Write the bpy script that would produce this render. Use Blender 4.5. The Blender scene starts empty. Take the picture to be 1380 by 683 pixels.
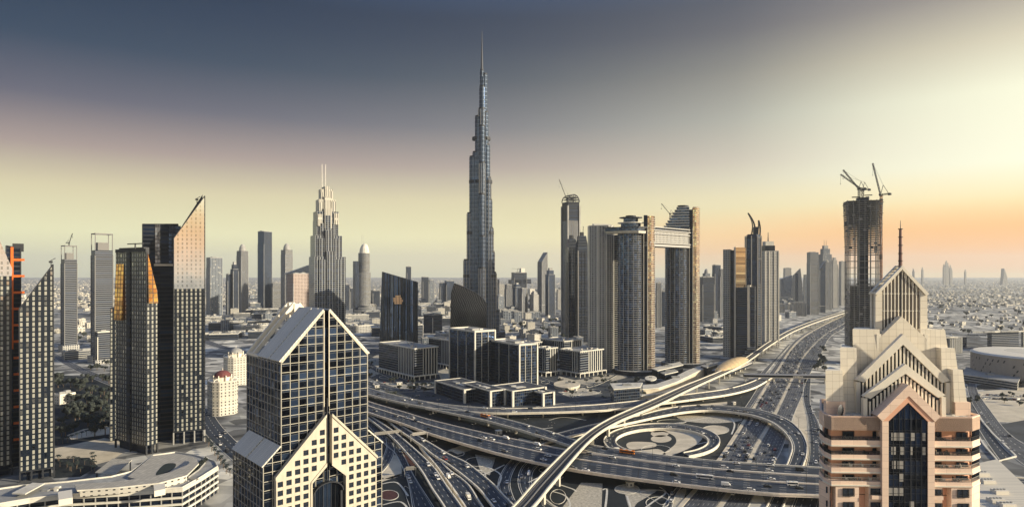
import bpy, math, random
from mathutils import Vector, Matrix
R = math.radians
random.seed(7)
S = bpy.context.scene
COL = S.collection
F, HY, H = 850.0, 368.0, 170.0        # focal length and horizon row in photo pixels, height of the eye in metres

# ------------------------------------------------------------------ camera
cd = bpy.data.cameras.new('camera'); cam = bpy.data.objects.new('camera', cd); COL.objects.link(cam)
cam.location = (0, 0, H); cam.rotation_euler = (R(90), 0, 0)
cd.sensor_width = 36; cd.lens = 36 * F / 1380
cd.shift_y = (HY - 341.5) / 1380
cd.clip_start = 1; cd.clip_end = 250000
S.camera = cam

# ------------------------------------------------------------------ world, sun, exposure
SUN_AZ, SUN_EL = 106.0, 16.0           # clockwise from the viewing direction (+Y), elevation
def srgb(r, g, b):
    def c(v):
        v /= 255.0
        return v / 12.92 if v <= .04045 else ((v + .055) / 1.055) ** 2.4
    return (c(r), c(g), c(b), 1)
W = bpy.data.worlds.new('World'); S.world = W; W.use_nodes = True
nt = W.node_tree; nt.nodes.clear()
def N(t, kind, **kw):
    n = t.nodes.new(kind)
    for k, v in kw.items(): setattr(n, k, v)
    return n
def M_(t, op, a, b=None, c=None):
    n = t.nodes.new('ShaderNodeMath'); n.operation = op
    for i, v in enumerate((a, b, c)):
        if v is None: continue
        if isinstance(v, (int, float)): n.inputs[i].default_value = v
        else: t.links.new(v, n.inputs[i])
    return n.outputs[0]
def mix_(t, fac, a, b, blend='MIX'):
    n = t.nodes.new('ShaderNodeMix'); n.data_type = 'RGBA'; n.blend_type = blend
    for sock, v in ((n.inputs[0], fac), (n.inputs[6], a), (n.inputs[7], b)):
        if isinstance(v, (int, float)): sock.default_value = v
        elif isinstance(v, tuple): sock.default_value = v if len(v) == 4 else (*v, 1)
        else: t.links.new(v, sock)
    return n.outputs[2]
def ramp_(t, fac, stops, interp='LINEAR'):
    n = t.nodes.new('ShaderNodeValToRGB'); cr = n.color_ramp; cr.interpolation = interp
    while len(cr.elements) < len(stops): cr.elements.new(.5)
    for e, (p, c) in zip(cr.elements, stops):
        e.position = p; e.color = c if len(c) == 4 else (*c, 1)
    t.links.new(fac, n.inputs[0])
    return n.outputs[0]
tc = N(nt, 'ShaderNodeTexCoord'); sp = N(nt, 'ShaderNodeSeparateXYZ'); nt.links.new(tc.outputs['Generated'], sp.inputs[0])
elev = M_(nt, 'DIVIDE', M_(nt, 'ARCSINE', sp.outputs[2]), R(90))               # 0 horizon .. 1 zenith
elevc = M_(nt, 'SQRT', M_(nt, 'MAXIMUM', elev, 0.0))
hl = M_(nt, 'SQRT', M_(nt, 'ADD', M_(nt, 'MULTIPLY', sp.outputs[0], sp.outputs[0]), M_(nt, 'ADD', M_(nt, 'MULTIPLY', sp.outputs[1], sp.outputs[1]), 1e-6)))
prox = M_(nt, 'DIVIDE', M_(nt, 'ADD', M_(nt, 'MULTIPLY', sp.outputs[0], math.sin(R(SUN_AZ))), M_(nt, 'MULTIPLY', sp.outputs[1], math.cos(R(SUN_AZ)))), hl)
prox01 = M_(nt, 'MULTIPLY_ADD', prox, .5, .5)
def P(d): return math.sqrt(d / 90.0)
cool = ramp_(nt, elevc, [(0, srgb(216, 214, 178)), (P(3.2), srgb(236, 234, 186)), (P(6.5), srgb(212, 202, 164)), (P(9.5), srgb(160, 143, 138)), (P(13), srgb(88, 88, 106)), (P(17), srgb(28, 54, 82)), (P(22), srgb(10, 40, 70)), (P(36), srgb(86, 116, 164)), (1, srgb(90, 120, 170))])
warm = ramp_(nt, elevc, [(0, srgb(238, 198, 140)), (P(1.6), srgb(255, 160, 66)), (P(3.2), srgb(255, 186, 96)), (P(5.2), srgb(255, 230, 170)), (P(8), srgb(255, 255, 226)), (P(13), srgb(254, 253, 222)), (P(16.5), srgb(220, 211, 184)), (P(20), srgb(160, 152, 144)), (P(25), srgb(104, 110, 126)), (P(36), srgb(96, 120, 164)), (1, srgb(90, 120, 170))])
fire = ramp_(nt, elevc, [(0, srgb(255, 170, 90)), (P(3), srgb(255, 168, 80)), (P(7), srgb(255, 205, 130)), (P(12), srgb(255, 236, 190)), (P(20), srgb(240, 232, 205)), (P(45), srgb(120, 124, 132)), (1, srgb(56, 68, 84))])
f1 = ramp_(nt, prox01, [(.1, (0, 0, 0)), (.36, (.10, .10, .10)), (.53, (.30, .30, .30)), (.62, (.68, .68, .68)), (.73, (1, 1, 1))], 'B_SPLINE')
f2 = ramp_(nt, prox01, [(.86, (0, 0, 0)), (.985, (1, 1, 1))])
grade = mix_(nt, f2, mix_(nt, f1, cool, warm), fire)
fb = ramp_(nt, prox01, [(.40, (0, 0, 0)), (.50, (.55, .55, .55)), (.62, (.75, .75, .75))], 'EASE')
eb = ramp_(nt, elevc, [(P(.3), (0, 0, 0)), (P(1.8), (1, 1, 1)), (P(3.2), (.8, .8, .8)), (P(5.6), (0, 0, 0))])
grade = mix_(nt, M_(nt, 'MULTIPLY', fb, eb), grade, srgb(255, 184, 104))          # the afterglow band low over the horizon
sky = N(nt, 'ShaderNodeTexSky', sky_type='NISHITA', sun_disc=False)
sky.sun_elevation = R(SUN_EL); sky.sun_rotation = R(SUN_AZ); sky.air_density = 1.5; sky.dust_density = 4.0
bg1 = N(nt, 'ShaderNodeBackground'); bg1.inputs[1].default_value = .06; nt.links.new(sky.outputs[0], bg1.inputs[0])
bg2 = N(nt, 'ShaderNodeBackground'); bg2.inputs[1].default_value = .71; nt.links.new(grade, bg2.inputs[0])
mxs = N(nt, 'ShaderNodeMixShader'); mxs.inputs[0].default_value = .97
nt.links.new(bg1.outputs[0], mxs.inputs[1]); nt.links.new(bg2.outputs[0], mxs.inputs[2])
wo = N(nt, 'ShaderNodeOutputWorld'); nt.links.new(mxs.outputs[0], wo.inputs[0])

sd = bpy.data.lights.new('sun', 'SUN'); sd.energy = 4.6; sd.angle = R(1.2); sd.color = (1, .875, .66)
so = bpy.data.objects.new('sun', sd); COL.objects.link(so)
sv = Vector((math.sin(R(SUN_AZ)) * math.cos(R(SUN_EL)), math.cos(R(SUN_AZ)) * math.cos(R(SUN_EL)), math.sin(R(SUN_EL))))
so.rotation_euler = sv.to_track_quat('Z', 'Y').to_euler()
vs = S.view_settings; vs.view_transform = 'Standard'; vs.look = 'None'; vs.exposure = .7; vs.gamma = 1; vs.use_curve_mapping = False
S.cycles.max_bounces = 6; S.cycles.diffuse_bounces = 2; S.cycles.glossy_bounces = 3; S.cycles.volume_bounces = 1
S.cycles.transparent_max_bounces = 8; S.cycles.sample_clamp_indirect = 4; S.cycles.caustics_reflective = False

# ------------------------------------------------------------------ materials
MATS = {}
def base_mat(name, col, rough=.7, metal=0.0, noise=0.0, nscale=.2, spec=.4, bump=0.0):
    m = bpy.data.materials.new(name); m.use_nodes = True; t = m.node_tree; b = t.nodes['Principled BSDF']
    b.inputs['Roughness'].default_value = rough; b.inputs['Metallic'].default_value = metal
    b.inputs['Specular IOR Level'].default_value = spec
    b.inputs['Base Color'].default_value = (*col, 1)
    if noise:
        g = N(t, 'ShaderNodeTexCoord')
        n1 = N(t, 'ShaderNodeTexNoise'); n1.inputs['Scale'].default_value = nscale; n1.inputs['Detail'].default_value = 6; n1.inputs['Roughness'].default_value = .65
        mp = N(t, 'ShaderNodeMapping'); mp.inputs['Scale'].default_value = (1, 1, .35); t.links.new(g.outputs['Object'], mp.inputs[0]); t.links.new(mp.outputs[0], n1.inputs[0])
        c = ramp_(t, n1.outputs[0], [(.3, tuple(v * (1 - noise) for v in col)), (.7, tuple(min(1, v * (1 + noise)) for v in col))])
        t.links.new(c, b.inputs['Base Color'])
        if bump:
            bp = N(t, 'ShaderNodeBump'); bp.inputs['Strength'].default_value = bump; t.links.new(n1.outputs[0], bp.inputs['Height']); t.links.new(bp.outputs[0], b.inputs['Normal'])
    MATS[name] = m
    return m
def facade(name, wall, glass, cw, ch, fw, fh, metal=.8, grough=.12, var=.6, wrough=.6, lit=.0, wmetal=0.0, tilt=.012, pane=(0.42, .4, .34)):
    """Wall with a regular grid of windows laid out on the wall's own UVs, which are metres along and up the wall."""
    if metal > .15 and sum(glass) < .9: glass = (glass[0] * .72, glass[1] * .95, glass[2] * 1.3); wall = (wall[0] * .9, wall[1] * .96, wall[2] * 1.04)      # blue-tinted coated glass
    m = bpy.data.materials.new(name); m.use_nodes = True; t = m.node_tree; b = t.nodes['Principled BSDF']
    uv = N(t, 'ShaderNodeUVMap'); s = N(t, 'ShaderNodeSeparateXYZ'); t.links.new(uv.outputs[0], s.inputs[0])
    u = M_(t, 'DIVIDE', s.outputs[0], cw); v = M_(t, 'DIVIDE', s.outputs[1], ch)
    fx = M_(t, 'ABSOLUTE', M_(t, 'SUBTRACT', M_(t, 'FRACT', u), .5)); fy = M_(t, 'ABSOLUTE', M_(t, 'SUBTRACT', M_(t, 'FRACT', v), .5))
    mask = M_(t, 'MULTIPLY', M_(t, 'LESS_THAN', fx, fw / 2), M_(t, 'LESS_THAN', fy, fh / 2))
    cv = N(t, 'ShaderNodeCombineXYZ'); t.links.new(M_(t, 'FLOOR', u), cv.inputs[0]); t.links.new(M_(t, 'FLOOR', v), cv.inputs[1])
    oi = N(t, 'ShaderNodeObjectInfo'); t.links.new(M_(t, 'MULTIPLY', oi.outputs['Random'], 97.0), cv.inputs[2])
    wn = N(t, 'ShaderNodeTexWhiteNoise', noise_dimensions='3D'); t.links.new(cv.outputs[0], wn.inputs['Vector'])
    r2 = M_(t, 'POWER', wn.outputs['Value'], 2.0)
    g = mix_(t, r2, tuple(c * (1 - var) for c in glass), tuple(min(1, c * (1 + var)) for c in glass))
    met = mask
    if lit:                                   # pale panes: drawn blinds, and painted-in brightness on the framed windows
        lm = M_(t, 'GREATER_THAN', wn.outputs['Value'], 1 - lit); g = mix_(t, lm, g, pane); met = M_(t, 'MULTIPLY', mask, M_(t, 'MULTIPLY_ADD', lm, -.9, 1.0))
    nz = N(t, 'ShaderNodeTexNoise'); nz.inputs['Scale'].default_value = .035; nz.inputs['Detail'].default_value = 5; t.links.new(N(t, 'ShaderNodeTexCoord').outputs['Object'], nz.inputs[0])
    wl = mix_(t, nz.outputs[0], tuple(c * .78 for c in wall), tuple(min(1, c * 1.2) for c in wall))
    t.links.new(mix_(t, mask, wl, g), b.inputs['Base Color'])
    t.links.new(M_(t, 'MULTIPLY_ADD', met, metal - wmetal, wmetal), b.inputs['Metallic'])
    t.links.new(M_(t, 'MULTIPLY_ADD', mask, grough - wrough, wrough), b.inputs['Roughness'])
    if tilt:
        ge = N(t, 'ShaderNodeNewGeometry'); vm = N(t, 'ShaderNodeVectorMath', operation='MULTIPLY_ADD')
        sb = N(t, 'ShaderNodeVectorMath', operation='SUBTRACT'); t.links.new(wn.outputs['Color'], sb.inputs[0]); sb.inputs[1].default_value = (.5, .5, .5)
        sc = N(t, 'ShaderNodeVectorMath', operation='SCALE'); t.links.new(sb.outputs[0], sc.inputs[0]); t.links.new(M_(t, 'MULTIPLY', mask, tilt * 2), sc.inputs['Scale'])
        wb = N(t, 'ShaderNodeTexNoise'); wb.inputs['Scale'].default_value = .09; wb.inputs['Detail'].default_value = 3; t.links.new(N(t, 'ShaderNodeTexCoord').outputs['Object'], wb.inputs[0]); wv = N(t, 'ShaderNodeVectorMath', operation='MULTIPLY_ADD'); t.links.new(wb.outputs['Color'], wv.inputs[0]); wv.inputs[1].default_value = (tilt * 4,) * 3; wv.inputs[2].default_value = (-tilt * 2,) * 3; a0 = N(t, 'ShaderNodeVectorMath', operation='ADD'); t.links.new(ge.outputs['Normal'], a0.inputs[0]); t.links.new(wv.outputs[0], a0.inputs[1])
        ad = N(t, 'ShaderNodeVectorMath', operation='ADD'); t.links.new(a0.outputs[0], ad.inputs[0]); t.links.new(sc.outputs[0], ad.inputs[1])
        nm = N(t, 'ShaderNodeVectorMath', operation='NORMALIZE'); t.links.new(ad.outputs[0], nm.inputs[0]); t.links.new(nm.outputs[0], b.inputs['Normal'])
    MATS[name] = m
    return m
NAVY = (.012, .018, .03)
concrete = base_mat('concrete', (.34, .335, .32), .8, noise=.25, nscale=.15)
pale_concrete = base_mat('pale_concrete', (.66, .63, .55), .8, noise=.18, nscale=.1)
cream = base_mat('cream_panel', (.82, .75, .62), .6, noise=.08, nscale=.3)
white = base_mat('white_paint', (.75, .7, .6), .5)
peach = facade('peach_panels', (.54, .37, .28), (.88, .66, .51), 3.6, 1.87, .985, .965, metal=0, grough=.75, var=.06, tilt=0)
peach_deep = base_mat('deep_peach_render', (.80, .44, .29), .8, noise=.1, nscale=.25)
dark_glass = base_mat('dark_glass', (.014, .022, .038), .08, .0, spec=.5)
mirror_glass = base_mat('mirror_glass', (.30, .30, .31), .06, 1.0, noise=.2, nscale=.08)
steel = base_mat('dark_steel', (.03, .033, .04), .5, .3)
alu = base_mat('aluminium', (.45, .43, .4), .4, .7)
roof_grey = base_mat('roof_grey', (.30, .30, .29), .85, noise=.3, nscale=.12)
roof_pale = base_mat('roof_pale', (.60, .57, .50), .85, noise=.25, nscale=.1)
roof_dark = base_mat('roof_dark', (.06, .065, .075), .8, noise=.4, nscale=.1)
red_tile = base_mat('red_tile', (.16, .05, .045), .7, noise=.2)
orange_paint = base_mat('orange_paint', (.75, .22, .02), .4)
gold = base_mat('gold_shell', (.68, .50, .28), .4, .35, noise=.06)
tyre = base_mat('tyre', (.02, .02, .02), .9)
line_paint = base_mat('line_paint', (.6, .58, .52), .7)
foliage = base_mat('foliage', (.020, .029, .028), .8, noise=.5, nscale=.9)
foliage_pale = base_mat('foliage_pale', (.042, .050, .042), .8, noise=.5, nscale=.9)
bark = base_mat('bark', (.14, .10, .07), .9)
sand = base_mat('sand', (.60, .53, .41), .95, noise=.22, nscale=.06)
speckled_sand = base_mat('speckled_sand', (.46, .42, .34), .95, noise=.45, nscale=.5)
lawn_m = base_mat('lawn_turf', (.010, .016, .021), .9, noise=.5, nscale=.05)
paving = base_mat('dark_paving', (.05, .058, .068), .85, noise=.45, nscale=.04)
flower_m = base_mat('flower_bed', (.07, .025, .025), .9, noise=.5, nscale=.4)

def road_mat(name, col):
    m = bpy.data.materials.new(name); m.use_nodes = True; t = m.node_tree; b = t.nodes['Principled BSDF']
    uv = N(t, 'ShaderNodeUVMap'); s = N(t, 'ShaderNodeSeparateXYZ'); t.links.new(uv.outputs[0], s.inputs[0])
    d = M_(t, 'ABSOLUTE', M_(t, 'SUBTRACT', M_(t, 'FRACT', M_(t, 'ADD', s.outputs[0], .5)), .5))
    dash = M_(t, 'MULTIPLY', M_(t, 'LESS_THAN', d, .045), M_(t, 'LESS_THAN', M_(t, 'FRACT', M_(t, 'DIVIDE', s.outputs[1], 13.0)), .38))
    g = N(t, 'ShaderNodeTexCoord')
    nz = N(t, 'ShaderNodeTexNoise'); nz.inputs['Scale'].default_value = .07; nz.inputs['Detail'].default_value = 7; t.links.new(g.outputs['Object'], nz.inputs[0])
    wear = M_(t, 'MULTIPLY_ADD', M_(t, 'SINE', M_(t, 'MULTIPLY', s.outputs[0], 12.566)), .12, 1.0)      # tyre tracks along each lane
    c0 = ramp_(t, nz.outputs[0], [(.3, tuple(v * .7 for v in col)), (.7, tuple(v * 1.3 for v in col))])
    cw = N(t, 'ShaderNodeVectorMath', operation='SCALE'); t.links.new(c0, cw.inputs[0]); t.links.new(wear, cw.inputs['Scale'])
    st = N(t, 'ShaderNodeCombineXYZ'); t.links.new(M_(t, 'MULTIPLY', s.outputs[0], 2.2), st.inputs[0]); t.links.new(M_(t, 'MULTIPLY', s.outputs[1], .018), st.inputs[1])
    sn = N(t, 'ShaderNodeTexNoise'); sn.inputs['Scale'].default_value = 1.0; sn.inputs['Detail'].default_value = 5; t.links.new(st.outputs[0], sn.inputs[0])
    worn = mix_(t, 1.0, cw.outputs[0], ramp_(t, sn.outputs[0], [(.32, (.55, .55, .55)), (.5, (1, 1, 1)), (.7, (1.6, 1.58, 1.5))]), 'MULTIPLY')
    joint = M_(t, 'LESS_THAN', M_(t, 'FRACT', M_(t, 'DIVIDE', s.outputs[1], 42.0)), .016)
    worn = mix_(t, joint, worn, (.012, .014, .018, 1))
    t.links.new(mix_(t, dash, worn, (.5, .48, .43, 1)), b.inputs['Base Color'])
    b.inputs['Roughness'].default_value = .75
    MATS[name] = m
    return m
asphalt = road_mat('asphalt', (.024, .034, .052))
asphalt_pale = road_mat('pale_asphalt', (.075, .082, .096))

# ------------------------------------------------------------------ mesh builder
class MB:
    def __init__(s): s.v = []; s.f = []; s.m = []; s.uv = []; s.mats = []; s.smooth = []
    def mi(s, mat):
        if mat not in s.mats: s.mats.append(mat)
        return s.mats.index(mat)
    def face(s, pts, mat, uvs=None, smooth=False):
        n = len(s.v); s.v.extend([tuple(p) for p in pts]); s.f.append(list(range(n, n + len(pts)))); s.m.append(s.mi(mat)); s.smooth.append(smooth)
        s.uv.extend(uvs if uvs else [(p[0], p[1]) for p in pts])
        return s
    def prism(s, poly, z0, z1, mat, top=None, bottom=False, uo=0.0, smooth=False, closed=True):
        """Upright prism over a counter-clockwise outline; z0 and z1 may be lists, one height per corner."""
        n = len(poly)
        if sum(poly[i][0] * poly[(i + 1) % n][1] - poly[(i + 1) % n][0] * poly[i][1] for i in range(n)) < 0:
            poly = poly[::-1]
            if isinstance(z0, (list, tuple)): z0 = z0[::-1]
            if isinstance(z1, (list, tuple)): z1 = z1[::-1]
        a = z0 if isinstance(z0, (list, tuple)) else [z0] * n; b = z1 if isinstance(z1, (list, tuple)) else [z1] * n
        u = uo
        for i in range(n):
            j = (i + 1) % n; p, q = poly[i], poly[j]; L = math.hypot(q[0] - p[0], q[1] - p[1])
            s.face([(p[0], p[1], a[i]), (q[0], q[1], a[j]), (q[0], q[1], b[j]), (p[0], p[1], b[i])], mat, [(u, a[i]), (u + L, a[j]), (u + L, b[j]), (u, b[i])], smooth)
            u += L
        s.face([(p[0], p[1], z) for p, z in zip(poly, b)], top or mat)
        if bottom: s.face([(p[0], p[1], z) for p, z in zip(poly[::-1], a[::-1])], mat)
        return s
    def box(s, x0, x1, y0, y1, z0, z1, mat, top=None, bottom=True):
        return s.prism([(x0, y0), (x1, y0), (x1, y1), (x0, y1)], z0, z1, mat, top, bottom)
    def loft(s, polys, zs, mat, top=None, smooth=False):
        for k in range(len(polys) - 1):
            n = len(polys[k]); u = 0
            for i in range(n):
                j = (i + 1) % n; p, q = polys[k][i], polys[k][j]; p2, q2 = polys[k + 1][i], polys[k + 1][j]; L = math.hypot(q[0] - p[0], q[1] - p[1])
                s.face([(*p, zs[k]), (*q, zs[k]), (*q2, zs[k + 1]), (*p2, zs[k + 1])], mat, [(u, zs[k]), (u + L, zs[k]), (u + L, zs[k + 1]), (u, zs[k + 1])], smooth)
                u += L
        s.face([(*p, zs[-1]) for p in polys[-1]], top or mat)
        return s
    def panel(s, pts, n, th, mat):
        """A flat outline (3D points) thickened by th along n."""
        n = Vector(n).normalized() * th; P0 = [Vector(p) for p in pts]; P1 = [p + n for p in P0]
        nn = (P0[1] - P0[0]).cross(P0[2] - P0[1])
        s.face(P1 if nn.dot(n) > 0 else P1[::-1], mat); s.face(P0[::-1] if nn.dot(n) > 0 else P0, mat)
        k = len(pts)
        for i in range(k):
            j = (i + 1) % k; q = [P0[i], P0[j], P1[j], P1[i]]
            s.face(q if nn.dot(n) > 0 else q[::-1], mat)
        return s
    def bar(s, a, b, w, mat, w2=None, up=(0, 0, 1)):
        a, b = Vector(a), Vector(b); d = (b - a)
        if d.length < 1e-6: return s
        d.normalize(); x = d.cross(Vector(up))
        if x.length < 1e-3: x = d.cross(Vector((1, 0, 0)))
        x.normalize(); y = x.cross(d); w2 = w if w2 is None else w2
        A = [a + x * sx * w / 2 + y * sy * w2 / 2 for sx, sy in ((-1, -1), (1, -1), (1, 1), (-1, 1))]; B = [p + (b - a) for p in A]
        for i in range(4):
            j = (i + 1) % 4; s.face([A[j], A[i], B[i], B[j]], mat)
        s.face(A, mat); s.face(B[::-1], mat)
        return s
    def tube(s, a, b, r, mat, r2=None, n=8, smooth=True):
        a, b = Vector(a), Vector(b); d = (b - a).normalized(); x = d.cross(Vector((0, 0, 1)))
        if x.length < 1e-3: x = Vector((1, 0, 0))
        x.normalize(); y = d.cross(x); r2 = r if r2 is None else r2
        A = [a + (x * math.cos(t) + y * math.sin(t)) * r for t in [k * 2 * math.pi / n for k in range(n)]]
        B = [b + (x * math.cos(t) + y * math.sin(t)) * r2 for t in [k * 2 * math.pi / n for k in range(n)]]
        L = (b - a).length; c = 2 * math.pi * r / n
        for i in range(n):
            j = (i + 1) % n; s.face([A[i], A[j], B[j], B[i]], mat, [(c * i, 0), (c * i + c, 0), (c * i + c, L), (c * i, L)], smooth)
        s.face(A[::-1], mat); s.face(B, mat)
        return s
    def build(s, name, parent=None, origin=None):
        me = bpy.data.meshes.new(name)
        ox, oy, oz = origin if origin else (0, 0, 0)
        me.from_pydata([(x - ox, y - oy, z - oz) for x, y, z in s.v], [], s.f)
        for mt in s.mats: me.materials.append(mt)
        me.polygons.foreach_set('material_index', s.m); me.polygons.foreach_set('use_smooth', s.smooth)
        ul = me.uv_layers.new(name='UVMap'); ul.data.foreach_set('uv', [c for p in s.uv for c in p[:2]])
        me.update()
        o = bpy.data.objects.new(name, me); COL.objects.link(o)
        if parent: o.parent = parent
        elif origin: o.location = origin
        return o
def tag(o, label=None, cat=None, group=None, kind=None):
    if label: o['label'] = label
    if cat: o['category'] = cat
    if group: o['group'] = group
    if kind: o['kind'] = kind
    return o
def thing(name, label, cat, loc=(0, 0, 0), rot=0.0, group=None):
    o = bpy.data.objects.new(name, None); COL.objects.link(o); o.location = loc; o.rotation_euler = (0, 0, rot); o.empty_display_size = 1
    return tag(o, label, cat, group)
def dup(root, loc, rz, label=None, group=None, scale=None):
    r = root.copy(); COL.objects.link(r); r.location = loc; r.rotation_euler = (0, 0, rz)
    if scale: r.scale = (scale,) * 3
    if label: r['label'] = label
    if group: r['group'] = group
    for ch in list(root.children):
        c = ch.copy(); COL.objects.link(c); c.parent = r
        for g in list(ch.children):
            d = g.copy(); COL.objects.link(d); d.parent = c
    return r
def G(px, py, z=0.0):
    """Where the sight line to a photo pixel meets the level z."""
    s = (H - z) / (py - HY)
    return Vector(((px - 690) * s, F * s, z))
def X(px, Y): return (px - 690) * Y / F
def Z(py, Y): return H - (py - HY) * Y / F
def ring(rx, ry, n=24, cx=0, cy=0, a0=0.0): return [(cx + rx * math.cos(a0 + 2 * math.pi * k / n), cy + ry * math.sin(a0 + 2 * math.pi * k / n)) for k in range(n)]
def rect(a, b, cx=0, cy=0): return [(cx - a / 2, cy - b / 2), (cx + a / 2, cy - b / 2), (cx + a / 2, cy + b / 2), (cx - a / 2, cy + b / 2)]
def off(poly, d):
    """Outline pushed outwards by d (convex outlines, counter-clockwise)."""
    n = len(poly); out = []
    for i in range(n):
        p, q, r = Vector(poly[i - 1]), Vector(poly[i]), Vector(poly[(i + 1) % n])
        a = (q - p).normalized(); b = (r - q).normalized(); na = Vector((a.y, -a.x)); nb = Vector((b.y, -b.x))
        m = (na + nb); m = m / max(.4, m.length_squared) * 2
        out.append((q.x + m.x * d, q.y + m.y * d))
    return out
# ------------------------------------------------------------------ ground
def ground_mat():
    m = bpy.data.materials.new('desert_city_ground'); m.use_nodes = True; t = m.node_tree; b = t.nodes['Principled BSDF']; b.inputs['Roughness'].default_value = .95
    g = N(t, 'ShaderNodeTexCoord')
    n1 = N(t, 'ShaderNodeTexNoise'); n1.inputs['Scale'].default_value = .0022; n1.inputs['Detail'].default_value = 9; n1.inputs['Roughness'].default_value = .62; t.links.new(g.outputs['Object'], n1.inputs[0])
    n2 = N(t, 'ShaderNodeTexNoise'); n2.inputs['Scale'].default_value = .03; n2.inputs['Detail'].default_value = 6; t.links.new(g.outputs['Object'], n2.inputs[0])
    v = N(t, 'ShaderNodeTexVoronoi'); v.inputs['Scale'].default_value = .022; t.links.new(g.outputs['Object'], v.inputs[0])
    c1 = ramp_(t, n1.outputs[0], [(.34, (.10, .11, .125)), (.44, (.31, .315, .31)), (.56, (.63, .605, .54))])
    v.inputs['Scale'].default_value = .045; bw = N(t, 'ShaderNodeRGBToBW'); t.links.new(v.outputs['Color'], bw.inputs[0])
    lots = ramp_(t, bw.outputs[0], [(.25, (.16, .17, .19)), (.45, (.7, .7, .7)), (.7, (1.0, 1.0, 1.0)), (.8, (1.5, 1.48, 1.4))])
    ve = N(t, 'ShaderNodeTexVoronoi', feature='DISTANCE_TO_EDGE'); ve.inputs['Scale'].default_value = .0085; t.links.new(g.outputs['Object'], ve.inputs[0])
    streets = ramp_(t, ve.outputs['Distance'], [(.035, (.22, .24, .28)), (.05, (1, 1, 1))])
    c2 = mix_(t, .8, mix_(t, .85, c1, lots, 'MULTIPLY'), streets, 'MULTIPLY')
    c3 = mix_(t, 1.0, c2, ramp_(t, n2.outputs[0], [(.3, (.6, .6, .6)), (.65, (1.15, 1.15, 1.15))]), 'MULTIPLY')
    t.links.new(c3, b.inputs['Base Color'])
    return m
gm = MB(); B0 = 24000
gm.face([(-B0, -B0, 0), (B0, -B0, 0), (B0, B0, 0), (-B0, B0, 0)], ground_mat())
tag(gm.build('ground'), 'pale sandy desert ground running out to the hazy horizon', kind='structure')

def sheet(name, pts, mat, z, label=None, kind='structure'):
    """A flat sheet on the ground whose outline is read off as photo pixels."""
    m = MB(); P3 = [G(x, y, 0) for x, y in pts]
    pr = [(p.x, p.y, z) for p in P3]
    if sum(pr[i][0] * pr[(i + 1) % len(pr)][1] - pr[(i + 1) % len(pr)][0] * pr[i][1] for i in range(len(pr))) < 0: pr = pr[::-1]
    m.face(pr, mat)
    return tag(m.build(name), label, kind=kind)
def smooth_closed(pts, k=6):
    n = len(pts); out = []
    for i in range(n):
        a, b, c, d = (Vector(pts[(i + j) % n]) for j in (-1, 0, 1, 2))
        for q in range(k):
            t = q / k
            out.append(tuple(.5 * ((2 * b) + (c - a) * t + (2 * a - 5 * b + 4 * c - d) * t * t + (3 * b - a - 3 * c + d) * t ** 3)))
    return out
def ell(cx, cy, rx, ry, n=28): return [(cx + rx * math.cos(2 * math.pi * k / n), cy + ry * math.sin(2 * math.pi * k / n)) for k in range(n)]

sheet('lawn', [(486, 520), (560, 540), (640, 552), (740, 556), (860, 545), (960, 540), (1030, 520), (1016, 549), (985, 598), (939, 659), (880, 745), (470, 745), (470, 560)], lawn_m, .06)
sheet('paving', [(486, 500), (500, 470), (600, 478), (700, 470), (830, 470), (850, 505), (880, 535), (800, 549), (700, 553), (620, 548), (540, 536)], paving, .05)
for pts in ([(492, 486), (512, 476), (520, 500), (500, 508)], [(590, 500), (606, 494), (606, 512), (596, 516)], [(752, 528), (786, 522), (812, 530), (770, 536)], [(812, 505), (835, 498), (846, 508), (824, 514)], [(500, 512), (540, 524), (575, 520), (592, 514), (540, 518)], [(752, 506), (775, 512), (812, 506), (825, 512), (790, 518), (756, 514)]):
    sheet('paving', pts, speckled_sand, .09)
sheet('paving', [(1063, 600), (1071, 556), (1082, 545), (1089, 570), (1110, 600), (1110, 640), (1060, 640)], sand, .05)
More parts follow.
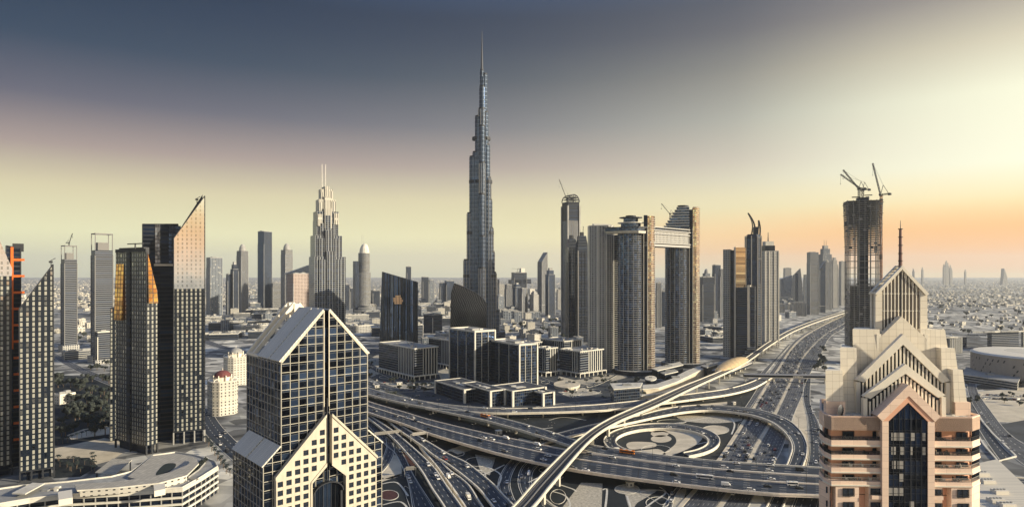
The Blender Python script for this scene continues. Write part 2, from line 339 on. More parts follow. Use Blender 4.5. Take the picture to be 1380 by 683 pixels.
for nm, pts, mt in (
    ('sand_bed', smooth_closed([(869, 577), (905, 575), (938, 580), (947, 588), (936, 600), (903, 614), (893, 612), (910, 598), (909, 588), (896, 582), (880, 582)]), sand),
    ('sand_bed', ell(891, 591, 14, 5), sand), ('sand_bed', ell(889, 584, 12, 4.4), sand),
    ('sand_bed', smooth_closed([(844, 599), (852, 595), (880, 596), (884, 601), (868, 604), (850, 605)]), sand),
    ('sand_bed', smooth_closed([(846, 609), (870, 606), (888, 605), (897, 612), (880, 613), (858, 612)]), sand),
    ('sand_bed', ell(964, 579, 18, 5.6), sand),
    ('sand_bed', [(783, 650), (812, 651), (810, 700), (745, 700)], speckled_sand),
    ('sand_bed', smooth_closed([(846, 661), (884, 659), (876, 667), (858, 678), (852, 690), (845, 676)]), speckled_sand),
    ('sand_bed', smooth_closed([(515, 625), (534, 613), (541, 638), (520, 645), (512, 637)]), sand),
    ('sand_bed', [(514, 646), (540, 638), (541, 640), (514, 649)], sand),
    ('sand_bed', [(604, 606), (627, 598), (645, 603), (617, 612)], sand),
    ('sand_bed', [(790, 577), (860, 552), (980, 541), (980, 545), (870, 558), (800, 581)], sand),
    ('sand_bed', [(1084, 518), (1083, 545), (1094, 575), (1078, 568), (1071, 556), (1081, 536)], sand),
    ('sand_bed', [(556, 606), (578, 624), (602, 662), (612, 690), (600, 690), (584, 655)], speckled_sand), ('sand_bed', smooth_closed([(700, 590), (730, 598), (735, 604), (705, 600)]), sand), ('sand_bed', smooth_closed([(915, 556), (980, 557), (1000, 566), (960, 570), (920, 566)]), speckled_sand), ('sand_bed', [(640, 612), (668, 616), (660, 640), (648, 636)], speckled_sand), ('sand_bed', [(720, 655), (742, 640), (760, 642), (738, 662)], speckled_sand), ('sand_bed', smooth_closed([(905, 668), (925, 658), (912, 690), (895, 690)]), speckled_sand),
    ('flower_bed', ell(524, 667, 13, 6.5), flower_m), ('flower_bed', [(541, 608), (549, 612), (560, 627), (552, 628)], flower_m),
    ('flower_bed', ell(845, 659, 16, 6), speckled_sand)):
    sheet(nm, pts, mt, .12 if nm == 'sand_bed' else .2)
def curb_ring(pts, w=.55):
    m = MB(); P3 = [G(x, y) for x, y in pts]; n = len(P3); c = sum(P3, Vector()) / n
    for i in range(n):
        a, b = P3[i], P3[(i + 1) % n]; ai, bi = a + (c - a).normalized() * w, b + (c - b).normalized() * w
        for q in ([a, b, bi, ai],):
            m.face([(p.x, p.y, .32) for p in q], pale_concrete); m.face([(a.x, a.y, 0), (b.x, b.y, 0), (b.x, b.y, .32), (a.x, a.y, .32)], pale_concrete); m.face([(bi.x, bi.y, 0), (ai.x, ai.y, 0), (ai.x, ai.y, .32), (bi.x, bi.y, .32)], pale_concrete)
    return tag(m.build('kerb'), kind='structure')
for e in (ell(770, 530, 14, 3.2), ell(800, 527, 10, 2.6), ell(835, 530, 8, 2), ell(520, 508, 9, 2.2), ell(560, 517, 12, 1.8), ell(735, 515, 6, 2), ell(524, 667, 13.6, 6.9), ell(645, 622, 18, 6.5), ell(845, 659, 17, 6.6), ell(964, 579, 18.6, 6), ell(886, 677, 16, 8), ell(752, 669, 11, 10), ell(884, 605, 20, 5.5), ell(735, 633, 9, 3.5), ell(612, 611, 14, 4), ell(1000, 577, 6, 9), ell(905, 568, 20, 3), ell(640, 640, 15, 7), ell(560, 665, 5, 12), smooth_closed([(736, 600), (770, 606), (790, 603), (778, 596), (750, 594)]), smooth_closed([(545, 655), (566, 672), (575, 690), (556, 690)]), smooth_closed([(862, 663), (890, 660), (902, 668), (893, 680), (878, 672)])):
    curb_ring(e)

# ------------------------------------------------------------------ roads and flyovers
ROADS = {}
bright_parapet = base_mat('bright_parapet', (.80, .74, .62), .75, noise=.15, nscale=.2)
def spline(P, k):
    out = []; n = len(P)
    for i in range(n - 1):
        a, b, c, d = P[max(0, i - 1)], P[i], P[i + 1], P[min(n - 1, i + 2)]
        for q in range(k):
            t = q / k
            out.append(.5 * ((2 * b) + (c - a) * t + (2 * a - 5 * b + 4 * c - d) * t * t + (3 * b - a - 3 * c + d) * t ** 3))
    out.append(P[-1].copy())
    return out
def edges(sec, z, k):
    Ls, Rs = [], []
    for q in sec:
        zz = q[4] if len(q) > 4 else z
        Ls.append(G(q[0], q[1], zz)); Rs.append(G(q[2], q[3], zz))
    return spline(Ls, k), spline(Rs, k)
def surface(m, Lp, Rp, lanes, mat, dz=0.0, lines=True):
    v = 0
    for i in range(len(Lp) - 1):
        a, b, c, d = Lp[i], Rp[i], Rp[i + 1], Lp[i + 1]
        dl = ((c + d) / 2 - (a + b) / 2).length
        q = [(p.x, p.y, p.z + dz) for p in (a, b, c, d)]
        uv = [(0, v), (lanes, v), (lanes, v + dl), (0, v + dl)]
        if (b - a).cross(d - a).z < 0: q = q[::-1]; uv = uv[::-1]
        m.face(q, mat, uv)
        if lines:
            for t0, t1 in ((.25 / lanes, .31 / lanes), (1 - .31 / lanes, 1 - .25 / lanes)):
                q = [a.lerp(b, t0), a.lerp(b, t1), d.lerp(c, t1), d.lerp(c, t0)]
                if (q[1] - q[0]).cross(q[3] - q[0]).z < 0: q = q[::-1]
                m.face([(p.x, p.y, p.z + dz + .03) for p in q], line_paint)
        v += dl
def wall_along(m, pts, w, h0, h1, mat, inside=None):
    """A low wall with thickness along a line of points, between heights h0 and h1 above it."""
    n = len(pts); nr = []
    for i in range(n):
        d = (pts[min(n - 1, i + 1)] - pts[max(0, i - 1)]); d.z = 0; d.normalize(); nr.append(Vector((d.y, -d.x, 0)) * w / 2)
    for i in range(n - 1):
        a0, a1, b0, b1 = pts[i] - nr[i], pts[i] + nr[i], pts[i + 1] - nr[i + 1], pts[i + 1] + nr[i + 1]
        f = lambda p, h: (p.x, p.y, p.z + h)
        m.face([f(a1, h1), f(b1, h1), f(b0, h1), f(a0, h1)][::-1], mat); m.face([f(a1, h0), f(b1, h0), f(b1, h1), f(a1, h1)][::-1], mat)
        m.face([f(a0, h0), f(b0, h0), f(b0, h1), f(a0, h1)], mat); m.face([f(a0, h0), f(a1, h0), f(b1, h0), f(b0, h0)][::-1], mat)
    for i in (0, n - 1):
        a0, a1 = pts[i] - nr[i], pts[i] + nr[i]; m.face([(a0.x, a0.y, a0.z + h0), (a1.x, a1.y, a1.z + h0), (a1.x, a1.y, a1.z + h1), (a0.x, a0.y, a0.z + h1)], mat)
def at_road(key, t, lane):
    Lp, Rp = ROADS[key][:2]; x = t * (len(Lp) - 1); i = min(int(x), len(Lp) - 2); f = x - i
    l, r = Lp[i].lerp(Lp[i + 1], f), Rp[i].lerp(Rp[i + 1], f); p = l.lerp(r, lane)
    d = (Lp[i + 1] + Rp[i + 1] - Lp[i] - Rp[i]); return p, math.atan2(d.y, d.x), d
def road(key, sec, lanes, z=.16, k=7, mat=None, kerbs=True, name='road', label=None, lines=True):
    Lp, Rp = edges(sec, z, k); ROADS[key] = (Lp, Rp, lanes)
    m = MB(); surface(m, Lp, Rp, lanes, mat or asphalt, 0, lines); o = tag(m.build(name), label, kind='structure')
    if kerbs:
        m = MB(); wall_along(m, Lp, .5, -z - .02, .14, pale_concrete); wall_along(m, Rp, .5, -z - .02, .14, pale_concrete)
        kb = m.build('kerb', o)
    return o
def flyover(key, sec, lanes, z, label, k=7, pier_step=42, thick=1.7, mat=None, mid=None, pmat=None, solid=False, name='flyover', cat='flyover', ph=.95):
    pmat = pmat or bright_parapet
    Lp, Rp = edges(sec, z, k); ROADS[key] = (Lp, Rp, lanes)
    t = thing(name, label, cat, (0, 0, 0))
    m = MB(); surface(m, Lp, Rp, lanes, mat or asphalt, .02); m.build('carriageway', t)
    m = MB()
    for i in range(len(Lp) - 1):
        a, b, c, d = Lp[i], Rp[i], Rp[i + 1], Lp[i + 1]
        lo = [(p.x, p.y, 0 if solid else p.z - thick) for p in (a, b, c, d)]; hi = [(p.x, p.y, p.z) for p in (a, b, c, d)]
        m.face(hi, pmat); m.face(lo[::-1], pmat); m.face([lo[0], lo[3], hi[3], hi[0]], pmat); m.face([lo[1], hi[1], hi[2], lo[2]], pmat)
    m.build('deck', t)
    for E_ in (Lp, Rp):
        m = MB(); wall_along(m, E_, .95, -.25, ph, pmat); m.build('parapet', t)
    if mid is not None:
        md = [l.lerp(r, mid) for l, r in zip(Lp, Rp)]
        m = MB(); wall_along(m, md, 1.3, 0, .95, pmat); m.build('median_barrier', t)
    acc = pier_step * .5
    for i in range(len(Lp) - 1):
        c0, c1 = (Lp[i] + Rp[i]) / 2, (Lp[i + 1] + Rp[i + 1]) / 2; acc += (c1 - c0).length
        if not solid and acc > pier_step and c0.z > 4:
            acc = 0; d = (Rp[i] - Lp[i]); wd = d.length; d.normalize(); e = Vector((-d.y, d.x, 0)); m = MB()
            top = c0.z - thick
            q = lambda p, z: (p.x, p.y, z)
            hw, hb = min(wd * .32, 7), 1.0
            A = [c0 - d * hw - e * hb, c0 + d * hw - e * hb, c0 + d * hw + e * hb, c0 - d * hw + e * hb]
            B = [c0 - d * 1.6 - e * hb, c0 + d * 1.6 - e * hb, c0 + d * 1.6 + e * hb, c0 - d * 1.6 + e * hb]
            m.loft([[(p.x, p.y) for p in B], [(p.x, p.y) for p in B], [(p.x, p.y) for p in A], [(p.x, p.y) for p in A]], [0, max(.5, top - 2.2), top - 1.1, top], pmat)
            m.build('pier', t)
    return t

# main highway, its medians and the service roads beside it
H1L = [(870, 745), (918, 683), (939, 659), (970, 620), (985, 598), (1008, 562), (1017, 549.5), (1038, 514), (1051, 496), (1069, 468.5), (1092, 448.7), (1130, 429), (1165, 415), (1230, 399)]
H1R = [(922, 745), (965, 683), (985, 656), (1007, 621), (1017, 600), (1041, 560), (1066, 510), (1073, 499), (1079, 485), (1092.5, 468), (1111.3, 451), (1130.3, 439.5), (1166, 422), (1232, 403)]
H2L = [(933, 745), (973, 683), (992, 656), (1012.5, 621), (1022, 600), (1045, 560), (1069, 510), (1075.5, 499), (1081, 485), (1094, 468.3), (1112.3, 451.2), (1131, 440), (1167, 422.3), (1233, 403.3)]
H2R = [(978, 745), (1008, 683), (1023, 656), (1044, 623), (1057, 596), (1071, 556), (1081, 533), (1085, 518), (1092, 503), (1106, 478), (1118, 455), (1133.5, 444.5), (1169, 426), (1236, 406)]
road('highway_in', [(*a, *b) for a, b in zip(H1L, H1R)], 7, mat=asphalt_pale, name='highway')
road('highway_out', [(*a, *b) for a, b in zip(H2L, H2R)], 7, mat=asphalt_pale, name='highway')
m = MB()
Lp, Rp = spline([G(*a) for a in H1R], 7), spline([G(*a) for a in H2L], 7); surface(m, Lp, Rp, 1, sand, .3, False)
tag(m.build('median_strip'), kind='structure')
m = MB(); wall_along(m, spline([G(a[0] - 1.5, a[1]) for a in H1L], 7), 3.4, 0, .5, sand); tag(m.build('kerb_strip'), kind='structure')
road('service_right', [(1083, 512, 1093, 508), (1082.5, 536, 1092, 543), (1088, 563, 1103, 569), (1090.4, 598, 1109.5, 600), (1086.5, 628, 1112, 626), (1076, 660, 1108, 660), (1060, 700, 1100, 700)], 3, name='road')
road('service_left', [(996, 560, 1003, 562), (1010, 540, 1017, 541), (1024, 518, 1031, 520), (1039, 500, 1045, 501), (1058, 474, 1062, 474), (1080, 452, 1084, 452), (1120, 431, 1122, 431)], 2, mat=asphalt_pale, name='road', lines=False)
road('side_road', [(1012, 522, 1018, 524), (1026, 502, 1032, 503), (1046, 481, 1050, 481), (1062, 464, 1065, 464)], 2, mat=asphalt_pale, name='road', lines=False)
# ramps in the lower left of the interchange
road('loop_down', [(520, 590, 529, 597), (521, 601, 531.5, 607), (516, 616, 527, 620), (508, 628, 519, 631), (494, 642, 505, 645)], 2, z=.4, name='road')
road('ramp_a', [(480, 553, 484, 547), (496, 573, 497, 563), (521, 600, 529, 590), (533.5, 611.5, 543, 611), (549, 645.7, 558.5, 641.8), (556, 683, 585, 683), (562, 730, 615, 730)], 3, z=.5, name='road')
flyover('ramp_b', [(484, 553, 484, 549, 3), (496, 563, 496, 558.5, 4), (521, 583, 523, 576, 5), (536, 597, 546, 594, 6), (564, 628.6, 582, 627, 6), (582, 657.6, 602, 655, 6), (599, 683, 622, 683, 6), (625, 730, 652, 730, 6)], 3, 6, 'two-lane ramp with pale parapets sweeping down past the lorry road, nearest the gridded gable tower', solid=False)
flyover('ramp_c', [(560, 592, 566, 590, 2), (569, 605, 586, 612, 3), (590, 630, 604, 632, 4), (608.6, 656, 630, 652, 4), (627, 683, 650.7, 683, 4), (655, 730, 690, 730, 4)], 3, 4, 'ramp carrying a white lorry, between the two curving ramps at the lower edge', solid=True)
flyover('ramp_d', [(522, 566, 526, 562, 4), (536, 578, 541, 574, 5), (569, 601, 576, 595, 5), (584, 613, 606, 612.8, 5), (608.6, 628.6, 630, 624.6, 5), (641.5, 655, 662, 650, 5), (660, 677, 680, 669, 5), (700, 728, 725, 714, 5)], 3, 5, 'ramp dipping under the wide flyover and passing the twin oval kerbs', solid=False)
road('curl_a', [(697, 612, 712, 612), (681, 628, 696, 627), (671, 651, 687.5, 648), (678, 672, 691, 667), (687, 684, 700, 682), (705, 715, 722, 710)], 2, name='road')
road('curl_b', [(722, 612, 742, 614), (704, 628, 721, 631), (698, 648, 716.5, 646), (705, 668, 719, 658), (722, 684, 740, 676), (755, 705, 775, 695), (800, 735, 830, 725)], 2, name='road')
road('under_road', [(884, 700, 902, 700), (893, 683, 906, 682), (903, 668, 911, 666), (918, 648, 926, 646), (940, 620, 946, 618)], 2, name='road')
# ground road north of the flyovers and city streets
road('street', [(486, 515, 490, 511), (520, 526, 530, 522), (566, 527, 570, 523), (596, 521, 596, 518), (640, 505, 640, 503)], 2, name='street', lines=False)
road('street', [(480, 480, 486, 478), (500, 497, 508, 494), (560, 523, 566, 519), (600, 528, 602, 524)], 2, name='street', lines=False)
road('street', [(724, 510, 727, 507), (760, 523, 764, 519), (800, 520, 802, 517), (832, 505, 833, 502), (850, 494, 850, 492)], 3, name='street', lines=False)
road('boulevard', [(720, 553, 722, 548), (760, 548, 760, 543), (820, 541, 820, 537), (890, 528, 888, 525), (950, 513, 946, 510), (985, 503, 982, 501)], 3, mat=asphalt_pale, name='street', lines=False)
# the big flyovers
flyover('north_flyover', [(452, 502, 452, 510), (470, 511.5, 470, 520), (496, 522.5, 496, 531), (532, 532.5, 532, 540.5), (572, 541, 572, 548.5), (608, 546, 611, 553), (660, 550, 662, 556.3), (716, 550, 716, 556), (770, 547.5, 772, 554.5), (820, 544, 822, 552), (876, 538, 880, 545), (930, 531, 935, 538), (980, 524, 984, 531, 7), (1012, 515, 1017, 522, 4.5), (1034, 504, 1040, 509, 1.5)], 3, 8, 'long gently curving flyover passing in front of the two glass cubes', mat=asphalt_pale)
flyover('centre_flyover', [(575, 542.5, 573, 549.5, 7.9), (622, 552.5, 616, 558.5), (660, 560, 655, 566.8), (703, 570.6, 700, 579), (742, 582, 736, 589.8), (775, 593, 768, 600.4), (810, 602, 804, 611), (889, 613, 886, 622.6), (960, 620.7, 958, 631), (1040, 626, 1038, 637.4), (1111, 630.5, 1110, 641.5), (1200, 636, 1200, 648), (1400, 645, 1400, 658)], 3, 8.3, 'flyover branch carrying the orange buses, splitting off and merging beside the widest flyover')
flyover('wide_flyover', [(440, 520, 440, 533), (470, 530, 470, 544), (496, 541, 496, 555.5), (543, 555, 543, 571), (582, 566.6, 582, 585), (648, 582.5, 648, 604.5), (700, 593.5, 698, 617.5), (762, 606, 758, 630), (810, 613.5, 806, 638), (889, 624.3, 886, 648.8), (960, 632, 960, 657.6), (1039, 638, 1039, 665), (1111, 642.8, 1111, 668), (1250, 651, 1250, 679), (1420, 660, 1420, 690)], 9, 9, 'widest flyover with a central barrier crossing the whole interchange', mid=.43, pier_step=46, pmat=base_mat('parapet_concrete', (.80, .70, .58), .8, noise=.15, nscale=.2))
flyover('loop_flyover', [(728, 592, 731, 598, 2), (760, 582, 762, 589, 4), (800, 572, 802, 580, 6), (858, 560.5, 859, 567.5), (889, 552.5, 892, 560.5), (922, 547.2, 925, 555), (960, 546, 960, 553), (1012, 550.5, 1006, 558), (1044, 558.5, 1037, 567.5), (1065, 568, 1055, 580), (1079, 581, 1064, 591, 6), (1087, 597, 1068, 603, 4.5), (1087, 613, 1065, 615, 3), (1081, 630, 1060, 628, 1.5), (1067, 658, 1047, 656, .4), (1052, 690, 1030, 690, .3)], 2, 7, 'curving ramp bridging the highway and bending back under the widest flyover', pier_step=38)
lo = []
for k in range(17):
    a = R(128 + k * 18.4); lo.append((892 + 78 * math.cos(a), 594 + 23.5 * math.sin(a), 892 + 62.5 * math.cos(a), 594.5 + 17.3 * math.sin(a), 2.2))
flyover('loop_ramp', lo, 2, 2.2, 'oval loop ramp circling the sand garden with pale shapes', solid=True, k=5, cat='ramp', name='loop_ramp')

# metro viaduct, station and footbridge
VL = [(640, 730), (692, 683), (729, 641.7), (779, 593), (820, 565.3), (876, 540.3), (919, 521), (948, 509.5), (980, 496), (1006, 481.6), (1039, 459), (1073, 441), (1117, 425.6), (1165, 413), (1240, 399)]
VR = [(668, 730), (718.5, 683), (747.5, 648), (796, 593), (832, 569), (884, 547), (926, 526.5), (954, 513.5), (985, 499.5), (1010, 485.6), (1042.5, 462.5), (1076, 443.8), (1120, 427.6), (1167, 414.5), (1241, 400)]
flyover('metro_line', [(*a, *b) for a, b in zip(VL, VR)], 2, 15, 'pale metro viaduct rising over the flyovers to the golden station', thick=1.7, pier_step=44, mat=base_mat('track_bed', (.09, .085, .08), .8, noise=.3, nscale=.3), name='metro_viaduct', cat='viaduct', ph=1.3, pmat=base_mat('viaduct_concrete', (.60, .565, .48), .8, noise=.15, nscale=.2))

def footpath(pts, w=1.6, mat=None):
    """Narrow pale path across the turf."""
    c = spline([G(*p) for p in pts], 5); m = MB(); n = len(c)
    nr = []
    for i in range(n): d = c[min(n - 1, i + 1)] - c[max(0, i - 1)]; d.normalize(); nr.append(Vector((-d.y, d.x, 0)) * w / 2)
    for i in range(n - 1): m.face([(p.x, p.y, .24) for p in (c[i] - nr[i], c[i + 1] - nr[i + 1], c[i + 1] + nr[i + 1], c[i] + nr[i])], mat or pale_concrete)
    tag(m.build('path'), kind='structure')
for pts in ([(650, 640), (664, 634), (680, 626)], [(712, 650), (726, 643)], [(745, 650), (770, 658), (777, 662)], [(735, 672), (752, 684), (768, 682), (762, 668), (745, 662)], [(812, 660), (818, 660), (815, 690)], [(845, 668), (852, 690)], [(930, 600), (950, 596), (968, 590)], [(985, 563), (990, 572), (986, 585)], [(880, 570), (900, 571), (930, 567), (965, 560), (985, 553)], [(740, 566), (760, 562), (790, 566)], [(690, 575), (720, 578), (745, 576)], [(600, 574), (640, 590), (670, 596)], [(655, 628), (675, 640), (668, 660)], [(606, 618), (620, 628), (650, 634)], [(514, 652), (535, 650), (550, 668)], [(516, 680), (540, 676), (553, 690)], [(862, 690), (880, 676), (897, 664), (889, 656)], [(820, 640), (838, 646), (870, 652)], [(905, 640), (912, 630), (935, 612)], [(700, 560), (735, 561), (780, 557)]):
    footpath(pts)
th = [o for o in COL.objects if o.name == 'metro_viaduct'][0]
Lp, Rp = ROADS['metro_line'][:2]
m = MB()
for t_ in (.2, .38, .62, .8): wall_along(m, [l.lerp(r, t_) for l, r in zip(Lp, Rp)], .3, 0, .25, steel)
wall_along(m, [l.lerp(r, .5) for l, r in zip(Lp, Rp)], .8, 0, .5, alu)
m.build('rail_track', th)

# ------------------------------------------------------------------ facades
f_navy = facade('navy_curtain_wall', (.035, .043, .056), (.035, .052, .085), 3.2, 3.9, .86, .74)
f_band = facade('banded_wall', (.40, .37, .32), (.028, .042, .068), 60, 3.8, 1.0, .55, metal=.6, tilt=.006)
f_darkband = facade('dark_banded_wall', (.07, .076, .086), (.018, .027, .045), 60, 3.8, 1.0, .6, metal=.6, tilt=.006)
f_stone = facade('stone_punched_wall', (.46, .42, .36), (.018, .026, .042), 4.2, 3.7, .5, .55, metal=.3)
f_beige = facade('beige_punched_wall', (.50, .46, .40), (.018, .026, .042), 3.6, 3.6, .5, .5, metal=.2)
f_rib = facade('vertical_rib_wall', (.36, .34, .31), (.02, .03, .05), 3.4, 60, .6, 1.0, metal=.5)
f_pinkrib = facade('rose_punched_wall', (.46, .34, .27), (.035, .035, .045), 4.4, 3.9, .5, .5, metal=.3)
f_resid = facade('residential_wall', (.22, .23, .24), (.025, .036, .06), 5.5, 3.5, .6, .62, metal=.5, lit=.06)
f_blue = facade('blue_glass_wall', (.08, .09, .105), (.05, .075, .12), 2.6, 4.0, .82, .8, metal=.9, grough=.1, tilt=.01)
f_mirror = facade('framed_mirror_windows', (.008, .013, .022), (.72, .70, .62), 4.0, 4.2, .40, .72, metal=1.0, grough=.06, var=.3, tilt=.03, wrough=.25, lit=.86, pane=(.36, .355, .31))  # flat pale panes paint in window brightness the mirrors do not catch
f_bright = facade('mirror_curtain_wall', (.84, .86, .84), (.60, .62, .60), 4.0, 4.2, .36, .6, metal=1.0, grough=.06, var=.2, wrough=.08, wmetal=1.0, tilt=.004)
f_dark = facade('black_louvred_wall', (.008, .012, .02), (.012, .018, .03), 40, 4.0, 1.0, .7, metal=.7, grough=.3, tilt=0)
f_burj = facade('steel_fin_wall', (.15, .175, .22), (.04, .06, .095), 2.6, 10.5, .62, .86, metal=.9, grough=.16, wmetal=.85, wrough=.3, tilt=.01)
f_villa = facade('villa_wall', (.56, .53, .46), (.05, .05, .055), 4.5, 3.6, .35, .45, metal=.1)
f_panel = facade('cream_panel_wall', (.50, .43, .33), (.82, .74, .60), 2.0, 2.0, .96, .96, metal=0, grough=.5, var=.05, tilt=0)
f_greyslab = facade('grey_slab_wall', (.13, .13, .135), (.022, .03, .045), 60, 3.9, 1.0, .5, metal=.5, tilt=.005)

# ------------------------------------------------------------------ towers
def facing(Xw, Yw): return -math.atan2(Xw, Yw)
def roofkit(t, a, b, z, mat=None, seed=0, n=3):
    rg = random.Random(seed); m = MB()
    for _ in range(n):
        w, d, h = rg.uniform(.15, .4) * a, rg.uniform(.15, .4) * b, rg.uniform(2.0, 4.5)
        x, y = rg.uniform(-.28, .28) * a, rg.uniform(-.28, .28) * b
        m.box(x - w / 2, x + w / 2, y - d / 2, y + d / 2, z - .05, z + h, mat or roof_grey)
    m.build('roof_plant', t)
def parapet(m, poly, z, h, mat, w=.8):
    inn = off(poly, -w); n = len(poly)
    for i in range(n):
        j = (i + 1) % n; p, q, pi, qi = poly[i], poly[j], inn[i], inn[j]
        m.face([(*p, z), (*q, z), (*q, z + h), (*p, z + h)], mat); m.face([(*qi, z), (*pi, z), (*pi, z + h), (*qi, z + h)], mat); m.face([(*p, z + h), (*q, z + h), (*qi, z + h), (*pi, z + h)], mat)
SEED = [0]
def tower(label, x0, x1, yt, yb, fac, k=.9, rot=25, crown='flat', name='tower', cat='tower', group=None, wallmat=None, trim=None, base=True):
    """Box tower that fills photo columns x0..x1 from its roof row yt down to its ground row yb."""
    SEED[0] += 1; s = H / (yb - HY); Y = F * s; xm = (x0 + x1) / 2; Wd = (x1 - x0) * s
    r = R(rot); a = Wd / (math.cos(r) + k * abs(math.sin(r))); b = k * a
    Yc = Y + (a * abs(math.sin(r)) + b * math.cos(r)) / 2; Xc = (xm - 690) * Yc / F
    h = H - (yt - HY) * Yc / F
    t = thing(name, label, cat, (Xc, Yc, 0), facing(Xc, Yc) + r, group); P_ = rect(a, b); trim = trim or concrete
    top = roof_grey
    if crown == 'flat':
        m = MB(); m.prism(P_, 0, h - 2, fac, top, uo=random.random() * 3); m.build('shaft', t)
        m = MB(); m.prism(off(P_, .25), h - 2.0, h - 1.2, trim, top); parapet(m, off(P_, .25), h - 1.2, 1.2, trim); m.build('parapet', t); roofkit(t, a, b, h - 1.3, seed=SEED[0])
    elif crown == 'step':
        m = MB(); m.prism(P_, 0, h * .86, fac, top); m.build('shaft', t)
        m = MB(); m.prism(rect(a * .74, b * .74), h * .86, h * .95, fac, top); m.build('upper_shaft', t)
        m = MB(); m.prism(rect(a * .46, b * .46), h * .95, h, trim, top); m.build('crown', t)
        m = MB(); m.prism(off(P_, .4), h * .86, h * .86 + 1.4, trim, top); m.build('parapet', t)
    elif crown == 'frame':
        m = MB(); m.prism(P_, 0, h * .87, fac, top); m.build('shaft', t); m = MB()
        for sx in (-1, 1):
            for sy in (-1, 1): m.box(sx * a / 2 - 1.2 * (sx > 0) , sx * a / 2 + 1.2 * (sx < 0), sy * b / 2 - 1.2 * (sy > 0), sy * b / 2 + 1.2 * (sy < 0), h * .87, h, trim)
        m.box(-a / 2, a / 2, -b / 2, -b / 2 + 1.2, h - 2, h + .1, trim); m.box(-a / 2, a / 2, b / 2 - 1.2, b / 2, h - 2, h + .1, trim); m.box(-a / 2, -a / 2 + 1.2, -b / 2 + 1.2, b / 2 - 1.2, h - 2, h + .1, trim); m.box(a / 2 - 1.2, a / 2, -b / 2 + 1.2, b / 2 - 1.2, h - 2, h + .1, trim)
        m.build('crown_frame', t)
        m = MB(); m.box(-a * .3, a * .3, -b * .3, b * .3, h * .87, h * .93, trim); m.build('roof_plant', t)
    elif crown == 'dome':
        m = MB(); m.prism(P_, 0, h * .9, fac, top); m.build('shaft', t); m = MB()
        rr = min(a, b) * .46; m.loft([ring(rr * math.cos(q), rr * math.cos(q), 14) for q in [i * 1.5 / 5 for i in range(6)]], [h * .9 + (h * .1) * math.sin(i * 1.5 / 5) for i in range(6)], trim); m.build('dome', t)
    elif crown == 'slope':
        m = MB(); m.prism(P_, 0, [h * .84, h, h, h * .84], fac, top); m.build('shaft', t)
        m = MB(); m.box(-a / 2 - .3, a / 2 + .3, -b / 2 - .3, b / 2 + .3, h * .12, h * .12 + 2, trim); m.build('ledge', t)
    elif crown == 'spire':
        m = MB(); m.prism(P_, 0, h * .84, fac, top); m.build('shaft', t)
        m = MB(); m.loft([rect(a * .72, b * .72), rect(a * .6, b * .6), rect(a * .2, b * .2)], [h * .84, h * .9, h * .95], trim); m.build('crown', t)
        m = MB(); m.tube((0, 0, h * .94), (0, 0, h * 1.0), .9, steel, .3); m.build('spire', t)
    elif crown == 'vault':
        m = MB(); m.prism(P_, 0, h * .93, fac, top); m.build('shaft', t); m = MB()
        n = 8; pr = [(-a / 2 * math.cos(math.pi * i / n), h * .93 + h * .07 * math.sin(math.pi * i / n)) for i in range(n + 1)]
        for i in range(n): m.face([(pr[i][0], -b / 2, pr[i][1]), (pr[i + 1][0], -b / 2, pr[i + 1][1]), (pr[i + 1][0], b / 2, pr[i + 1][1]), (pr[i][0], b / 2, pr[i][1])], trim)
        m.face([(x, -b / 2, z) for x, z in pr], fac); m.face([(x, b / 2, z) for x, z in pr[::-1]], fac); m.build('vault_roof', t)
    # corner piers and a base give every tower edges that catch the light
    m = MB()
    for sx in (-1, 1):
        for sy in (-1, 1): m.box(sx * a / 2 - .7, sx * a / 2 + .7, sy * b / 2 - .7, sy * b / 2 + .7, 0, h * .83, trim)
    m.build('corner_pier', t)
    if base:
        m = MB(); m.prism(rect(a * 1.35, b * 1.3), 0, min(14, h * .12), f_stone, roof_grey); m.build('podium', t)
    t['hh'] = h; t['aa'] = a; t['bb'] = b
    return t
def lattice(m, a, b, w, n, mat, r=.14, tri=False):
    """Open lattice boom between two points."""
    a, b = Vector(a), Vector(b); d = (b - a).normalized(); x = d.cross(Vector((0, 0, 1)))
    if x.length < .05: x = Vector((1, 0, 0))
    x.normalize(); y = d.cross(x)
    cs = [(x * sx + y * sy) * w / 2 for sx, sy in ((-1, -1), (1, -1), (1, 1), (-1, 1))]
    for c in cs: m.bar(a + c, b + c, r * 2, mat)
    for i in range(n):
        p, q = a.lerp(b, i / n), a.lerp(b, (i + 1) / n)
        for k in range(4):
            c0, c1 = cs[k], cs[(k + 1) % 4]
            m.bar(p + (c0 if i % 2 else c1), q + (c1 if i % 2 else c0), r * 1.3, mat)
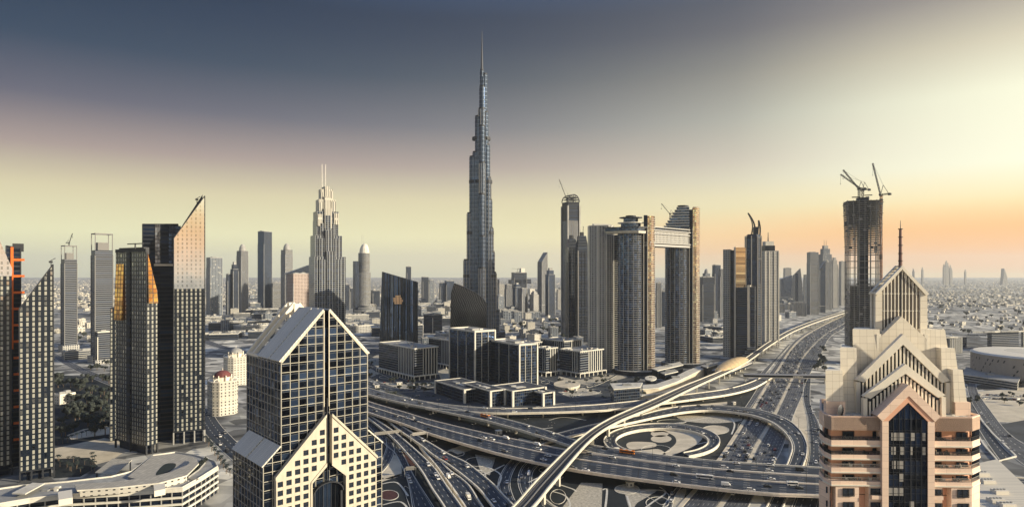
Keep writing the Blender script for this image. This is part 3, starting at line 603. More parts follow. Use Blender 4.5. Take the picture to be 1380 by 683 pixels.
def crane(label, base, mast_h, az, jib_len, jib_el, w=2.0, cat='crane', group=None, mat=None, r=.16, mast_mat=None):
    mat = mat or steel; t = thing('tower_crane', label, cat, base, az, group)
    m = MB(); lattice(m, (0, 0, -.2), (0, 0, mast_h), w, max(4, int(mast_h / (w * 1.4))), mast_mat or mat, r); m.build('mast', t)
    m = MB(); m.box(-w * .9, w * .9, -w * .9, w * .9, mast_h, mast_h + w * .7, mat); m.box(-w * .5, w * .6, w * .9, w * 1.8, mast_h + w * .2, mast_h + w * 1.3, mat); m.build('slewing_cab', t)
    e = R(jib_el); z0 = mast_h + w * .8; m = MB(); tip = (jib_len * math.cos(e), 0, z0 + jib_len * math.sin(e)); lattice(m, (w * .4, 0, z0), tip, w * .62, max(6, int(jib_len / w)), mat, r * .8); m.build('jib', t)
    m = MB(); lattice(m, (-w * .2, 0, z0), (-jib_len * .26, 0, z0 + .4), w * .7, 4, mat, r); m.box(-jib_len * .28, -jib_len * .2, -w * .6, w * .6, z0 - w * .8, z0 + w * .4, mat); m.build('counter_jib', t)
    m = MB(); ap = (-w * 1.2, 0, z0 + jib_len * .28); m.bar((w * .3, 0, z0), ap, r * 2.4, mat); m.bar((-jib_len * .22, 0, z0), ap, r * 2, mat); m.bar(ap, tip, r * .9, mat); m.build('a_frame', t)
    m = MB(); m.bar(tip, (tip[0], 0, tip[2] - jib_len * .35), r * .8, mat); m.box(tip[0] - .5, tip[0] + .5, -.5, .5, tip[2] - jib_len * .35 - 1.4, tip[2] - jib_len * .35, mat); m.build('hook_line', t)
    return t
def box3(pxL, pxC, pxR, Yc, deg):
    """A box seen corner-on: nearest corner at column pxC, far corners at pxL and pxR; returns corner, width, depth, angle."""
    th_ = R(deg); l, c, r = ((p - 690) / F for p in (pxL, pxC, pxR)); Xc = c * Yc
    a = (r * Yc - Xc) / (math.cos(th_) - r * math.sin(th_)); b = (Xc - l * Yc) / (math.sin(th_) + l * math.cos(th_))
    return (Xc, Yc), a, b, th_

# ---- the gridded gable tower in front (local axes: u along its right face, v back along its left face)
(cx, cy), A, B, th_ = box3(333, 379, 495, 280, 42)
D = thing('gable_tower', 'dark glass tower with pale grid, split gable top and arched entrance recess', 'tower', (cx, cy, 0), th_)
ze, zp = 170 - 120 * .3294, 153.0; um = A / 2; sl = 1.25
m = MB(); gl = base_mat('tower_glass', (.022, .030, .045), .07, 0, spec=.6)
gl2 = facade('tower_glass_panes', (.022, .028, .038), (.045, .056, .075), 3.9, 3.9, .93, .93, metal=.75, grough=.06, var=.85, tilt=.03)
# body: two gabled halves with the slot between them
for s_ in (0, 1):
    u0, u1 = (0, um - sl) if s_ == 0 else (um + sl, A); za, zb = (ze, zp - .6) if s_ == 0 else (zp - .6, ze)
    m.prism([(u0, 0), (u1, 0), (u1, B * .62), (u0, B * .62)], 0, [za, zb, zb, za], gl2, roof_pale)
m.prism([(0, B * .62), (A, B * .62), (A, B), (0, B)], 0, ze, gl2, roof_pale)
m.box(um - sl, um + sl, 1.2, B * .62, 0, zp - 6, gl2)
m.build('glass_body', D)
def gridface(m, O, U, n, L, z0, ztop, pitch, vp, w, proud, mat, zs=0):
    """Mullions and transoms on a wall whose top follows ztop(u)."""
    O, U, n = Vector(O), Vector(U), Vector(n); k = max(1, round(L / pitch))
    for i in range(k + 1):
        u = L * i / k; p = O + U * u
        m.bar((p.x, p.y, z0), (p.x, p.y, ztop(u)), w, mat, w) if True else None
    z = z0
    while z < max(ztop(0), ztop(L), ztop(L / 2)):
        us = [L * j / 60 for j in range(61) if ztop(L * j / 60) >= z]
        if us and us[-1] - us[0] > .8: m.bar(O + U * us[0] + Vector((0, 0, z)), O + U * us[-1] + Vector((0, 0, z)), w, mat, w)
        z += vp
bone = base_mat('bone_grid', (.55, .50, .40), .55, noise=.14, nscale=.35); grid_m = base_mat('grid_metal', (.44, .415, .35), .45, noise=.1)
m = MB(); q = .12
gridface(m, (0, -q, 0), (1, 0, 0), (0, -1, 0), um - sl, 40, lambda u: ze + (zp - .6 - ze) * u / (um - sl), 3.9, 3.9, .25, .2, grid_m)
gridface(m, (um + sl, -q, 0), (1, 0, 0), (0, -1, 0), um - sl, 40, lambda u: zp - .6 + (ze - zp + .6) * u / (um - sl), 3.9, 3.9, .25, .2, grid_m)
m.bar((0, -q, ze), (um - sl, -q, zp - .3), .7, bone, .9); m.bar((um + sl, -q, zp - .3), (A, -q, ze), .7, bone, .9)
for u in (um - sl, um + sl): m.bar((u, -q, 40), (u, -q, zp - .4), .45, bone)
m.build('front_grid', D)
m = MB(); gridface(m, (-q, 0, 0), (0, 1, 0), (-1, 0, 0), B, 40, lambda u: ze, 3.9, 3.9, .26, .2, alu); m.build('side_grid', D)
m = MB(); gridface(m, (A + q, 0, 0), (0, 1, 0), (1, 0, 0), B, 40, lambda u: ze, 3.9, 3.9, .26, .2, alu); m.build('side_grid', D)
# roof plates, two ribbed panels with a joint between
ribm = facade('ribbed_roof_plate', (.30, .29, .27), (.74, .70, .61), 1.25, 400, .82, 1.0, metal=0, grough=.55, var=.05, tilt=0)
def slope_plate(m, a, b, c, d, th, mat):
    a, b, c, d = map(Vector, (a, b, c, d)); n = (b - a).cross(d - a).normalized()
    if n.z < 0: n = -n
    T = [p + n * th for p in (a, b, c, d)]; Bm = [a, b, c, d]; L1, L2 = (b - a).length, (d - a).length
    fl = (b - a).cross(d - a).z < 0
    uv = [(0, 0), (L1, 0), (L1, L2), (0, L2)]
    m.face(T[::-1] if fl else T, mat, uv[::-1] if fl else uv)
    for i in range(4):
        j = (i + 1) % 4; f = [Bm[i], Bm[j], T[j], T[i]]; m.face(f[::-1] if fl else f, mat)
for v0, v1 in ((-.4, B * .27), (B * .29, B * .62)):
    m = MB(); slope_plate(m, (-.6, v0, ze + .1), (-.6, v1, ze + .1), (um - sl, v1, zp - .2), (um - sl, v0, zp - .2), .7, ribm); m.build('roof_plate', D)
    m = MB(); slope_plate(m, (A + .6, v0, ze + .1), (A + .6, v1, ze + .1), (um + sl, v1, zp - .2), (um + sl, v0, zp - .2), .7, ribm); m.build('roof_plate', D)
# open rear gable over a white box
m = MB()
for v in (B - 1.5, B * .8):
    m.bar((0, v, ze), (um - 1, v, zp + 1.5), 1.5, cream, 1.9); m.bar((um + 1, v, zp + 1.5), (A, v, ze), 1.5, cream, 1.9)
m.box(um - 1.5, um + 1.5, B - 3.2, B - .4, ze, zp + 2, cream); m.box(um - 1.4, um + 1.4, B * .8 - 1.2, B * .8 + 1.2, ze, zp + 1.6, cream)
m.bar((0, B - 1.5, ze + .3), (0, B * .62, ze + .3), 1.2, cream); m.bar((A, B - 1.5, ze + .3), (A, B * .62, ze + .3), 1.2, cream)
m.build('open_gable_frame', D)
m = MB(); m.box(um - 11, um + 11, B * .64, B * .78, ze, zp - 11, white); m.box(um - 8, um + 8, B * .82, B * .93, ze, zp - 14, cream); m.build('roof_plant', D)
# lower tier: shoulders left and right, and the beige gabled wall with punched windows in front
w1 = 7.9; zl = 85.5; zh = 92.8
m = MB()
m.prism([(-w1, 0), (0, 0), (0, B * .9), (-w1, B * .9)], 0, [zl, zh, zh, zl], gl2, roof_pale); m.prism([(A, 0), (A + w1, 0), (A + w1, B * .9), (A, B * .9)], 0, [zh, zl, zl, zh], gl2, roof_pale); m.build('shoulder_body', D)
for v0, v1 in ((-.4, B * .42), (B * .45, B * .9)):
    for sg in (0, 1):
        ux, uy = (-w1 - .5, -.1) if sg == 0 else (A + w1 + .5, A + .1)
        m = MB(); slope_plate(m, (ux, v0, zl), (ux, v1, zl), (uy, v1, zh + .4), (uy, v0, zh + .4), .6, ribm); m.build('shoulder_roof', D)
m = MB()
gridface(m, (-w1 - q, 0, 0), (0, 1, 0), (-1, 0, 0), B * .9, 40, lambda u: zl, 3.9, 3.9, .26, .2, alu); gridface(m, (-w1, -q, 0), (1, 0, 0), (0, -1, 0), w1, 40, lambda u: zl + (zh - zl) * u / w1, 3.9, 3.9, .25, .2, grid_m); m.build('shoulder_grid', D); m = MB()
gridface(m, (A + w1 + q, 0, 0), (0, 1, 0), (1, 0, 0), B * .9, 40, lambda u: zl, 3.9, 3.9, .26, .2, alu); gridface(m, (A, -q, 0), (1, 0, 0), (0, -1, 0), w1, 40, lambda u: zh + (zl - zh) * u / w1, 3.9, 3.9, .25, .2, grid_m)
m.build('shoulder_grid', D)
# beige wall: built as a lattice of piers and spandrels, so the windows sit in real openings
z_pk, z_ed, ov, vf, dp = 104.5, 80.5, 3.4, -3.0, 2.6
def wall_top(u): 
    t = abs(u - um); return z_pk - (z_pk - z_ed) * max(0, t - sl) / (um + ov - sl)
def notch(u):   # underside of the wall beside the arch
    t = abs(u - um); return -1e3 if t > 8.6 else (82 - (82 - 75) * (t - sl) / (8.6 - sl))
pit = 3.9; ww = 2.45; wins = []
m = MB()
for sg in (-1, 1):
    for k in range(7):
        t0 = sl + .2 + k * pit; t1 = min(t0 + pit, um + ov)
        if t1 - t0 < .5: continue
        t1 = min(t0 + pit, um + ov); tw0, tw1 = t0 + (pit - ww) / 2, t0 + (pit + ww) / 2
        U = lambda t: um + sg * t
        for (ta, tb) in ((t0, tw0), (tw1, t1)):
            if tb <= ta or ta >= um + ov: continue
            tb = min(tb, um + ov); lo_a, lo_b = max(0, notch(U(ta))), max(0, notch(U(tb)))
            P_ = [(U(ta), vf), (U(tb), vf), (U(tb), 0), (U(ta), 0)]
            m.prism(P_, [lo_a, lo_b, lo_b, lo_a], [wall_top(U(ta)), wall_top(U(tb)), wall_top(U(tb)), wall_top(U(ta))], bone, bone, True)
        if tw1 > um + ov: continue
        zlo = max(0, notch(U(tw0)), notch(U(tw1))); ztop = min(wall_top(U(tw0)), wall_top(U(tw1)))
        zc = 102.0; spans = []
        while zc > 20:
            z0, z1 = zc - ww, zc
            if z1 < ztop - 1.2 and z0 > zlo + 1.0: spans.append((z0, z1))
            zc -= pit
        zprev = None; P_ = [(U(tw0), vf + .02), (U(tw1), vf + .02), (U(tw1), -.02), (U(tw0), -.02)]
        hi = [wall_top(U(tw0)), wall_top(U(tw1)), wall_top(U(tw1)), wall_top(U(tw0))]
        for z0, z1 in spans:
            m.prism(P_, z1, hi, bone, bone, True); hi = z0; wins.append((U((tw0 + tw1) / 2), z0, z1))
        lo2 = max(0, notch(U(tw0))), max(0, notch(U(tw1)))
        m.prism(P_, [lo2[0], lo2[1], lo2[1], lo2[0]], hi, bone, bone, True)
m.build('beige_wall', D)
wins.sort(key=lambda w: -w[1])
wm0 = None; rest = MB()
for i, (u, z0, z1) in enumerate(wins):
    if i < 86:
        if wm0 is None:
            w = MB(); w.box(-ww / 2, ww / 2, -.12, .12, -ww / 2, ww / 2, dark_glass); w.bar((0, -.16, -ww / 2), (0, -.16, ww / 2), .1, steel); w.bar((-ww / 2, -.16, .2), (ww / 2, -.16, .2), .1, steel); wm0 = w.build('window', D); o = wm0
        else:
            o = wm0.copy(); COL.objects.link(o); o.parent = D
        o.location = (u, vf + .55, (z0 + z1) / 2)
    else: rest.box(u - ww / 2, u + ww / 2, vf + .4, vf + .65, z0, z1, dark_glass)
if rest.f:
    o = rest.build('window_rows', D); o['kind'] = 'stuff'
m = MB()
m.panel([(um - sl - .1, vf - .5, z_pk + .5), (um - um - ov - .4, vf - .5, z_ed + .4), (um - um - ov - .4, vf - .5, z_ed - 1.0), (um - sl - .1, vf - .5, z_pk - .9)], (0, 1, 0), .6, bone)
m.panel([(um + sl + .1, vf - .5, z_pk + .5), (A + ov + .4, vf - .5, z_ed + .4), (A + ov + .4, vf - .5, z_ed - 1.0), (um + sl + .1, vf - .5, z_pk - .9)], (0, 1, 0), .6, bone)
for sg in (-1, 1):
    m.panel([(um + sg * sl, vf - .45, 82.6), (um + sg * 8.8, vf - .45, 75.4), (um + sg * 8.8, vf - .45, 74.2), (um + sg * sl, vf - .45, 81)], (0, 1, 0), .5, bone); m.box(um + sg * 8.6 - .35, um + sg * 8.6 + .35, vf - .4, vf + .1, 0, 75, bone)
m.build('gable_coping', D)
# arch: dark vault recess with its own pane grid
arch = [(um - 7.4, 0), (um + 7.4, 0), (um + 7.4, 68)] + [(um + 7.4 * math.cos(R(a)), 68 + 5.2 * math.sin(R(a))) for a in range(15, 180, 15)] + [(um - 7.4, 68)]
m = MB(); m.panel([(u, -.7, z) for u, z in arch], (0, 1, 0), .5, gl2); m.build('arch_glass', D)
m = MB()
for i in range(2, len(arch)):
    p, q_ = arch[i], arch[(i + 1) % len(arch)]; m.bar((p[0], -1.6, p[1]), (q_[0], -1.6, q_[1]), .5, steel, 2.2, up=(0, 1, 0))
m.bar((um + 7.4, -1.6, 0), (um + 7.4, -1.6, 68), .5, steel, 2.2)
for u in range(-6, 7, 2): m.bar((um + u, -.9, 0), (um + u, -.9, 72.5 - abs(u) * .35), .12, steel)
m.build('arch_frame', D)
m = MB(); m.box(um - sl, um + sl, -.6, 0, 70, 108, gl2); m.bar((um, -.9, 74), (um, -.9, 112), .3, steel); m.build('slot_glass', D)
# ---- the peach tower in the right foreground. Local axes: u right, v back, z up
Y0 = 170.0; XC = 105.0
PT = thing('peach_tower', 'peach apartment tower with cream stepped gables, dark glass centre and tall spire', 'tower', (XC, Y0, 0), R(-2))
def U(px, v=0): return (px - 690) * (Y0 + v) / F - XC
def V(py, v=0): return H - (py - HY) * (Y0 + v) / F
zb = 40.0
deck = V(562)
out = [(U(1122), 0), (U(1308), 0), (U(1318, 3), 3.2), (U(1318, 3) - 1, 8), (11, 24), (-11, 24), (U(1112, 3) + 1, 8), (U(1112, 3), 3.2)]
core = [(U(1126), 2.2), (U(1304), 2.2), (U(1314, 3), 4.4), (U(1314, 3) - 1, 8.2), (10, 23), (-10, 23), (U(1116, 3) + 1, 8.2), (U(1116, 3), 4.4)]
m = MB(); m.prism(core, zb, deck - .2, peach_deep, roof_pale); m.build('wall', PT)
# floor bands: parapet fronts that wrap the corners, left and right of the central bay
bands = [(563, 580), (593.5, 602.5), (613, 620.5), (630.5, 638.5), (648.8, 656)]
def band_poly(side, inset=0.0):
    if side < 0: return [(U(1187), 0 + inset), (U(1187), 2.6), (U(1126), 2.6), (U(1117, 3), 5), (U(1117, 3) + .8, 8.4), (U(1112, 3) + 1 + inset, 8.4), (U(1112, 3) + inset, 3.2), (U(1122) + inset * .4, 0 + inset)]
    return [(U(1256), 0 + inset), (U(1308) - inset * .4, 0 + inset), (U(1318, 3) - inset, 3.2), (U(1318, 3) - 1 - inset, 8.4), (U(1313, 3) - .8, 8.4), (U(1313, 3), 5), (U(1304), 2.6), (U(1256), 2.6)]
for k, (ya, yb) in enumerate(bands):
    for sd in (-1, 1):
        m = MB(); m.prism(band_poly(sd), V(yb), V(ya), peach, peach, True)
        if k: m.prism(band_poly(sd, -.18), V(yb) + .2, V(yb) + .55, cream, cream, True)
        m.build('balcony', PT)
# railings above each balcony and the glass doors behind them
for k, (ya, yb) in enumerate(bands[1:]):
    for sd in (-1, 1):
        mt = steel if k < 2 else alu; z0 = V(ya); hr = .95; m = MB()
        pl = band_poly(sd, .25); line = ([pl[0], pl[-1], pl[-2], pl[-3]] if sd < 0 else [pl[0], pl[1], pl[2], pl[3]])
        for a, b in zip(line[:-1], line[1:]):
            m.bar((*a, z0 + hr), (*b, z0 + hr), .12, mt); n = max(2, int(math.hypot(b[0] - a[0], b[1] - a[1]) / .35))
            for i in range(n + 1): m.bar((a[0] + (b[0] - a[0]) * i / n, a[1] + (b[1] - a[1]) * i / n, z0), (a[0] + (b[0] - a[0]) * i / n, a[1] + (b[1] - a[1]) * i / n, z0 + hr), .07 if k > 1 else .16, mt)
        m.build('railing', PT)
        rg = random.Random(k * 7 + sd); m = MB()
        for _ in range(5):
            u = rg.uniform(U(1140), U(1180)) if sd < 0 else rg.uniform(U(1262), U(1298)); w = rg.uniform(.4, 1.1); h = rg.uniform(.5, 1.3)
            mt2 = rg.choice((steel, white, foliage, alu)); m.box(u - w / 2, u + w / 2, 1.0, 1.5, z0, z0 + h * .5, mt2); m.box(u - w / 2, u - w / 2 + .12, 1.0, 1.5, z0, z0 + h, mt2)
        m.build('balcony_furniture', PT)
def window(px0, px1, py0, py1, v, cols=2, curt=0.0, par=PT):
    u0, u1, z0, z1 = U(px0, v), U(px1, v), V(py1, v), V(py0, v)
    w = MB(); w.box(u0 + .1, u1 - .1, v - .14, v + .05, z0 + .1, z1 - .1, dark_glass)
    if curt: w.box(u0 + (u1 - u0) * .12, u0 + (u1 - u0) * (.12 + curt), v - .17, v - .15, z0 + .2, z1 - .2, alu)
    o = w.build('window', par)
    w = MB()
    for k in range(cols + 1): u = u0 + (u1 - u0) * k / cols; w.bar((u, v - .2, z0), (u, v - .2, z1), .13, steel)
    for z in (z0, z0 + (z1 - z0) * .3, z1): w.bar((u0, v - .2, z), (u1, v - .2, z), .13, steel)
    w.build('frame', o)
for ya, yb in zip([b[1] for b in bands[:-1]], [b[0] for b in bands[1:]]):
    for a, b in ((1136, 1151), (1176, 1188), (1255, 1266), (1286, 1301)): window(a, b, ya + 1, yb, 2.2)
    for sd in (-1, 1):
        u = U(1117.5, 3) if sd < 0 else U(1312.5, 3); m = MB(); m.box(u - 1.0, u + 1.0, 3.25, 3.4, V(yb), V(ya + 1), dark_glass); m.bar((u - .2, 3.1, V(yb)), (u - .2, 3.1, V(ya + 1)), .12, steel); m.build('window', PT)
# lower flush storeys
yl = 656; fl = 18.7
m = MB()
for a, b in ((1128, 1159), (1172, 1187), (1256, 1269), (1281, 1308)):
    m.prism([(U(a), .15), (U(b), .15), (U(b), 2.6), (U(a), 2.6)], zb, V(yl) + .05, peach)
m.prism([(U(1126), 2.6), (U(1117), 5.2), (U(1112, 3), 3.3), (U(1121), .6)], zb, V(yl), peach); m.prism([(U(1304), 2.6), (U(1309), .6), (U(1318, 3), 3.3), (U(1313), 5.2)], zb, V(yl), peach)
m.build('lower_wall', PT)
for k in range(7):
    y0 = 658 + fl * k
    window(1137, 1152, y0, y0 + 10.5, .1); window(1288, 1303, y0, y0 + 10.5, .1)
    for a, b in ((1174, 1188), (1255, 1268)):
        window(a, b, y0, y0 + 8, .1)
        m = MB(); m.box(U(a), U(b), -.7, .1, V(y0 + 13.5), V(y0 + 8.6), peach); m.bar((U(a), -.6, V(y0 + 7.2)), (U(b), -.6, V(y0 + 7.2)), .1, steel); m.build('balcony', PT)
    m = MB(); m.box(U(1113.5, 2), U(1119.5, 2), 1.5, 1.7, V(y0 + 9.5), V(y0 + 1), dark_glass); m.build('window', PT)
    m = MB(); m.box(U(1159), U(1172), 2.0, 2.2, V(y0 + 12.2), V(y0 + 11.6), bark); m.box(U(1269), U(1281), 2.0, 2.2, V(y0 + 12.2), V(y0 + 11.6), bark); m.build('recess_ledge', PT)
# piers and the gable around the central glass
m = MB()
m.box(U(1187), U(1195.5), -.9, 2.6, zb, V(566), peach); m.box(U(1247), U(1256), -.9, 2.6, zb, V(566), peach)
def strip(m, P_, Q_, v0, v1, mat):
    """A solid gable band between an outer and an inner line of (u, z) points."""
    n = len(P_)
    for i in range(n - 1):
        a, b, c, d = P_[i], P_[i + 1], Q_[i + 1], Q_[i]
        m.face([(d[0], v0, d[1]), (c[0], v0, c[1]), (b[0], v0, b[1]), (a[0], v0, a[1])], mat, [d, c, b, a])
        m.face([(a[0], v1, a[1]), (b[0], v1, b[1]), (c[0], v1, c[1]), (d[0], v1, d[1])], mat, [a, b, c, d])
        L = math.hypot(b[0] - a[0], b[1] - a[1])
        m.face([(a[0], v0, a[1]), (b[0], v0, b[1]), (b[0], v1, b[1]), (a[0], v1, a[1])], mat, [(0, v0), (L, v0), (L, v1), (0, v1)])
        m.face([(d[0], v0, d[1]), (d[0], v1, d[1]), (c[0], v1, c[1]), (c[0], v0, c[1])], mat)
    for a, d in ((P_[0], Q_[0]), (P_[-1], Q_[-1])): m.face([(a[0], v0, a[1]), (a[0], v1, a[1]), (d[0], v1, d[1]), (d[0], v0, d[1])], mat)
pp = lambda L_, v=0: [(U(x, v), V(y, v)) for x, y in L_]
strip(m, pp([(1180, 559), (1221.5, 517), (1263, 559)]), pp([(1187, 566.5), (1221.5, 532), (1256, 566.5)]), -1.1, 5, peach)
strip(m, pp([(1187, 566.4), (1221.5, 532), (1256, 566.4)]), pp([(1195.5, 566.4), (1221.5, 541), (1247, 566.4)]), -.9, 1, peach_deep)
m.build('centre_gable', PT)
m = MB(); g3 = facade('centre_bay_glass', (.008, .012, .02), (.016, .026, .045), 2.4, 3.74, .93, .94, metal=.5, grough=.06, var=.8, tilt=.015)
P_ = pp([(1195.5, 700), (1247, 700), (1247, 566.4), (1221.5, 541), (1195.5, 566.4)]); P_[0] = (P_[0][0], zb); P_[1] = (P_[1][0], zb)
m.face([(u, -.45, z) for u, z in P_], g3, P_); m.face([(u, 2.2, z) for u, z in P_[::-1]], g3, P_[::-1]); m.build('centre_glass', PT)
m = MB()
for k in range(8): u = U(1195.5) + (U(1247) - U(1195.5)) * k / 7; m.bar((u, -.55, zb), (u, -.55, V(566) + (min(k, 7 - k) * 1.35)), .12, steel)
for k in range(14): m.bar((U(1195.5), -.55, V(579 + k * 9.4)), (U(1247), -.55, V(579 + k * 9.4)), .1, steel)
m.build('centre_mullions', PT)
for k, (y0, sp_) in enumerate(((582, ((1200, 1207), (1208, 1217), (1226, 1231), (1241, 1245))), (601, ((1200, 1206), (1212, 1217), (1225, 1228), (1241, 1245))), (620, ((1201, 1206), (1208, 1216))), (637, ((1210, 1216),)), (656, ((1196, 1216),)), (674, ((1224, 1230),)))):
    for a, b in sp_: m = MB(); m.box(U(a), U(b), -.52, -.46, V(y0 + 10.5), V(y0), alu); m.build('curtain', PT)
# roof deck, its parapet, dish and plant
m = MB(); dk = [(U(1123), .3), (U(1307), .3), (U(1317, 3), 3.3), (U(1317, 3) - 1, 8), (11, 23.8), (-11, 23.8), (U(1113, 3) + 1, 8), (U(1113, 3), 3.3)]
m.prism(dk, V(563) - 1.2, V(563) - .9, roof_pale, roof_pale); m.build('roof_deck', PT)
zd = V(563) - .9
m = MB(); parapet(m, out, V(580), V(561) - V(580), peach, .5); m.build('roof_parapet', PT)
# satellite dish
m = MB(); cx_, cz_ = U(1135, 2.5), V(553, 2.5)
for i in range(16):
    a0, a1 = 2 * math.pi * i / 16, 2 * math.pi * (i + 1) / 16
    for r0, r1 in ((0, .8), (.8, 1.35), (1.35, 1.7)):
        f = lambda a, r: (cx_ + r * math.cos(a) * .75 - r * r * .18, 2.5 + r * math.cos(a) * .5, cz_ + r * math.sin(a))
        m.face([f(a0, r0), f(a0, r1), f(a1, r1), f(a1, r0)], steel)
SD = thing('satellite_dish', 'dark satellite dish on the roof deck of the peach tower', 'satellite dish', (XC + cx_ + .1, Y0 + 2.5, zd))
o = m.build('dish', SD, (cx_, 2.5, zd)); m2 = MB(); m2.tube((0, .3, 0), (0, .3, cz_ - zd), .14, steel); m2.bar((-.8, -.2, cz_ - zd), (-1.3, -.5, cz_ - zd + .2), .12, alu); m2.build('stand', SD)
m = MB(); rg = random.Random(3)
for _ in range(14):
    u = rg.choice((rg.uniform(U(1120), U(1160)), rg.uniform(U(1275), U(1312)))); w = rg.uniform(.4, 1.4); v = rg.uniform(1.2, 4.5); m.box(u - w / 2, u + w / 2, v - w / 2, v + w / 2, zd, zd + rg.uniform(.4, 1.3), rg.choice((alu, roof_grey, white)))
m.build('roof_plant', PT)
# glazed gables with vertical slats
def slat_gable(name, apex, lft, rgt, band, v0, v1, foot, pitch, back):
    m = MB(); ax, ay = apex; (lx, ly), (rx, ry) = lft, rgt
    inner = [(lx + band * .75, ly + band * .25), (ax, ay + band), (rx - band * .75, ry + band * .25)]
    strip(m, pp([(lx, ly), (ax, ay), (rx, ry)], v0), pp(inner, v0), v0, v1, cream)
    m.box(U(lx, v0), U(lx + 5.5, v0), v0, v0 + 1.2, zd, V(ly + band * .2, v0), cream); m.box(U(rx - 5.5, v0), U(rx, v0), v0, v0 + 1.2, zd, V(ry + band * .2, v0), cream)
    m.build(name, PT)
    g = MB(); gp = pp([(lx + 3, ly + band * .5), (ax, ay + band * .5), (rx - 3, ry + band * .5)], v0)
    gp = [(gp[0][0], zd)] + gp + [(gp[-1][0], zd)]
    g.face([(u, v0 + back, z) for u, z in gp[::-1]], dark_glass); g.face([(u, v0 + back + .05, z) for u, z in gp], dark_glass); g.build('gable_glass', PT)
    s_ = MB(); u0, u1 = U(lx + 5, v0), U(rx - 5, v0); n = int((u1 - u0) / pitch)
    zt = lambda u: (lambda a: V(ly + band, v0) + (V(ay + band * 1.1, v0) - V(ly + band, v0)) * max(0, 1 - a))(abs(u - U(ax, v0)) / (U(rx, v0) - U(ax, v0)))
    for i in range(n + 1):
        u = u0 + (u1 - u0) * i / n; s_.bar((u, v0 + .5, zd), (u, v0 + .5, zt(u)), .22, cream, .5)
    s_.build('slats', PT)
slat_gable('lower_gable', (1220, 490), (1164, 534), (1273, 532), 13, 1.6, 2.9, 560, .98, 1.0)
slat_gable('upper_gable', (1216, 450), (1154, 512), (1278, 512), 14, 5.6, 6.9, 545, 1.0, 1.0)
# solid cream gable in front of the lantern
v = 9.6; m = MB()
strip(m, pp([(1183, 456), (1213, 426), (1246, 456)], v), pp([(1183, 492), (1213, 462), (1246, 492)], v), v, v + 3, f_panel)
m.box(U(1180, v), U(1186, v), v, v + 2, zd, V(450, v), cream); m.box(U(1243, v), U(1248, v), v, v + 2, zd, V(450, v), cream); m.build('solid_gable', PT)
# side tiers, each set back and lower than the last
for nm, (xl, xr), (bl, br), yt, va, vb in (('side_tier', (1150, 1186), (1150, 1186), 444, 9.0, 17), ('side_tier', (1134, 1156), (1133, 1156), 469, 6.5, 16), ('side_tier', (1115, 1138), (1113.6, 1138), 500, 4.0, 12), ('side_tier', (1240, 1272.5), (1240, 1287), 444, 9.0, 17), ('side_tier', (1268, 1286), (1268, 1296), 469, 6.5, 16), ('side_tier', (1284, 1297), (1284, 1303), 498, 4.0, 12)):
    m = MB(); k = .50 if xl < 1200 else -.50
    lo_ = [(U(bl, va), va), (U(br, va), va), (U(br, va) - (.4 * (vb - va) if xl > 1200 else 0), vb), (U(bl, va) + (.5 * (vb - va) if xl < 1200 else 0), vb)]
    hi_ = [(U(xl, va), va + .8), (U(xr, va), va + .8), (U(xr, va) - (.4 * (vb - va) if xl > 1200 else 0), vb - .4), (U(xl, va) + (.5 * (vb - va) if xl < 1200 else 0), vb - .4)]
    m.loft([lo_, hi_], [zd, V(yt, va)], f_panel, cream); m.build(nm, PT)
m = MB(); m.box(U(1113.5, 4), U(1139, 4), 3.7, 5.2, zd, V(541, 4), peach); m.build('tier_plinth', PT); m = MB(); m.box(U(1284, 4), U(1304, 4), 3.7, 5.2, zd, V(541, 4), peach); m.build('tier_plinth', PT)
# lantern: open slatted gable house and the spire
va, vb = 11.6, 14.6; m = MB()
for a, b in ((1178, 1187), (1237, 1246.5)):
    for v in (va, vb - 1): m.box(U(a, va), U(b, va), v, v + 1, zd, V(393, va), f_panel)
strip(m, pp([(1176.5, 396), (1212.5, 358), (1248, 396)], va), pp([(1180, 398), (1212.5, 363), (1244, 398)], va), va - .4, va + .5, cream)
strip(m, pp([(1176.5, 396), (1212.5, 358), (1248, 396)], va), pp([(1180, 398), (1212.5, 363), (1244, 398)], va), vb - .5, vb + .4, cream)
m.bar((U(1212.5, va), va, V(359, va) ), (U(1212.5, va), vb, V(359, va)), .5, cream)
for y in (395, 418): m.box(U(1186, va), U(1238, va), va + .1, va + .4, V(y + 1.3, va), V(y, va), cream); m.box(U(1186, va), U(1238, va), vb - .4, vb - .1, V(y + 1.3, va), V(y, va), cream)
for q_ in (1178, 1246): m.bar((U(q_, va), va, V(395, va)), (U(q_, va), vb, V(395, va)), .5, cream)
m.build('lantern_frame', PT)
slat_dark = base_mat('slat_bronze', (.10, .085, .075), .5, .4); m = MB(); n = 21
for i in range(n + 1):
    x = 1187.5 + (1237 - 1187.5) * i / n; yt = 363.5 + abs(x - 1212.5) * 1.0
    m.bar((U(x, va), va + .2, zd + 12), (U(x, va), va + .2, V(yt, va)), .24, cream if i % 2 else slat_dark, .3); m.bar((U(x + 1.3, va), vb - .3, zd + 12), (U(x + 1.3, va), vb - .3, V(yt + 1, va)), .26, slat_dark, .3)
m.bar((U(1212, va), va + .2, zd + 12), (U(1212, va), va + .2, V(366, va)), .35, steel)
for y in (400, 420, 430): m.bar((U(1187, va), va + .3, V(y, va)), (U(1238, va), va + .3, V(y, va)), .14, steel)
m.build('lantern_slats', PT)
m = MB()
for i in range(8):
    for sg in (-1, 1):
        t_ = (i + .4) / 8; x = 1212.5 + sg * 34 * t_; z = V(360 + 36 * t_, va); m.bar((U(x, va), va, z), (U(x, va), vb, z), .22, steel if i % 2 else cream, .2)
m.build('lantern_rafters', PT)
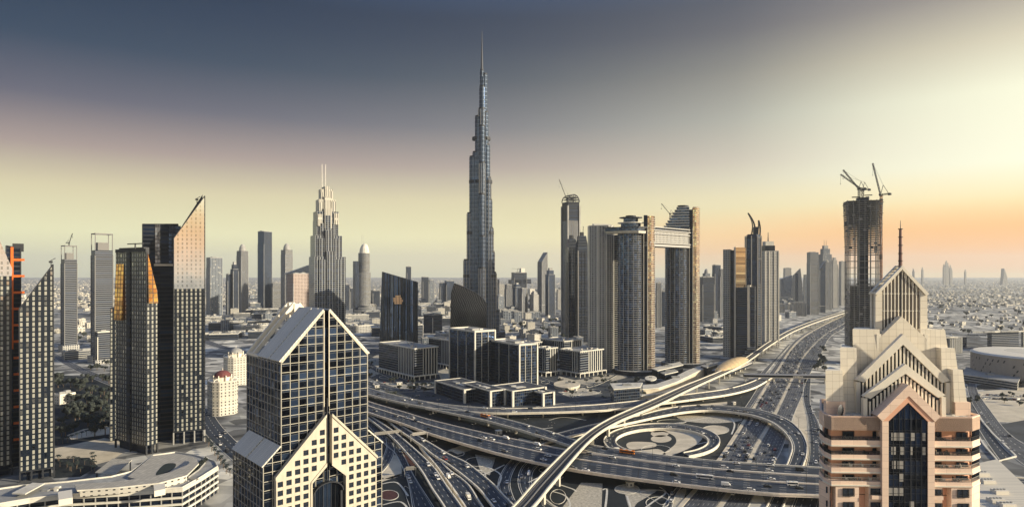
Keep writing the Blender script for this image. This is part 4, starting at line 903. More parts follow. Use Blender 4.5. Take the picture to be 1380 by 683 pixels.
u = U(1212.3, va); vm = (va + vb) / 2 - 1; m = MB()
m.tube((u, vm, V(362, va)), (u, vm, V(309, va)), .52, base_mat('spire_copper', (.22, .13, .11), .6), .36, 10); m.tube((u, vm, V(309, va)), (u, vm, V(297, va)), .12, steel, .06)
for y in (309, 320, 331, 342, 352): m.tube((u, vm, V(y, va)), (u, vm, V(y - 1, va)), .62, steel, .62, 10)
m.build('spire', PT)
# ---- left foreground cluster
def flat_tower(name, label, pts_px, Yc, depth, fac, par=None, rot_to_cam=True, top=None, part='shaft', parent=None, cat='tower', base_z=0):
    """A slab whose front outline is given in photo pixels on a plane facing the eye, with real depth behind it."""
    xm = sum(p[0] for p in pts_px) / len(pts_px); Xc = X(xm, Yc); a = facing(Xc, Yc)
    t = parent or thing(name, label, cat, (Xc, Yc, 0), a)
    ca, sa = math.cos(a), math.sin(a); pl = []
    for px, py in pts_px:
        k = (px - 690) / F           # meet the sight line with the plane of the front
        # world point = origin + u*(ca,sa); x = k*y
        u = (k * Yc - Xc) / (ca - k * sa); y = Yc + u * sa; pl.append((u, H - (py - HY) * y / F))
    return t, pl
def slab_from(pl, depth, fac, top, m=None, y0=0.0):
    m = m or MB(); n = len(pl)
    # front and back
    m.face([(u, y0, z) for u, z in pl], fac, pl) if poly_area(pl) > 0 else m.face([(u, y0, z) for u, z in pl[::-1]], fac, pl[::-1])
    pl = pl if poly_area(pl) > 0 else pl[::-1]
    m.face([(u, y0 + depth, z) for u, z in pl[::-1]], fac, pl[::-1])
    for i in range(n):
        a, b = pl[i], pl[(i + 1) % n]; vert = abs(a[0] - b[0]) < abs(a[1] - b[1]) * .35
        uv = [(0, a[1]), (depth, a[1]), (depth, b[1]), (0, b[1])]
        m.face([(a[0], y0, a[1]), (a[0], y0 + depth, a[1]), (b[0], y0 + depth, b[1]), (b[0], y0, b[1])], fac if vert else top, uv)
    return m
def poly_area(p): return sum(p[i][0] * p[(i + 1) % len(p)][1] - p[(i + 1) % len(p)][0] * p[i][1] for i in range(len(p))) / 2
def mast_on(t, u, y, z, h, name='roof_mast'):
    m = MB(); m.tube((u, y, z - 6), (u, y, z + h), .35, steel); m.box(u - 1.6, u + 1.2, y - .6, y + .6, z + h - 1, z + h + .6, steel); m.bar((u - 1.5, y, z + h), (u + 3, y, z + h + 3), .5, steel); m.build(name, t)
def edge_trim(t, pl, y0, mat=alu, w=.8, name='edge_trim', skip_base=True):
    m = MB(); n = len(pl)
    for i in range(n):
        a, b = pl[i], pl[(i + 1) % n]
        if skip_base and a[1] < 1 and b[1] < 1: continue
        m.bar((a[0], y0 - .1, a[1]), (b[0], y0 - .1, b[1]), w, mat)
    m.build(name, t)
def skirt(t, u0, u1, d, h, mat=steel, name='base_columns'):
    m = MB(); n = max(3, int((u1 - u0) / 7))
    for i in range(n + 1): u = u0 + (u1 - u0) * i / n; m.box(u - .6, u + .6, -.6, .8, 0, h, mat); m.box(u - .6, u + .6, d - .8, d + .6, 0, h, mat)
    m.box(u0 + 2, u1 - 2, 3, d - 3, 0, h + .5, f_dark); m.build(name, t)
YB = 520
T, pl = flat_tower('slant_tower', 'slant-topped dark tower with pale window grid and thin roof mast, beside the left edge', [(27, 660), (73, 660), (71.5, 356), (26, 416)], YB, 24, f_mirror)
lowz = 8; pl2 = [(pl[0][0], lowz), (pl[1][0], lowz), pl[2], pl[3]]
slab_from(pl2, 26, f_mirror, roof_dark).build('shaft', T); edge_trim(T, pl2, 0, steel, .9); skirt(T, pl2[0][0], pl2[1][0], 26, lowz); mast_on(T, pl[3][0] + 21, 8, Z(380, YB), 17)
T, pl = flat_tower('slant_tower', 'pale mirrored tower cut off by the left edge, its top sloping down', [(-40, 660), (16, 660), (16.5, 362), (-3, 318), (-40, 250)], YB + 5, 24, f_mirror)
pl2 = [(pl[0][0], lowz), (pl[1][0], lowz)] + pl[2:]
zc = Z(372, YB); u1 = pl2[1][0]; u0 = pl2[0][0]
slab_from([(u0, lowz), (u1, lowz), (u1, zc), (u0, zc)], 26, f_mirror, roof_dark).build('shaft', T)
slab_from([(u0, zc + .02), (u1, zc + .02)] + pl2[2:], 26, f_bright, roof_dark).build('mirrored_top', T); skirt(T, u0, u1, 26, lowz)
T, pl = flat_tower('dark_tower', 'dark narrow tower with an orange lit edge between the two slant-topped towers', [(6, 650), (28, 650), (28, 334), (8, 331)], YB + 34, 20, f_dark)
pl2 = [(pl[0][0], 0), (pl[1][0], 0), pl[2], pl[3]]; slab_from(pl2, 22, f_dark, roof_dark).build('shaft', T); edge_trim(T, pl2, 0, steel, .8)
m = MB(); ux = pl2[0][0] + 5.4; orange_refl_m = base_mat('painted_orange_reflection', (.72, .16, .03), .35, .4); m.box(ux - 1.2, ux + .8, -1.2, -.12, Z(470, YB + 34), Z(333, YB + 34), orange_refl_m)  # orange strip and bars paint sunset reflections onto the dark wall
m.build('orange_reflection_strip', T)
for k in range(12): z = Z(350 + k * 22, YB + 34); m = MB(); m.box(ux + .8, ux + 8.5, -1.0, -.12, z - 1, z + 1, orange_refl_m); m.build('orange_reflection_bar', T)
m = MB(); m.box(ux, ux + 8, 6, 12, pl2[2][1] - 3, pl2[2][1] + 4, steel); m.build('roof_plant', T)
# faceted tower with orange reflections
(cx, cy), a, b, th_ = box3(156, 197, 212, 590, 60)
T = thing('faceted_tower', 'faceted dark glass tower catching orange sunset light near its flat top', 'tower', (cx, cy, 0), th_)
zt = Z(337, 600); zt2 = Z(392, 600); m = MB()
m.prism([(0, 0), (a, 0), (a, b), (0, b)], 8, [zt, zt2, zt2, zt - 1], f_mirror, roof_dark); m.build('shaft', T)
sunset_tint_glass = facade('sunset_tinted_mirror', (.06, .03, .02), (.98, .50, .16), 4.7, 4.2, .8, .86, metal=1.0, grough=.05, var=.3, tilt=.03)  # orange tint paints the sunset reflection into this glazing
def lean(m, A_, B_, za, zb_lo, zt_a, zt_b, n, out_, mat):
    """Glazing leaning back as it rises, standing proud of the wall at its foot."""
    A_, B_, n = Vector(A_), Vector(B_), Vector(n); f = lambda p, z, o: (p.x + n.x * o, p.y + n.y * o, z)
    q = [f(A_, za, out_), f(B_, zb_lo, out_), f(B_, zt_b, .25), f(A_, zt_a, .25)]; L = (B_ - A_).length; m.face(q, mat, [(0, za), (L, zb_lo), (L, zt_b), (0, zt_a)]); m.face([f(A_, za, 0), f(B_, zb_lo, 0), q[1], q[0]], mat); m.face([f(B_, zb_lo, 0), f(B_, zt_b, 0), q[2], q[1]], mat); m.face([f(A_, zt_a, 0), f(A_, za, 0), q[0], q[3]], mat)
m = MB(); lean(m, (1.2, 0), (a - .2, 0), zt - 50, zt - 50, zt - 2, zt2 - .5, (0, -1), 1.9, sunset_tint_glass); m.build('leaning_glazing', T)
m = MB(); m.box(-.7, -.05, b * .5, b * .62, 8, zt + 1, f_dark); m.build('glass_bay', T); m = MB(); lean(m, (0, b * .985), (0, b * .72), Z(430, 620), Z(430, 620), Z(356, 620), Z(356, 620), (-1, 0), 2.4, sunset_tint_glass); m.build('leaning_glazing', T)
m = MB(); m.box(1, a * .6, 6, b - 4, zt - 4, zt + 2.5, steel); m.box(-.5, .5, 0, b, zt - 2, zt + 1.2, steel); m.bar((0, b * .1, zt + 6), (0, b * .6, zt + 6), .9, steel); m.bar((0, b * .35, zt), (0, b * .35, zt + 6), .9, steel); m.build('roof_plant', T)
m = MB()
for u, v in ((0, 0), (a, 0), (a, b), (0, b), (a / 2, 0), (0, b / 2), (a, b / 2)): m.box(u - .7, u + .7, v - .7, v + .7, 0, 9, steel)
m.box(2, a - 1.5, 3, b - 3, 0, 8, f_dark); m.build('base_columns', T)
T, pl = flat_tower('glass_slab', 'narrow dark glass slab attached behind the left side of the faceted tower', [(148, 600), (158, 600), (158, 415), (149, 415)], 640, 20, f_navy)
pl2 = [(pl[0][0], 0), (pl[1][0], 0), pl[2], pl[3]]; slab_from(pl2, 20, f_mirror, roof_dark).build('shaft', T); edge_trim(T, pl2, 0, steel, .7)
# black tower and its bright slanted neighbour
T, pl = flat_tower('black_tower', 'flat-topped black louvred tower behind the faceted tower', [(192, 600), (240, 600), (240, 302), (192, 302)], 640, 30, f_dark)
pl2 = [(pl[0][0], 0), (pl[1][0], 0), pl[2], pl[3]]; slab_from(pl2, 30, f_dark, roof_dark).build('shaft', T); edge_trim(T, pl2, 0, steel, .8)
m = MB(); zz = Z(357, 640); m.box(pl2[0][0] + 10, pl2[1][0] + .8, -3, 0, zz - 1, zz + 1, alu); uu = pl2[0][0] + 11; m.box(uu, uu + 4.5, -.7, 0, zz, pl2[2][1] - 1, facade('slim_reflective_strip', (.10, .09, .085), (.25, .22, .2), 2, 4, .9, .8, grough=.15)); m.box(uu + 12, uu + 23, -2.5, 0, zz, pl2[2][1] - 2, f_navy); m.build('ledge_and_bays', T)
T, pl = flat_tower('slant_tower', 'tall sharp slant-topped tower with mirrored pale upper half and crane-like mast', [(234, 606), (276, 606), (276, 264), (234, 321)], 632, 26, f_mirror)
h0 = 12; ux0, ux1 = pl[0][0], pl[1][0]; zc = Z(389, 632)
slab_from([(ux0, h0), (ux1, h0), (ux1, zc), (ux0, zc)], 28, f_mirror, roof_dark).build('shaft', T)
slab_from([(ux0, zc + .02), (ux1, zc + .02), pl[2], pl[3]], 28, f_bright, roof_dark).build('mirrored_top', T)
edge_trim(T, [(ux0, h0), (ux1, h0), pl[2], pl[3]], 0, steel, .8); skirt(T, ux0, ux1, 28, h0, concrete); mast_on(T, ux1 - 7, 6, Z(274, 632), 5)
m = MB(); m.panel([(ux0 - 1, 2, pl[3][1] - 2), (ux1 - 2, 2, pl[2][1] + 1.5), (ux1 - 2, 2, pl[2][1] - 3), (ux0 - 1, 2, pl[3][1] - 7)], (0, 1, 0), 22, steel); m.build('slant_roof', T)
# two slim slab towers further back
t = tower('slim grey ribbed tower with a small crane on top, left of its taller twin', 84, 102, 331, 474, f_greyslab, .9, 18, 'frame', trim=base_mat('slab_trim', (.19, .185, .18), .7), name='slab_tower')
crane('small crane on the roof of the slim grey ribbed tower', (t.location.x, t.location.y, t['hh'] - 1), 6, R(70), 22, 70, 1.6)
t = tower('slim grey ribbed tower with open roof frame, taller of the two slabs at left', 125, 150, 315, 489, f_greyslab, .7, 18, 'frame', trim=base_mat('slab_trim', (.19, .185, .18), .7), name='slab_tower')
tower('short pale slab standing against the foot of the taller slim tower', 131, 148, 446, 490, f_greyslab, .6, 12, 'flat', trim=pale_concrete, name='slab_block', cat='building')
tower('low grey podium block between the two slim slab towers', 88, 130, 471, 484, f_band, .5, 8, 'flat', name='podium_block', cat='building', base=False)
# pale residential blocks with domes
def domed_block(label, x0, x1, yt, ydome, yb, cat='building', dome=red_tile):
    s = H / (yb - HY); Y = F * s; Wd = (x1 - x0) * s; Yc = Y + Wd * .45; Xc = X((x0 + x1) / 2, Yc); h = H - (yt - HY) * Yc / F; hd = H - (ydome - HY) * Yc / F
    t = thing('domed_block', label, cat, (Xc, Yc, 0), facing(Xc, Yc) + R(20)); w = Wd * .76
    ch = w * .2; P_ = [(-w / 2 + ch, -w / 2), (w / 2 - ch, -w / 2), (w / 2, -w / 2 + ch), (w / 2, w / 2 - ch), (w / 2 - ch, w / 2), (-w / 2 + ch, w / 2), (-w / 2, w / 2 - ch), (-w / 2, -w / 2 + ch)]
    m = MB(); m.prism(P_, 0, h, f_villa, roof_pale); m.build('wall', t)
    m = MB()
    for k in range(4): z = h * (k + 1) / 4; m.prism(off(P_, .5), z - .6, z + .06, cream, cream, True)
    m.build('cornice', t)
    m = MB(); m.prism(ring(w * .3, w * .3, 16), h, h + (hd - h) * .35, cream, cream)
    for i in range(8): x, y = ring(w * .36, w * .36, 8)[i]; m.tube((x, y, h), (x, y, h + (hd - h) * .5), .8, cream, .8, 6)
    m.build('drum', t)
    m = MB(); rr = w * .33; m.loft([ring(rr * math.cos(q), rr * math.cos(q), 16) for q in [i * 1.5 / 6 for i in range(7)]], [h + (hd - h) * (.35 + .55 * math.sin(i * 1.5 / 6)) for i in range(7)], dome); m.tube((0, 0, h + (hd - h) * .88), (0, 0, hd + 2), .5, cream, .15); m.build('dome', t)
    m = MB()
    for sx, sy in ((-1, -1), (1, -1), (1, 1), (-1, 1)):
        x, y = sx * w * .36, sy * w * .36
        for i in range(8):
            a0, a1 = math.pi * i / 8, math.pi * (i + 1) / 8; m.bar((x - 3.4 * math.cos(a0), y, h + 3.4 * math.sin(a0)), (x - 3.4 * math.cos(a1), y, h + 3.4 * math.sin(a1)), .9, white)
    m.build('roof_arches', t)
domed_block('cream residential block with a dark red dome, nearest of the domed blocks', 278, 322, 512, 497, 561)
domed_block('cream block with a grey dome half hidden behind the gridded tower', 300, 336, 480, 467, 520, dome=roof_grey)
# curved podium hall in the lower left
zr = 20.0; foot = [(-60, 700), (-30, 684), (40, 672), (82, 667), (160, 663), (245, 657), (270, 643), (292, 629), (288, 622), (262, 614), (236, 610), (208, 614), (178, 636), (150, 643), (90, 650), (30, 655), (-60, 668)]
O = G(120, 655, zr); PD = thing('podium_hall', 'long low podium building with curved front, roof garden and oval canopy in the lower left', 'building', (O.x, O.y, 0))
lp = lambda L_, z: [(G(x, y, z).x - O.x, G(x, y, z).y - O.y) for x, y in L_]
FP = lp(foot, zr); m = MB(); m.prism(FP, 0, zr, f_dark, roof_grey); m.build('wall', PD)
def rimmed(poly, d):
    return off(poly if poly_area(poly) > 0 else poly[::-1], d)
for k, z in enumerate((3.5, 8.2, 12.9, 17.6)):
    m = MB(); m.prism(rimmed(FP, 1.3), z, z + 1.5 + (.96 if k == 3 else 0), pale_concrete, concrete if k < 3 else roof_grey, True); m.build('floor_band', PD)
m = MB(); P_ = rimmed(FP, .9); parapet(m, P_, zr, 1.1, pale_concrete, .6); m.build('roof_parapet', PD)
m = MB()
P_ = rimmed(FP, .7)
for i in range(len(P_)):
    a, b = Vector(P_[i]), Vector(P_[(i + 1) % len(P_)]); n = max(1, int((b - a).length / 6))
    for k in range(n): p = a.lerp(b, k / n); m.box(p.x - .3, p.x + .3, p.y - .3, p.y + .3, 0, 17.6, concrete)
m.build('facade_pier', PD)
can_o = [(100, 652), (150, 649), (200, 643), (228, 636), (252, 626), (264, 617), (268, 624), (252, 640), (215, 650), (160, 656), (104, 660)]
grid_roof = facade('canopy_panels', (.22, .21, .19), (.46, .43, .37), 3.2, 3.2, .93, .93, metal=0, grough=.6, var=.12, tilt=0)
m = MB(); m.prism(lp(can_o, 24.5), 23.6, 24.6, pale_concrete, grid_roof, True); m.build('roof_canopy', PD)
m = MB(); m.prism(lp([(106, 657), (160, 653), (215, 647), (248, 636), (252, 640), (215, 650), (160, 656), (108, 660)], 24.5), zr, 23.5, f_villa); m.build('canopy_wall', PD)
m = MB(); m.prism(lp([(205, 613), (238, 610), (262, 615), (262, 622), (236, 632), (214, 640), (190, 646), (172, 641)], 22), zr + .02, 21.6, concrete, grid_roof); m.build('oval_deck', PD)
m = MB(); m.prism(lp(smooth_closed([(211, 636), (222, 625), (236, 624), (235, 630), (224, 637), (212, 640)]), 21.7), zr + .1, 21.7, roof_dark, foliage); m.build('roof_planter', PD)
m = MB(); m.prism(lp([(250, 640), (264, 628), (272, 620), (277, 624), (268, 634), (254, 644)], zr), zr + .04, zr + 1.4, concrete, foliage); m.build('roof_planter', PD)
m = MB(); m.prism(lp([(78, 664), (97, 661), (98, 672), (79, 675)], 23), zr, 24, white, white); m.build('stair_house', PD); m = MB(); m.prism(lp([(207, 655), (222, 652), (223, 660), (208, 663)], 23), zr, 24, white, white); m.build('stair_house', PD)
m = MB(); m.prism(lp([(16, 664), (44, 650), (60, 651), (34, 665)], 23), 22.4, 23.2, pale_concrete, roof_pale, True); m.build('flat_canopy', PD)
rg = random.Random(4)
for _ in range(16):
    gx, gy = rg.choice(((rg.uniform(90, 200), None), (rg.uniform(20, 80), None), (rg.uniform(225, 262), None))); gy = {0: 664, 1: 660, 2: 648}[0 if 85 < gx < 205 else 1 if gx < 85 else 2] + rg.uniform(-2, 2); p = G(gx, gy, zr); w = rg.uniform(.8, 2.2); m = MB(); m.box(p.x - O.x - w, p.x - O.x + w, p.y - O.y - w * .7, p.y - O.y + w * .7, zr, zr + rg.uniform(.9, 2.2), rg.choice((alu, roof_grey, white))); m.build('roof_plant', PD)
O2 = G(153, 630, 9); t = thing('trellis_canopy', 'flat gridded canopy behind the podium hall, beside the faceted tower', 'canopy', (O2.x, O2.y, 0))
q4 = [(G(x, y, 9).x - O2.x, G(x, y, 9).y - O2.y) for x, y in ((128, 636), (152, 617), (178, 619), (155, 639))]
m = MB(); m.prism(q4, 8.5, 9, pale_concrete, grid_roof, True); m.build('roof', t); m = MB()
for x, y in q4: m.box(x * .9 - .4, x * .9 + .4, y * .9 - .4, y * .9 + .4, 0, 8.5, steel)
m.build('column', t)
sheet('plaza', [(72, 604), (140, 590), (158, 592), (172, 606), (150, 620), (120, 628), (70, 616)], sand, .08)
sheet('garden', [(72, 618), (120, 616), (132, 628), (108, 642), (72, 644)], lawn_m, .09); sheet('park', [(70, 505), (156, 508), (152, 590), (72, 600)], lawn_m, .07)
sheet('car_park', [(90, 586), (112, 578), (152, 572), (152, 584), (96, 592)], sand, .1)
road('left_street', [(262, 560, 284, 552), (276, 583, 297, 572), (296, 604, 316, 592), (316, 622, 336, 612), (345, 648, 360, 640)], 3, name='street', lines=False)
road('left_street_b', [(60, 474, 62, 469), (84, 489, 88, 483), (110, 503, 116, 497), (150, 520, 156, 512)], 3, mat=asphalt_pale, name='street', lines=False)
road('left_street_c', [(274, 462, 276, 456), (300, 470, 303, 466), (330, 476, 331, 473)], 3, mat=asphalt_pale, name='street', lines=False)
# small building in the park
tower('low white flat-roofed pavilion among the dark park trees at left', 74, 99, 529, 545, f_villa, .8, 30, 'flat', name='pavilion', cat='building', trim=white, base=False)
# ---- skyline behind the front row: (label, x0, x1, roof row, ground row, facade, depth ratio, turn, crown)
for L_ in (
 ('dark grid tower with a pale sign near its roof, right of the slanted mirror tower', 279, 299, 347, 428, f_resid, .9, 20, 'flat'),
 ('shorter dark block standing against the slim round-topped grey tower', 305, 314, 369, 424, f_navy, .9, 20, 'flat'),
 ('dark stepped tower just left of the slim round-topped grey tower', 311, 321, 353, 424, f_navy, .9, 30, 'step'),
 ('slim grey tower with a pale rounded top', 319.5, 334, 329, 421, f_rib, .9, 35, 'dome'),
 ('black flat-topped tower with bright vertical edges', 348, 366, 312, 415, f_blue, .9, 40, 'flat'),
 ('pale slender tower with white rounded cap above the dark glass block', 379, 394, 328, 418, f_band, .9, 35, 'dome'),
 ('dark blue slanting glass block behind the rose hotel', 383, 417, 357, 432, f_blue, .4, 12, 'slope'),
 ('rose hotel block with square windows beside the stepped twin-spire tower', 387, 417, 368, 452, f_pinkrib, .7, 30, 'flat'),
 ('low grey office block in the gap left of the rose hotel', 366, 381, 381, 415, f_band, .6, 15, 'flat'),
 ('dark block in the gap right of the stepped twin-spire tower', 463, 471, 383, 418, f_navy, .8, 20, 'flat'),
 ('dark mid-rise block left of the round-topped hotel tower', 470, 478, 388, 416, f_navy, .8, 30, 'flat'),
 ('small dark block between the hotel tower and the slanted glass block', 500, 512, 391, 413, f_navy, .8, 20, 'flat'),
 ('lone slim tower rising behind the slanted black glass block', 547, 554, 359, 412, f_navy, .8, 20, 'flat'),
 ('dark twin-slab block right of the slanted black glass block', 568, 577.5, 373, 409, f_navy, .8, 20, 'flat'),
 ('pale-edged slab behind the dark twin-slab block', 577, 585, 377, 408, f_resid, .8, 20, 'flat'),
 ('broad dark block left of the leaning striped glass building', 592, 600, 381, 411, f_navy, .8, 20, 'flat'),
 ('square dark block close left of the tallest tower', 599, 612, 378, 411, f_blue, .8, 20, 'flat'),
 ('small pale tower touching the right foot of the tallest tower', 667, 673, 376, 420, f_band, .8, 20, 'flat'),
 ('pale residential tower behind the round-topped block', 671, 680, 383, 421, f_stone, .8, 20, 'flat'),
 ('round-topped grey block right of the tallest tower', 667, 679.5, 396, 426, f_resid, .9, 35, 'dome'),
 ('two-tone residential tower with a dark stripe right of the round-topped block', 680, 690, 383, 422, f_rib, .8, 25, 'flat'),
 ('blue-edged tower below the wide unfinished tower', 691, 702, 381, 424, f_blue, .9, 35, 'step'),
 ('blue-edged tower with a pale side in front of the unfinished tower', 698, 711, 388, 429, f_rib, .9, 40, 'flat'),
 ('cream tower with stepped top left of the notched dark tower', 714, 726, 392, 429, f_stone, .9, 40, 'step'),
 ('tall dark tower with a notched top, highest right of the tallest tower', 724.5, 738, 340, 421, f_rib, .9, 40, 'slope'),
 ('tower with tiered crown and pale centre beside the notched dark tower', 735, 748, 361, 426, f_blue, .9, 30, 'step'),
 ('low pale block behind the tiered-crown tower', 750, 758, 390, 417, f_stone, .8, 20, 'flat'),
 ('slender dark tower glimpsed between the two curved glass towers', 826, 834, 358, 440, f_navy, .8, 20, 'flat'),
 ('beige slab glimpsed through the gap under the sky bridge', 884, 891, 381, 442, f_rib, .8, 20, 'flat'),
 ('dark block standing behind the gap under the sky bridge', 889, 898, 392, 440, f_navy, .8, 20, 'flat'),
 ('dark banded office block right of the tall curved tower', 942, 962, 373, 434, f_darkband, .8, 25, 'flat'),
 ('grey round-topped tower behind the dark banded office block', 947, 957, 362, 425, f_resid, .9, 35, 'dome'),
 ('dark flat tower behind the gold-edged tower', 960, 971, 357, 426, f_navy, .9, 30, 'flat'),
 ('pale slim tower tucked left of the gold-edged tower', 968, 977, 362, 428, f_rib, .9, 30, 'flat'),
 ('broad dark glass block with slanted roof left of the sail-shaped tower', 1050, 1067, 371, 405, f_blue, .7, 15, 'slope'),
 ('pale slab peeping out above the broad slanted glass block', 1056, 1066, 361, 401, f_stone, .8, 20, 'flat'),
 ('small hazy slab beside the banded tower with a dark cap', 1083, 1089, 370, 410, f_resid, .8, 20, 'flat'),
 ('banded grey tower with a dark cap, left of the twin-antenna tower', 1088, 1102.5, 340, 424, f_band, .9, 25, 'flat'),
 ('dark slab standing in front of the twin-antenna tower', 1102.5, 1112, 352, 421, f_navy, .8, 25, 'slope'),
 ('curved pale slab leaning against the twin-antenna tower', 1108, 1119, 346, 418, f_rib, .9, 30, 'dome'),
 ('pale slab tower right of the twin-antenna tower', 1119.5, 1129, 347, 415, f_stone, .9, 30, 'step'),
 ('hazy slab tower just left of the unfinished tower with cranes', 1131, 1140, 352, 412, f_stone, .9, 30, 'flat'),
 ('low pale block with vertical strips beside the metro viaduct', 1066, 1086, 407, 426, f_rib, .7, 15, 'flat'),
 ('small grey block at the foot of the broad slanted glass block', 1046, 1057, 409, 421, f_band, .8, 15, 'flat'),
 ('round dark drum-like office block between the two black glass buildings', 571, 596, 423, 449, f_darkband, .95, 45, 'flat'),
 ('dark grey block at the foot of the slanted black glass block', 548, 570, 437, 462, f_darkband, .9, 30, 'flat'),
 ('low dark office block right of the round-topped hotel', 487, 512, 419, 428, f_darkband, .8, 15, 'flat'),
):
    tower(*L_, base=False, name='tower' if L_[4] - L_[3] > 34 else 'office_block', cat='tower' if L_[4] - L_[3] > 34 else 'building')
# twin-antenna tower
t = tower('tower with twin antennas and stepped shoulders far along the highway', 1104, 1120, 331, 418, f_resid, .9, 30, 'step', base=False)
m = MB()
for sx in (-.12, .12): m.tube((sx * t['aa'], 0, t['hh'] - 1), (sx * t['aa'], 0, t['hh'] + 26), 1.0, steel, .4)
m.build('antenna', t)
# sail-shaped tower
s = H / (412 - HY); Yc = F * s; Xc = X(1074, Yc); t = thing('sail_tower', 'pale sail-shaped tower far behind the antenna-topped grey tower', 'tower', (Xc, Yc, 0), facing(Xc, Yc)); w = 15 * s; hh = H - (361 - HY) * s
pl = [(-w * .1, 0), (w * .5, 0)] + [(w * (.5 - .02 * i * i / 9), hh * i / 10) for i in range(1, 11)] + [(-w * .35, hh * .8), (-w * .5, hh * .3)]
slab_from(pl, 26, f_stone, roof_pale).build('shaft', t); m = MB(); m.box(-w * .14, w * .1, -.5, 26.5, 0, hh * .86, f_navy); m.build('glass_strip', t)
# unfinished wide tower right of the tallest tower
t = tower('wide unfinished dark tower with platforms and a roof crane, behind the blue-edged towers', 689, 710, 367, 412, f_darkband, .7, 20, 'flat', base=False); m = MB(); a, b, h = t['aa'], t['bb'], t['hh']
m.box(-a * .75, a * .1, -b * .5, b * .5, h * .62, h * .78, f_darkband); m.build('platform', t); m = MB(); m.box(a * .2, a * .85, -b * .5, b * .5, h * .66, h * .8, f_darkband); m.build('platform', t); m = MB(); m.box(a * .1, a * .4, -b * .3, b * .3, h, h + 22, white); m.build('roof_house', t)
crane('small crane on the wide unfinished tower', (t.location.x - 8, t.location.y, h - 1), 16, R(175), 30, 8, 2.4)
# stepped tower with twin spires
s = 1.52; Yc = F * s; xm = 441; Xc = X(xm, Yc); ST = thing('stepped_tower', 'tall stepped tower with a bright tiered top and two thin spires', 'tower', (Xc, Yc, 0), facing(Xc, Yc) + R(14))
zz = lambda y: H - (y - HY) * s
f_str = facade('pilastered_wall', (.30, .295, .28), (.016, .025, .045), 5.4, 3.9, .72, .82, metal=.6, wrough=.5); f_strtop = facade('sunlit_pilastered_top', (.62, .55, .43), (.07, .07, .08), 4.2, 40, .3, .9, metal=.5)  # crown gets a paler copy, its sunlit brightness put into the colour
stages = [('lower_shaft', 415.5, 466.5, 470, 346), ('middle_shaft', 417.5, 461.5, 346, 318), ('upper_shaft', 421, 456.5, 318, 298)]
for nm, xa, xb, yb, yt in stages:
    w = (xb - xa) * s * .8; o_ = ((xa + xb) / 2 - xm) * s; m = MB(); m.prism(rect(w, w * .8, o_), 0 if yb == 470 else zz(yb) - 1, zz(yt), f_str, roof_pale)
    for sx in (-1, 1): m.prism(rect(w * .2, w * .9, o_ + sx * w * .26), 0 if yb == 470 else zz(yb) - 1, zz(yt) - 6, f_str, roof_pale)
    m.prism(rect(w * .26, w * .98, o_), 0 if yb == 470 else zz(yb) - 1, zz(yt) + 10, f_str, roof_pale); m.prism(rect(w * .98, w * .34, o_), 0 if yb == 470 else zz(yb) - 1, zz(yt) - 14, f_str, roof_pale); m.build(nm, ST)
for nm, xa, xb, yb, yt, fc in (('crown_tier', 420.5, 456, 298, 286, f_str), ('crown_tier', 424, 452, 286, 270, f_strtop), ('crown_tier', 428, 448, 270, 256, f_strtop)):
    w = (xb - xa) * s * .8; o_ = ((xa + xb) / 2 - xm + 1) * s; m = MB(); m.prism(rect(w, w * .8, o_), zz(yb) - 1, zz(yt), fc, roof_pale); m.prism(rect(w * .34, w * .95, o_), zz(yb) - 16, zz(yt) + 6, f_strtop, roof_pale); m.prism(rect(w * .2, w * .9, o_ + w * .38), zz(yb) - 8, zz(yt) - 3, f_strtop, roof_pale); m.prism(rect(w * .2, w * .9, o_ - w * .38), zz(yb) - 12, zz(yt) - 6, f_strtop, roof_pale); m.build(nm, ST)
for x in (434, 438.6): m = MB(); m.tube(((x - xm) * s, 0, zz(258)), ((x - xm) * s, 0, zz(222)), .7, alu, .45); m.build('spire', ST)
m = MB(); m.prism(rect(60 * s, 44 * s), 0, 22, f_stone, roof_pale); m.build('podium', ST)
# round-topped hotel
s = H / (424 - HY); Yc = F * s; Xc = X(489, Yc); HT = thing('hotel_tower', 'pale hotel tower with a rounded sail top and two thin masts', 'tower', (Xc, Yc, 0), facing(Xc, Yc) + R(20)); zz = lambda y: H - (y - HY) * s
m = MB(); m.prism(ring(9.5 * s, 9 * s, 20, 1 * s), 0, zz(367), f_band, roof_pale); m.build('lower_shaft', HT); m = MB(); m.prism(ring(7.6 * s, 8 * s, 20, 1.6 * s), zz(367) - 1, zz(341), f_band, roof_pale); m.build('upper_shaft', HT)
m = MB(); m.prism(rect(5 * s, 10 * s, -9.5 * s), 0, zz(352), f_navy, roof_grey); m.build('side_wing', HT)
m = MB(); m.loft([ring(6.5 * s * math.cos(q), 6.5 * s * math.cos(q), 14, 2 * s + i * .3) for i, q in enumerate([k * 1.5 / 6 for k in range(7)])], [zz(341) + (zz(328) - zz(341)) * math.sin(k * 1.5 / 6) for k in range(7)], pale_concrete); m.build('rounded_crown', HT)
m = MB(); m.prism(ring(6 * s, 6.2 * s, 16, 2 * s), zz(350), zz(341) + .5, peach, roof_pale); m.build('crown_band', HT)
for x in (-1.5, .4): m = MB(); m.tube((x * s, 0, zz(334)), (x * s, 0, zz(316)), .6, alu, .3); m.build('mast', HT)
m = MB()
for k in range(4): m.prism(ring((22 - k * 5) * s, (15 - k * 3) * s, 24, 2 * s, -10 * s), zz(424 - k * 3.4), zz(424 - (k + 1) * 3.4), f_band, roof_pale)
m.build('stepped_podium', HT)
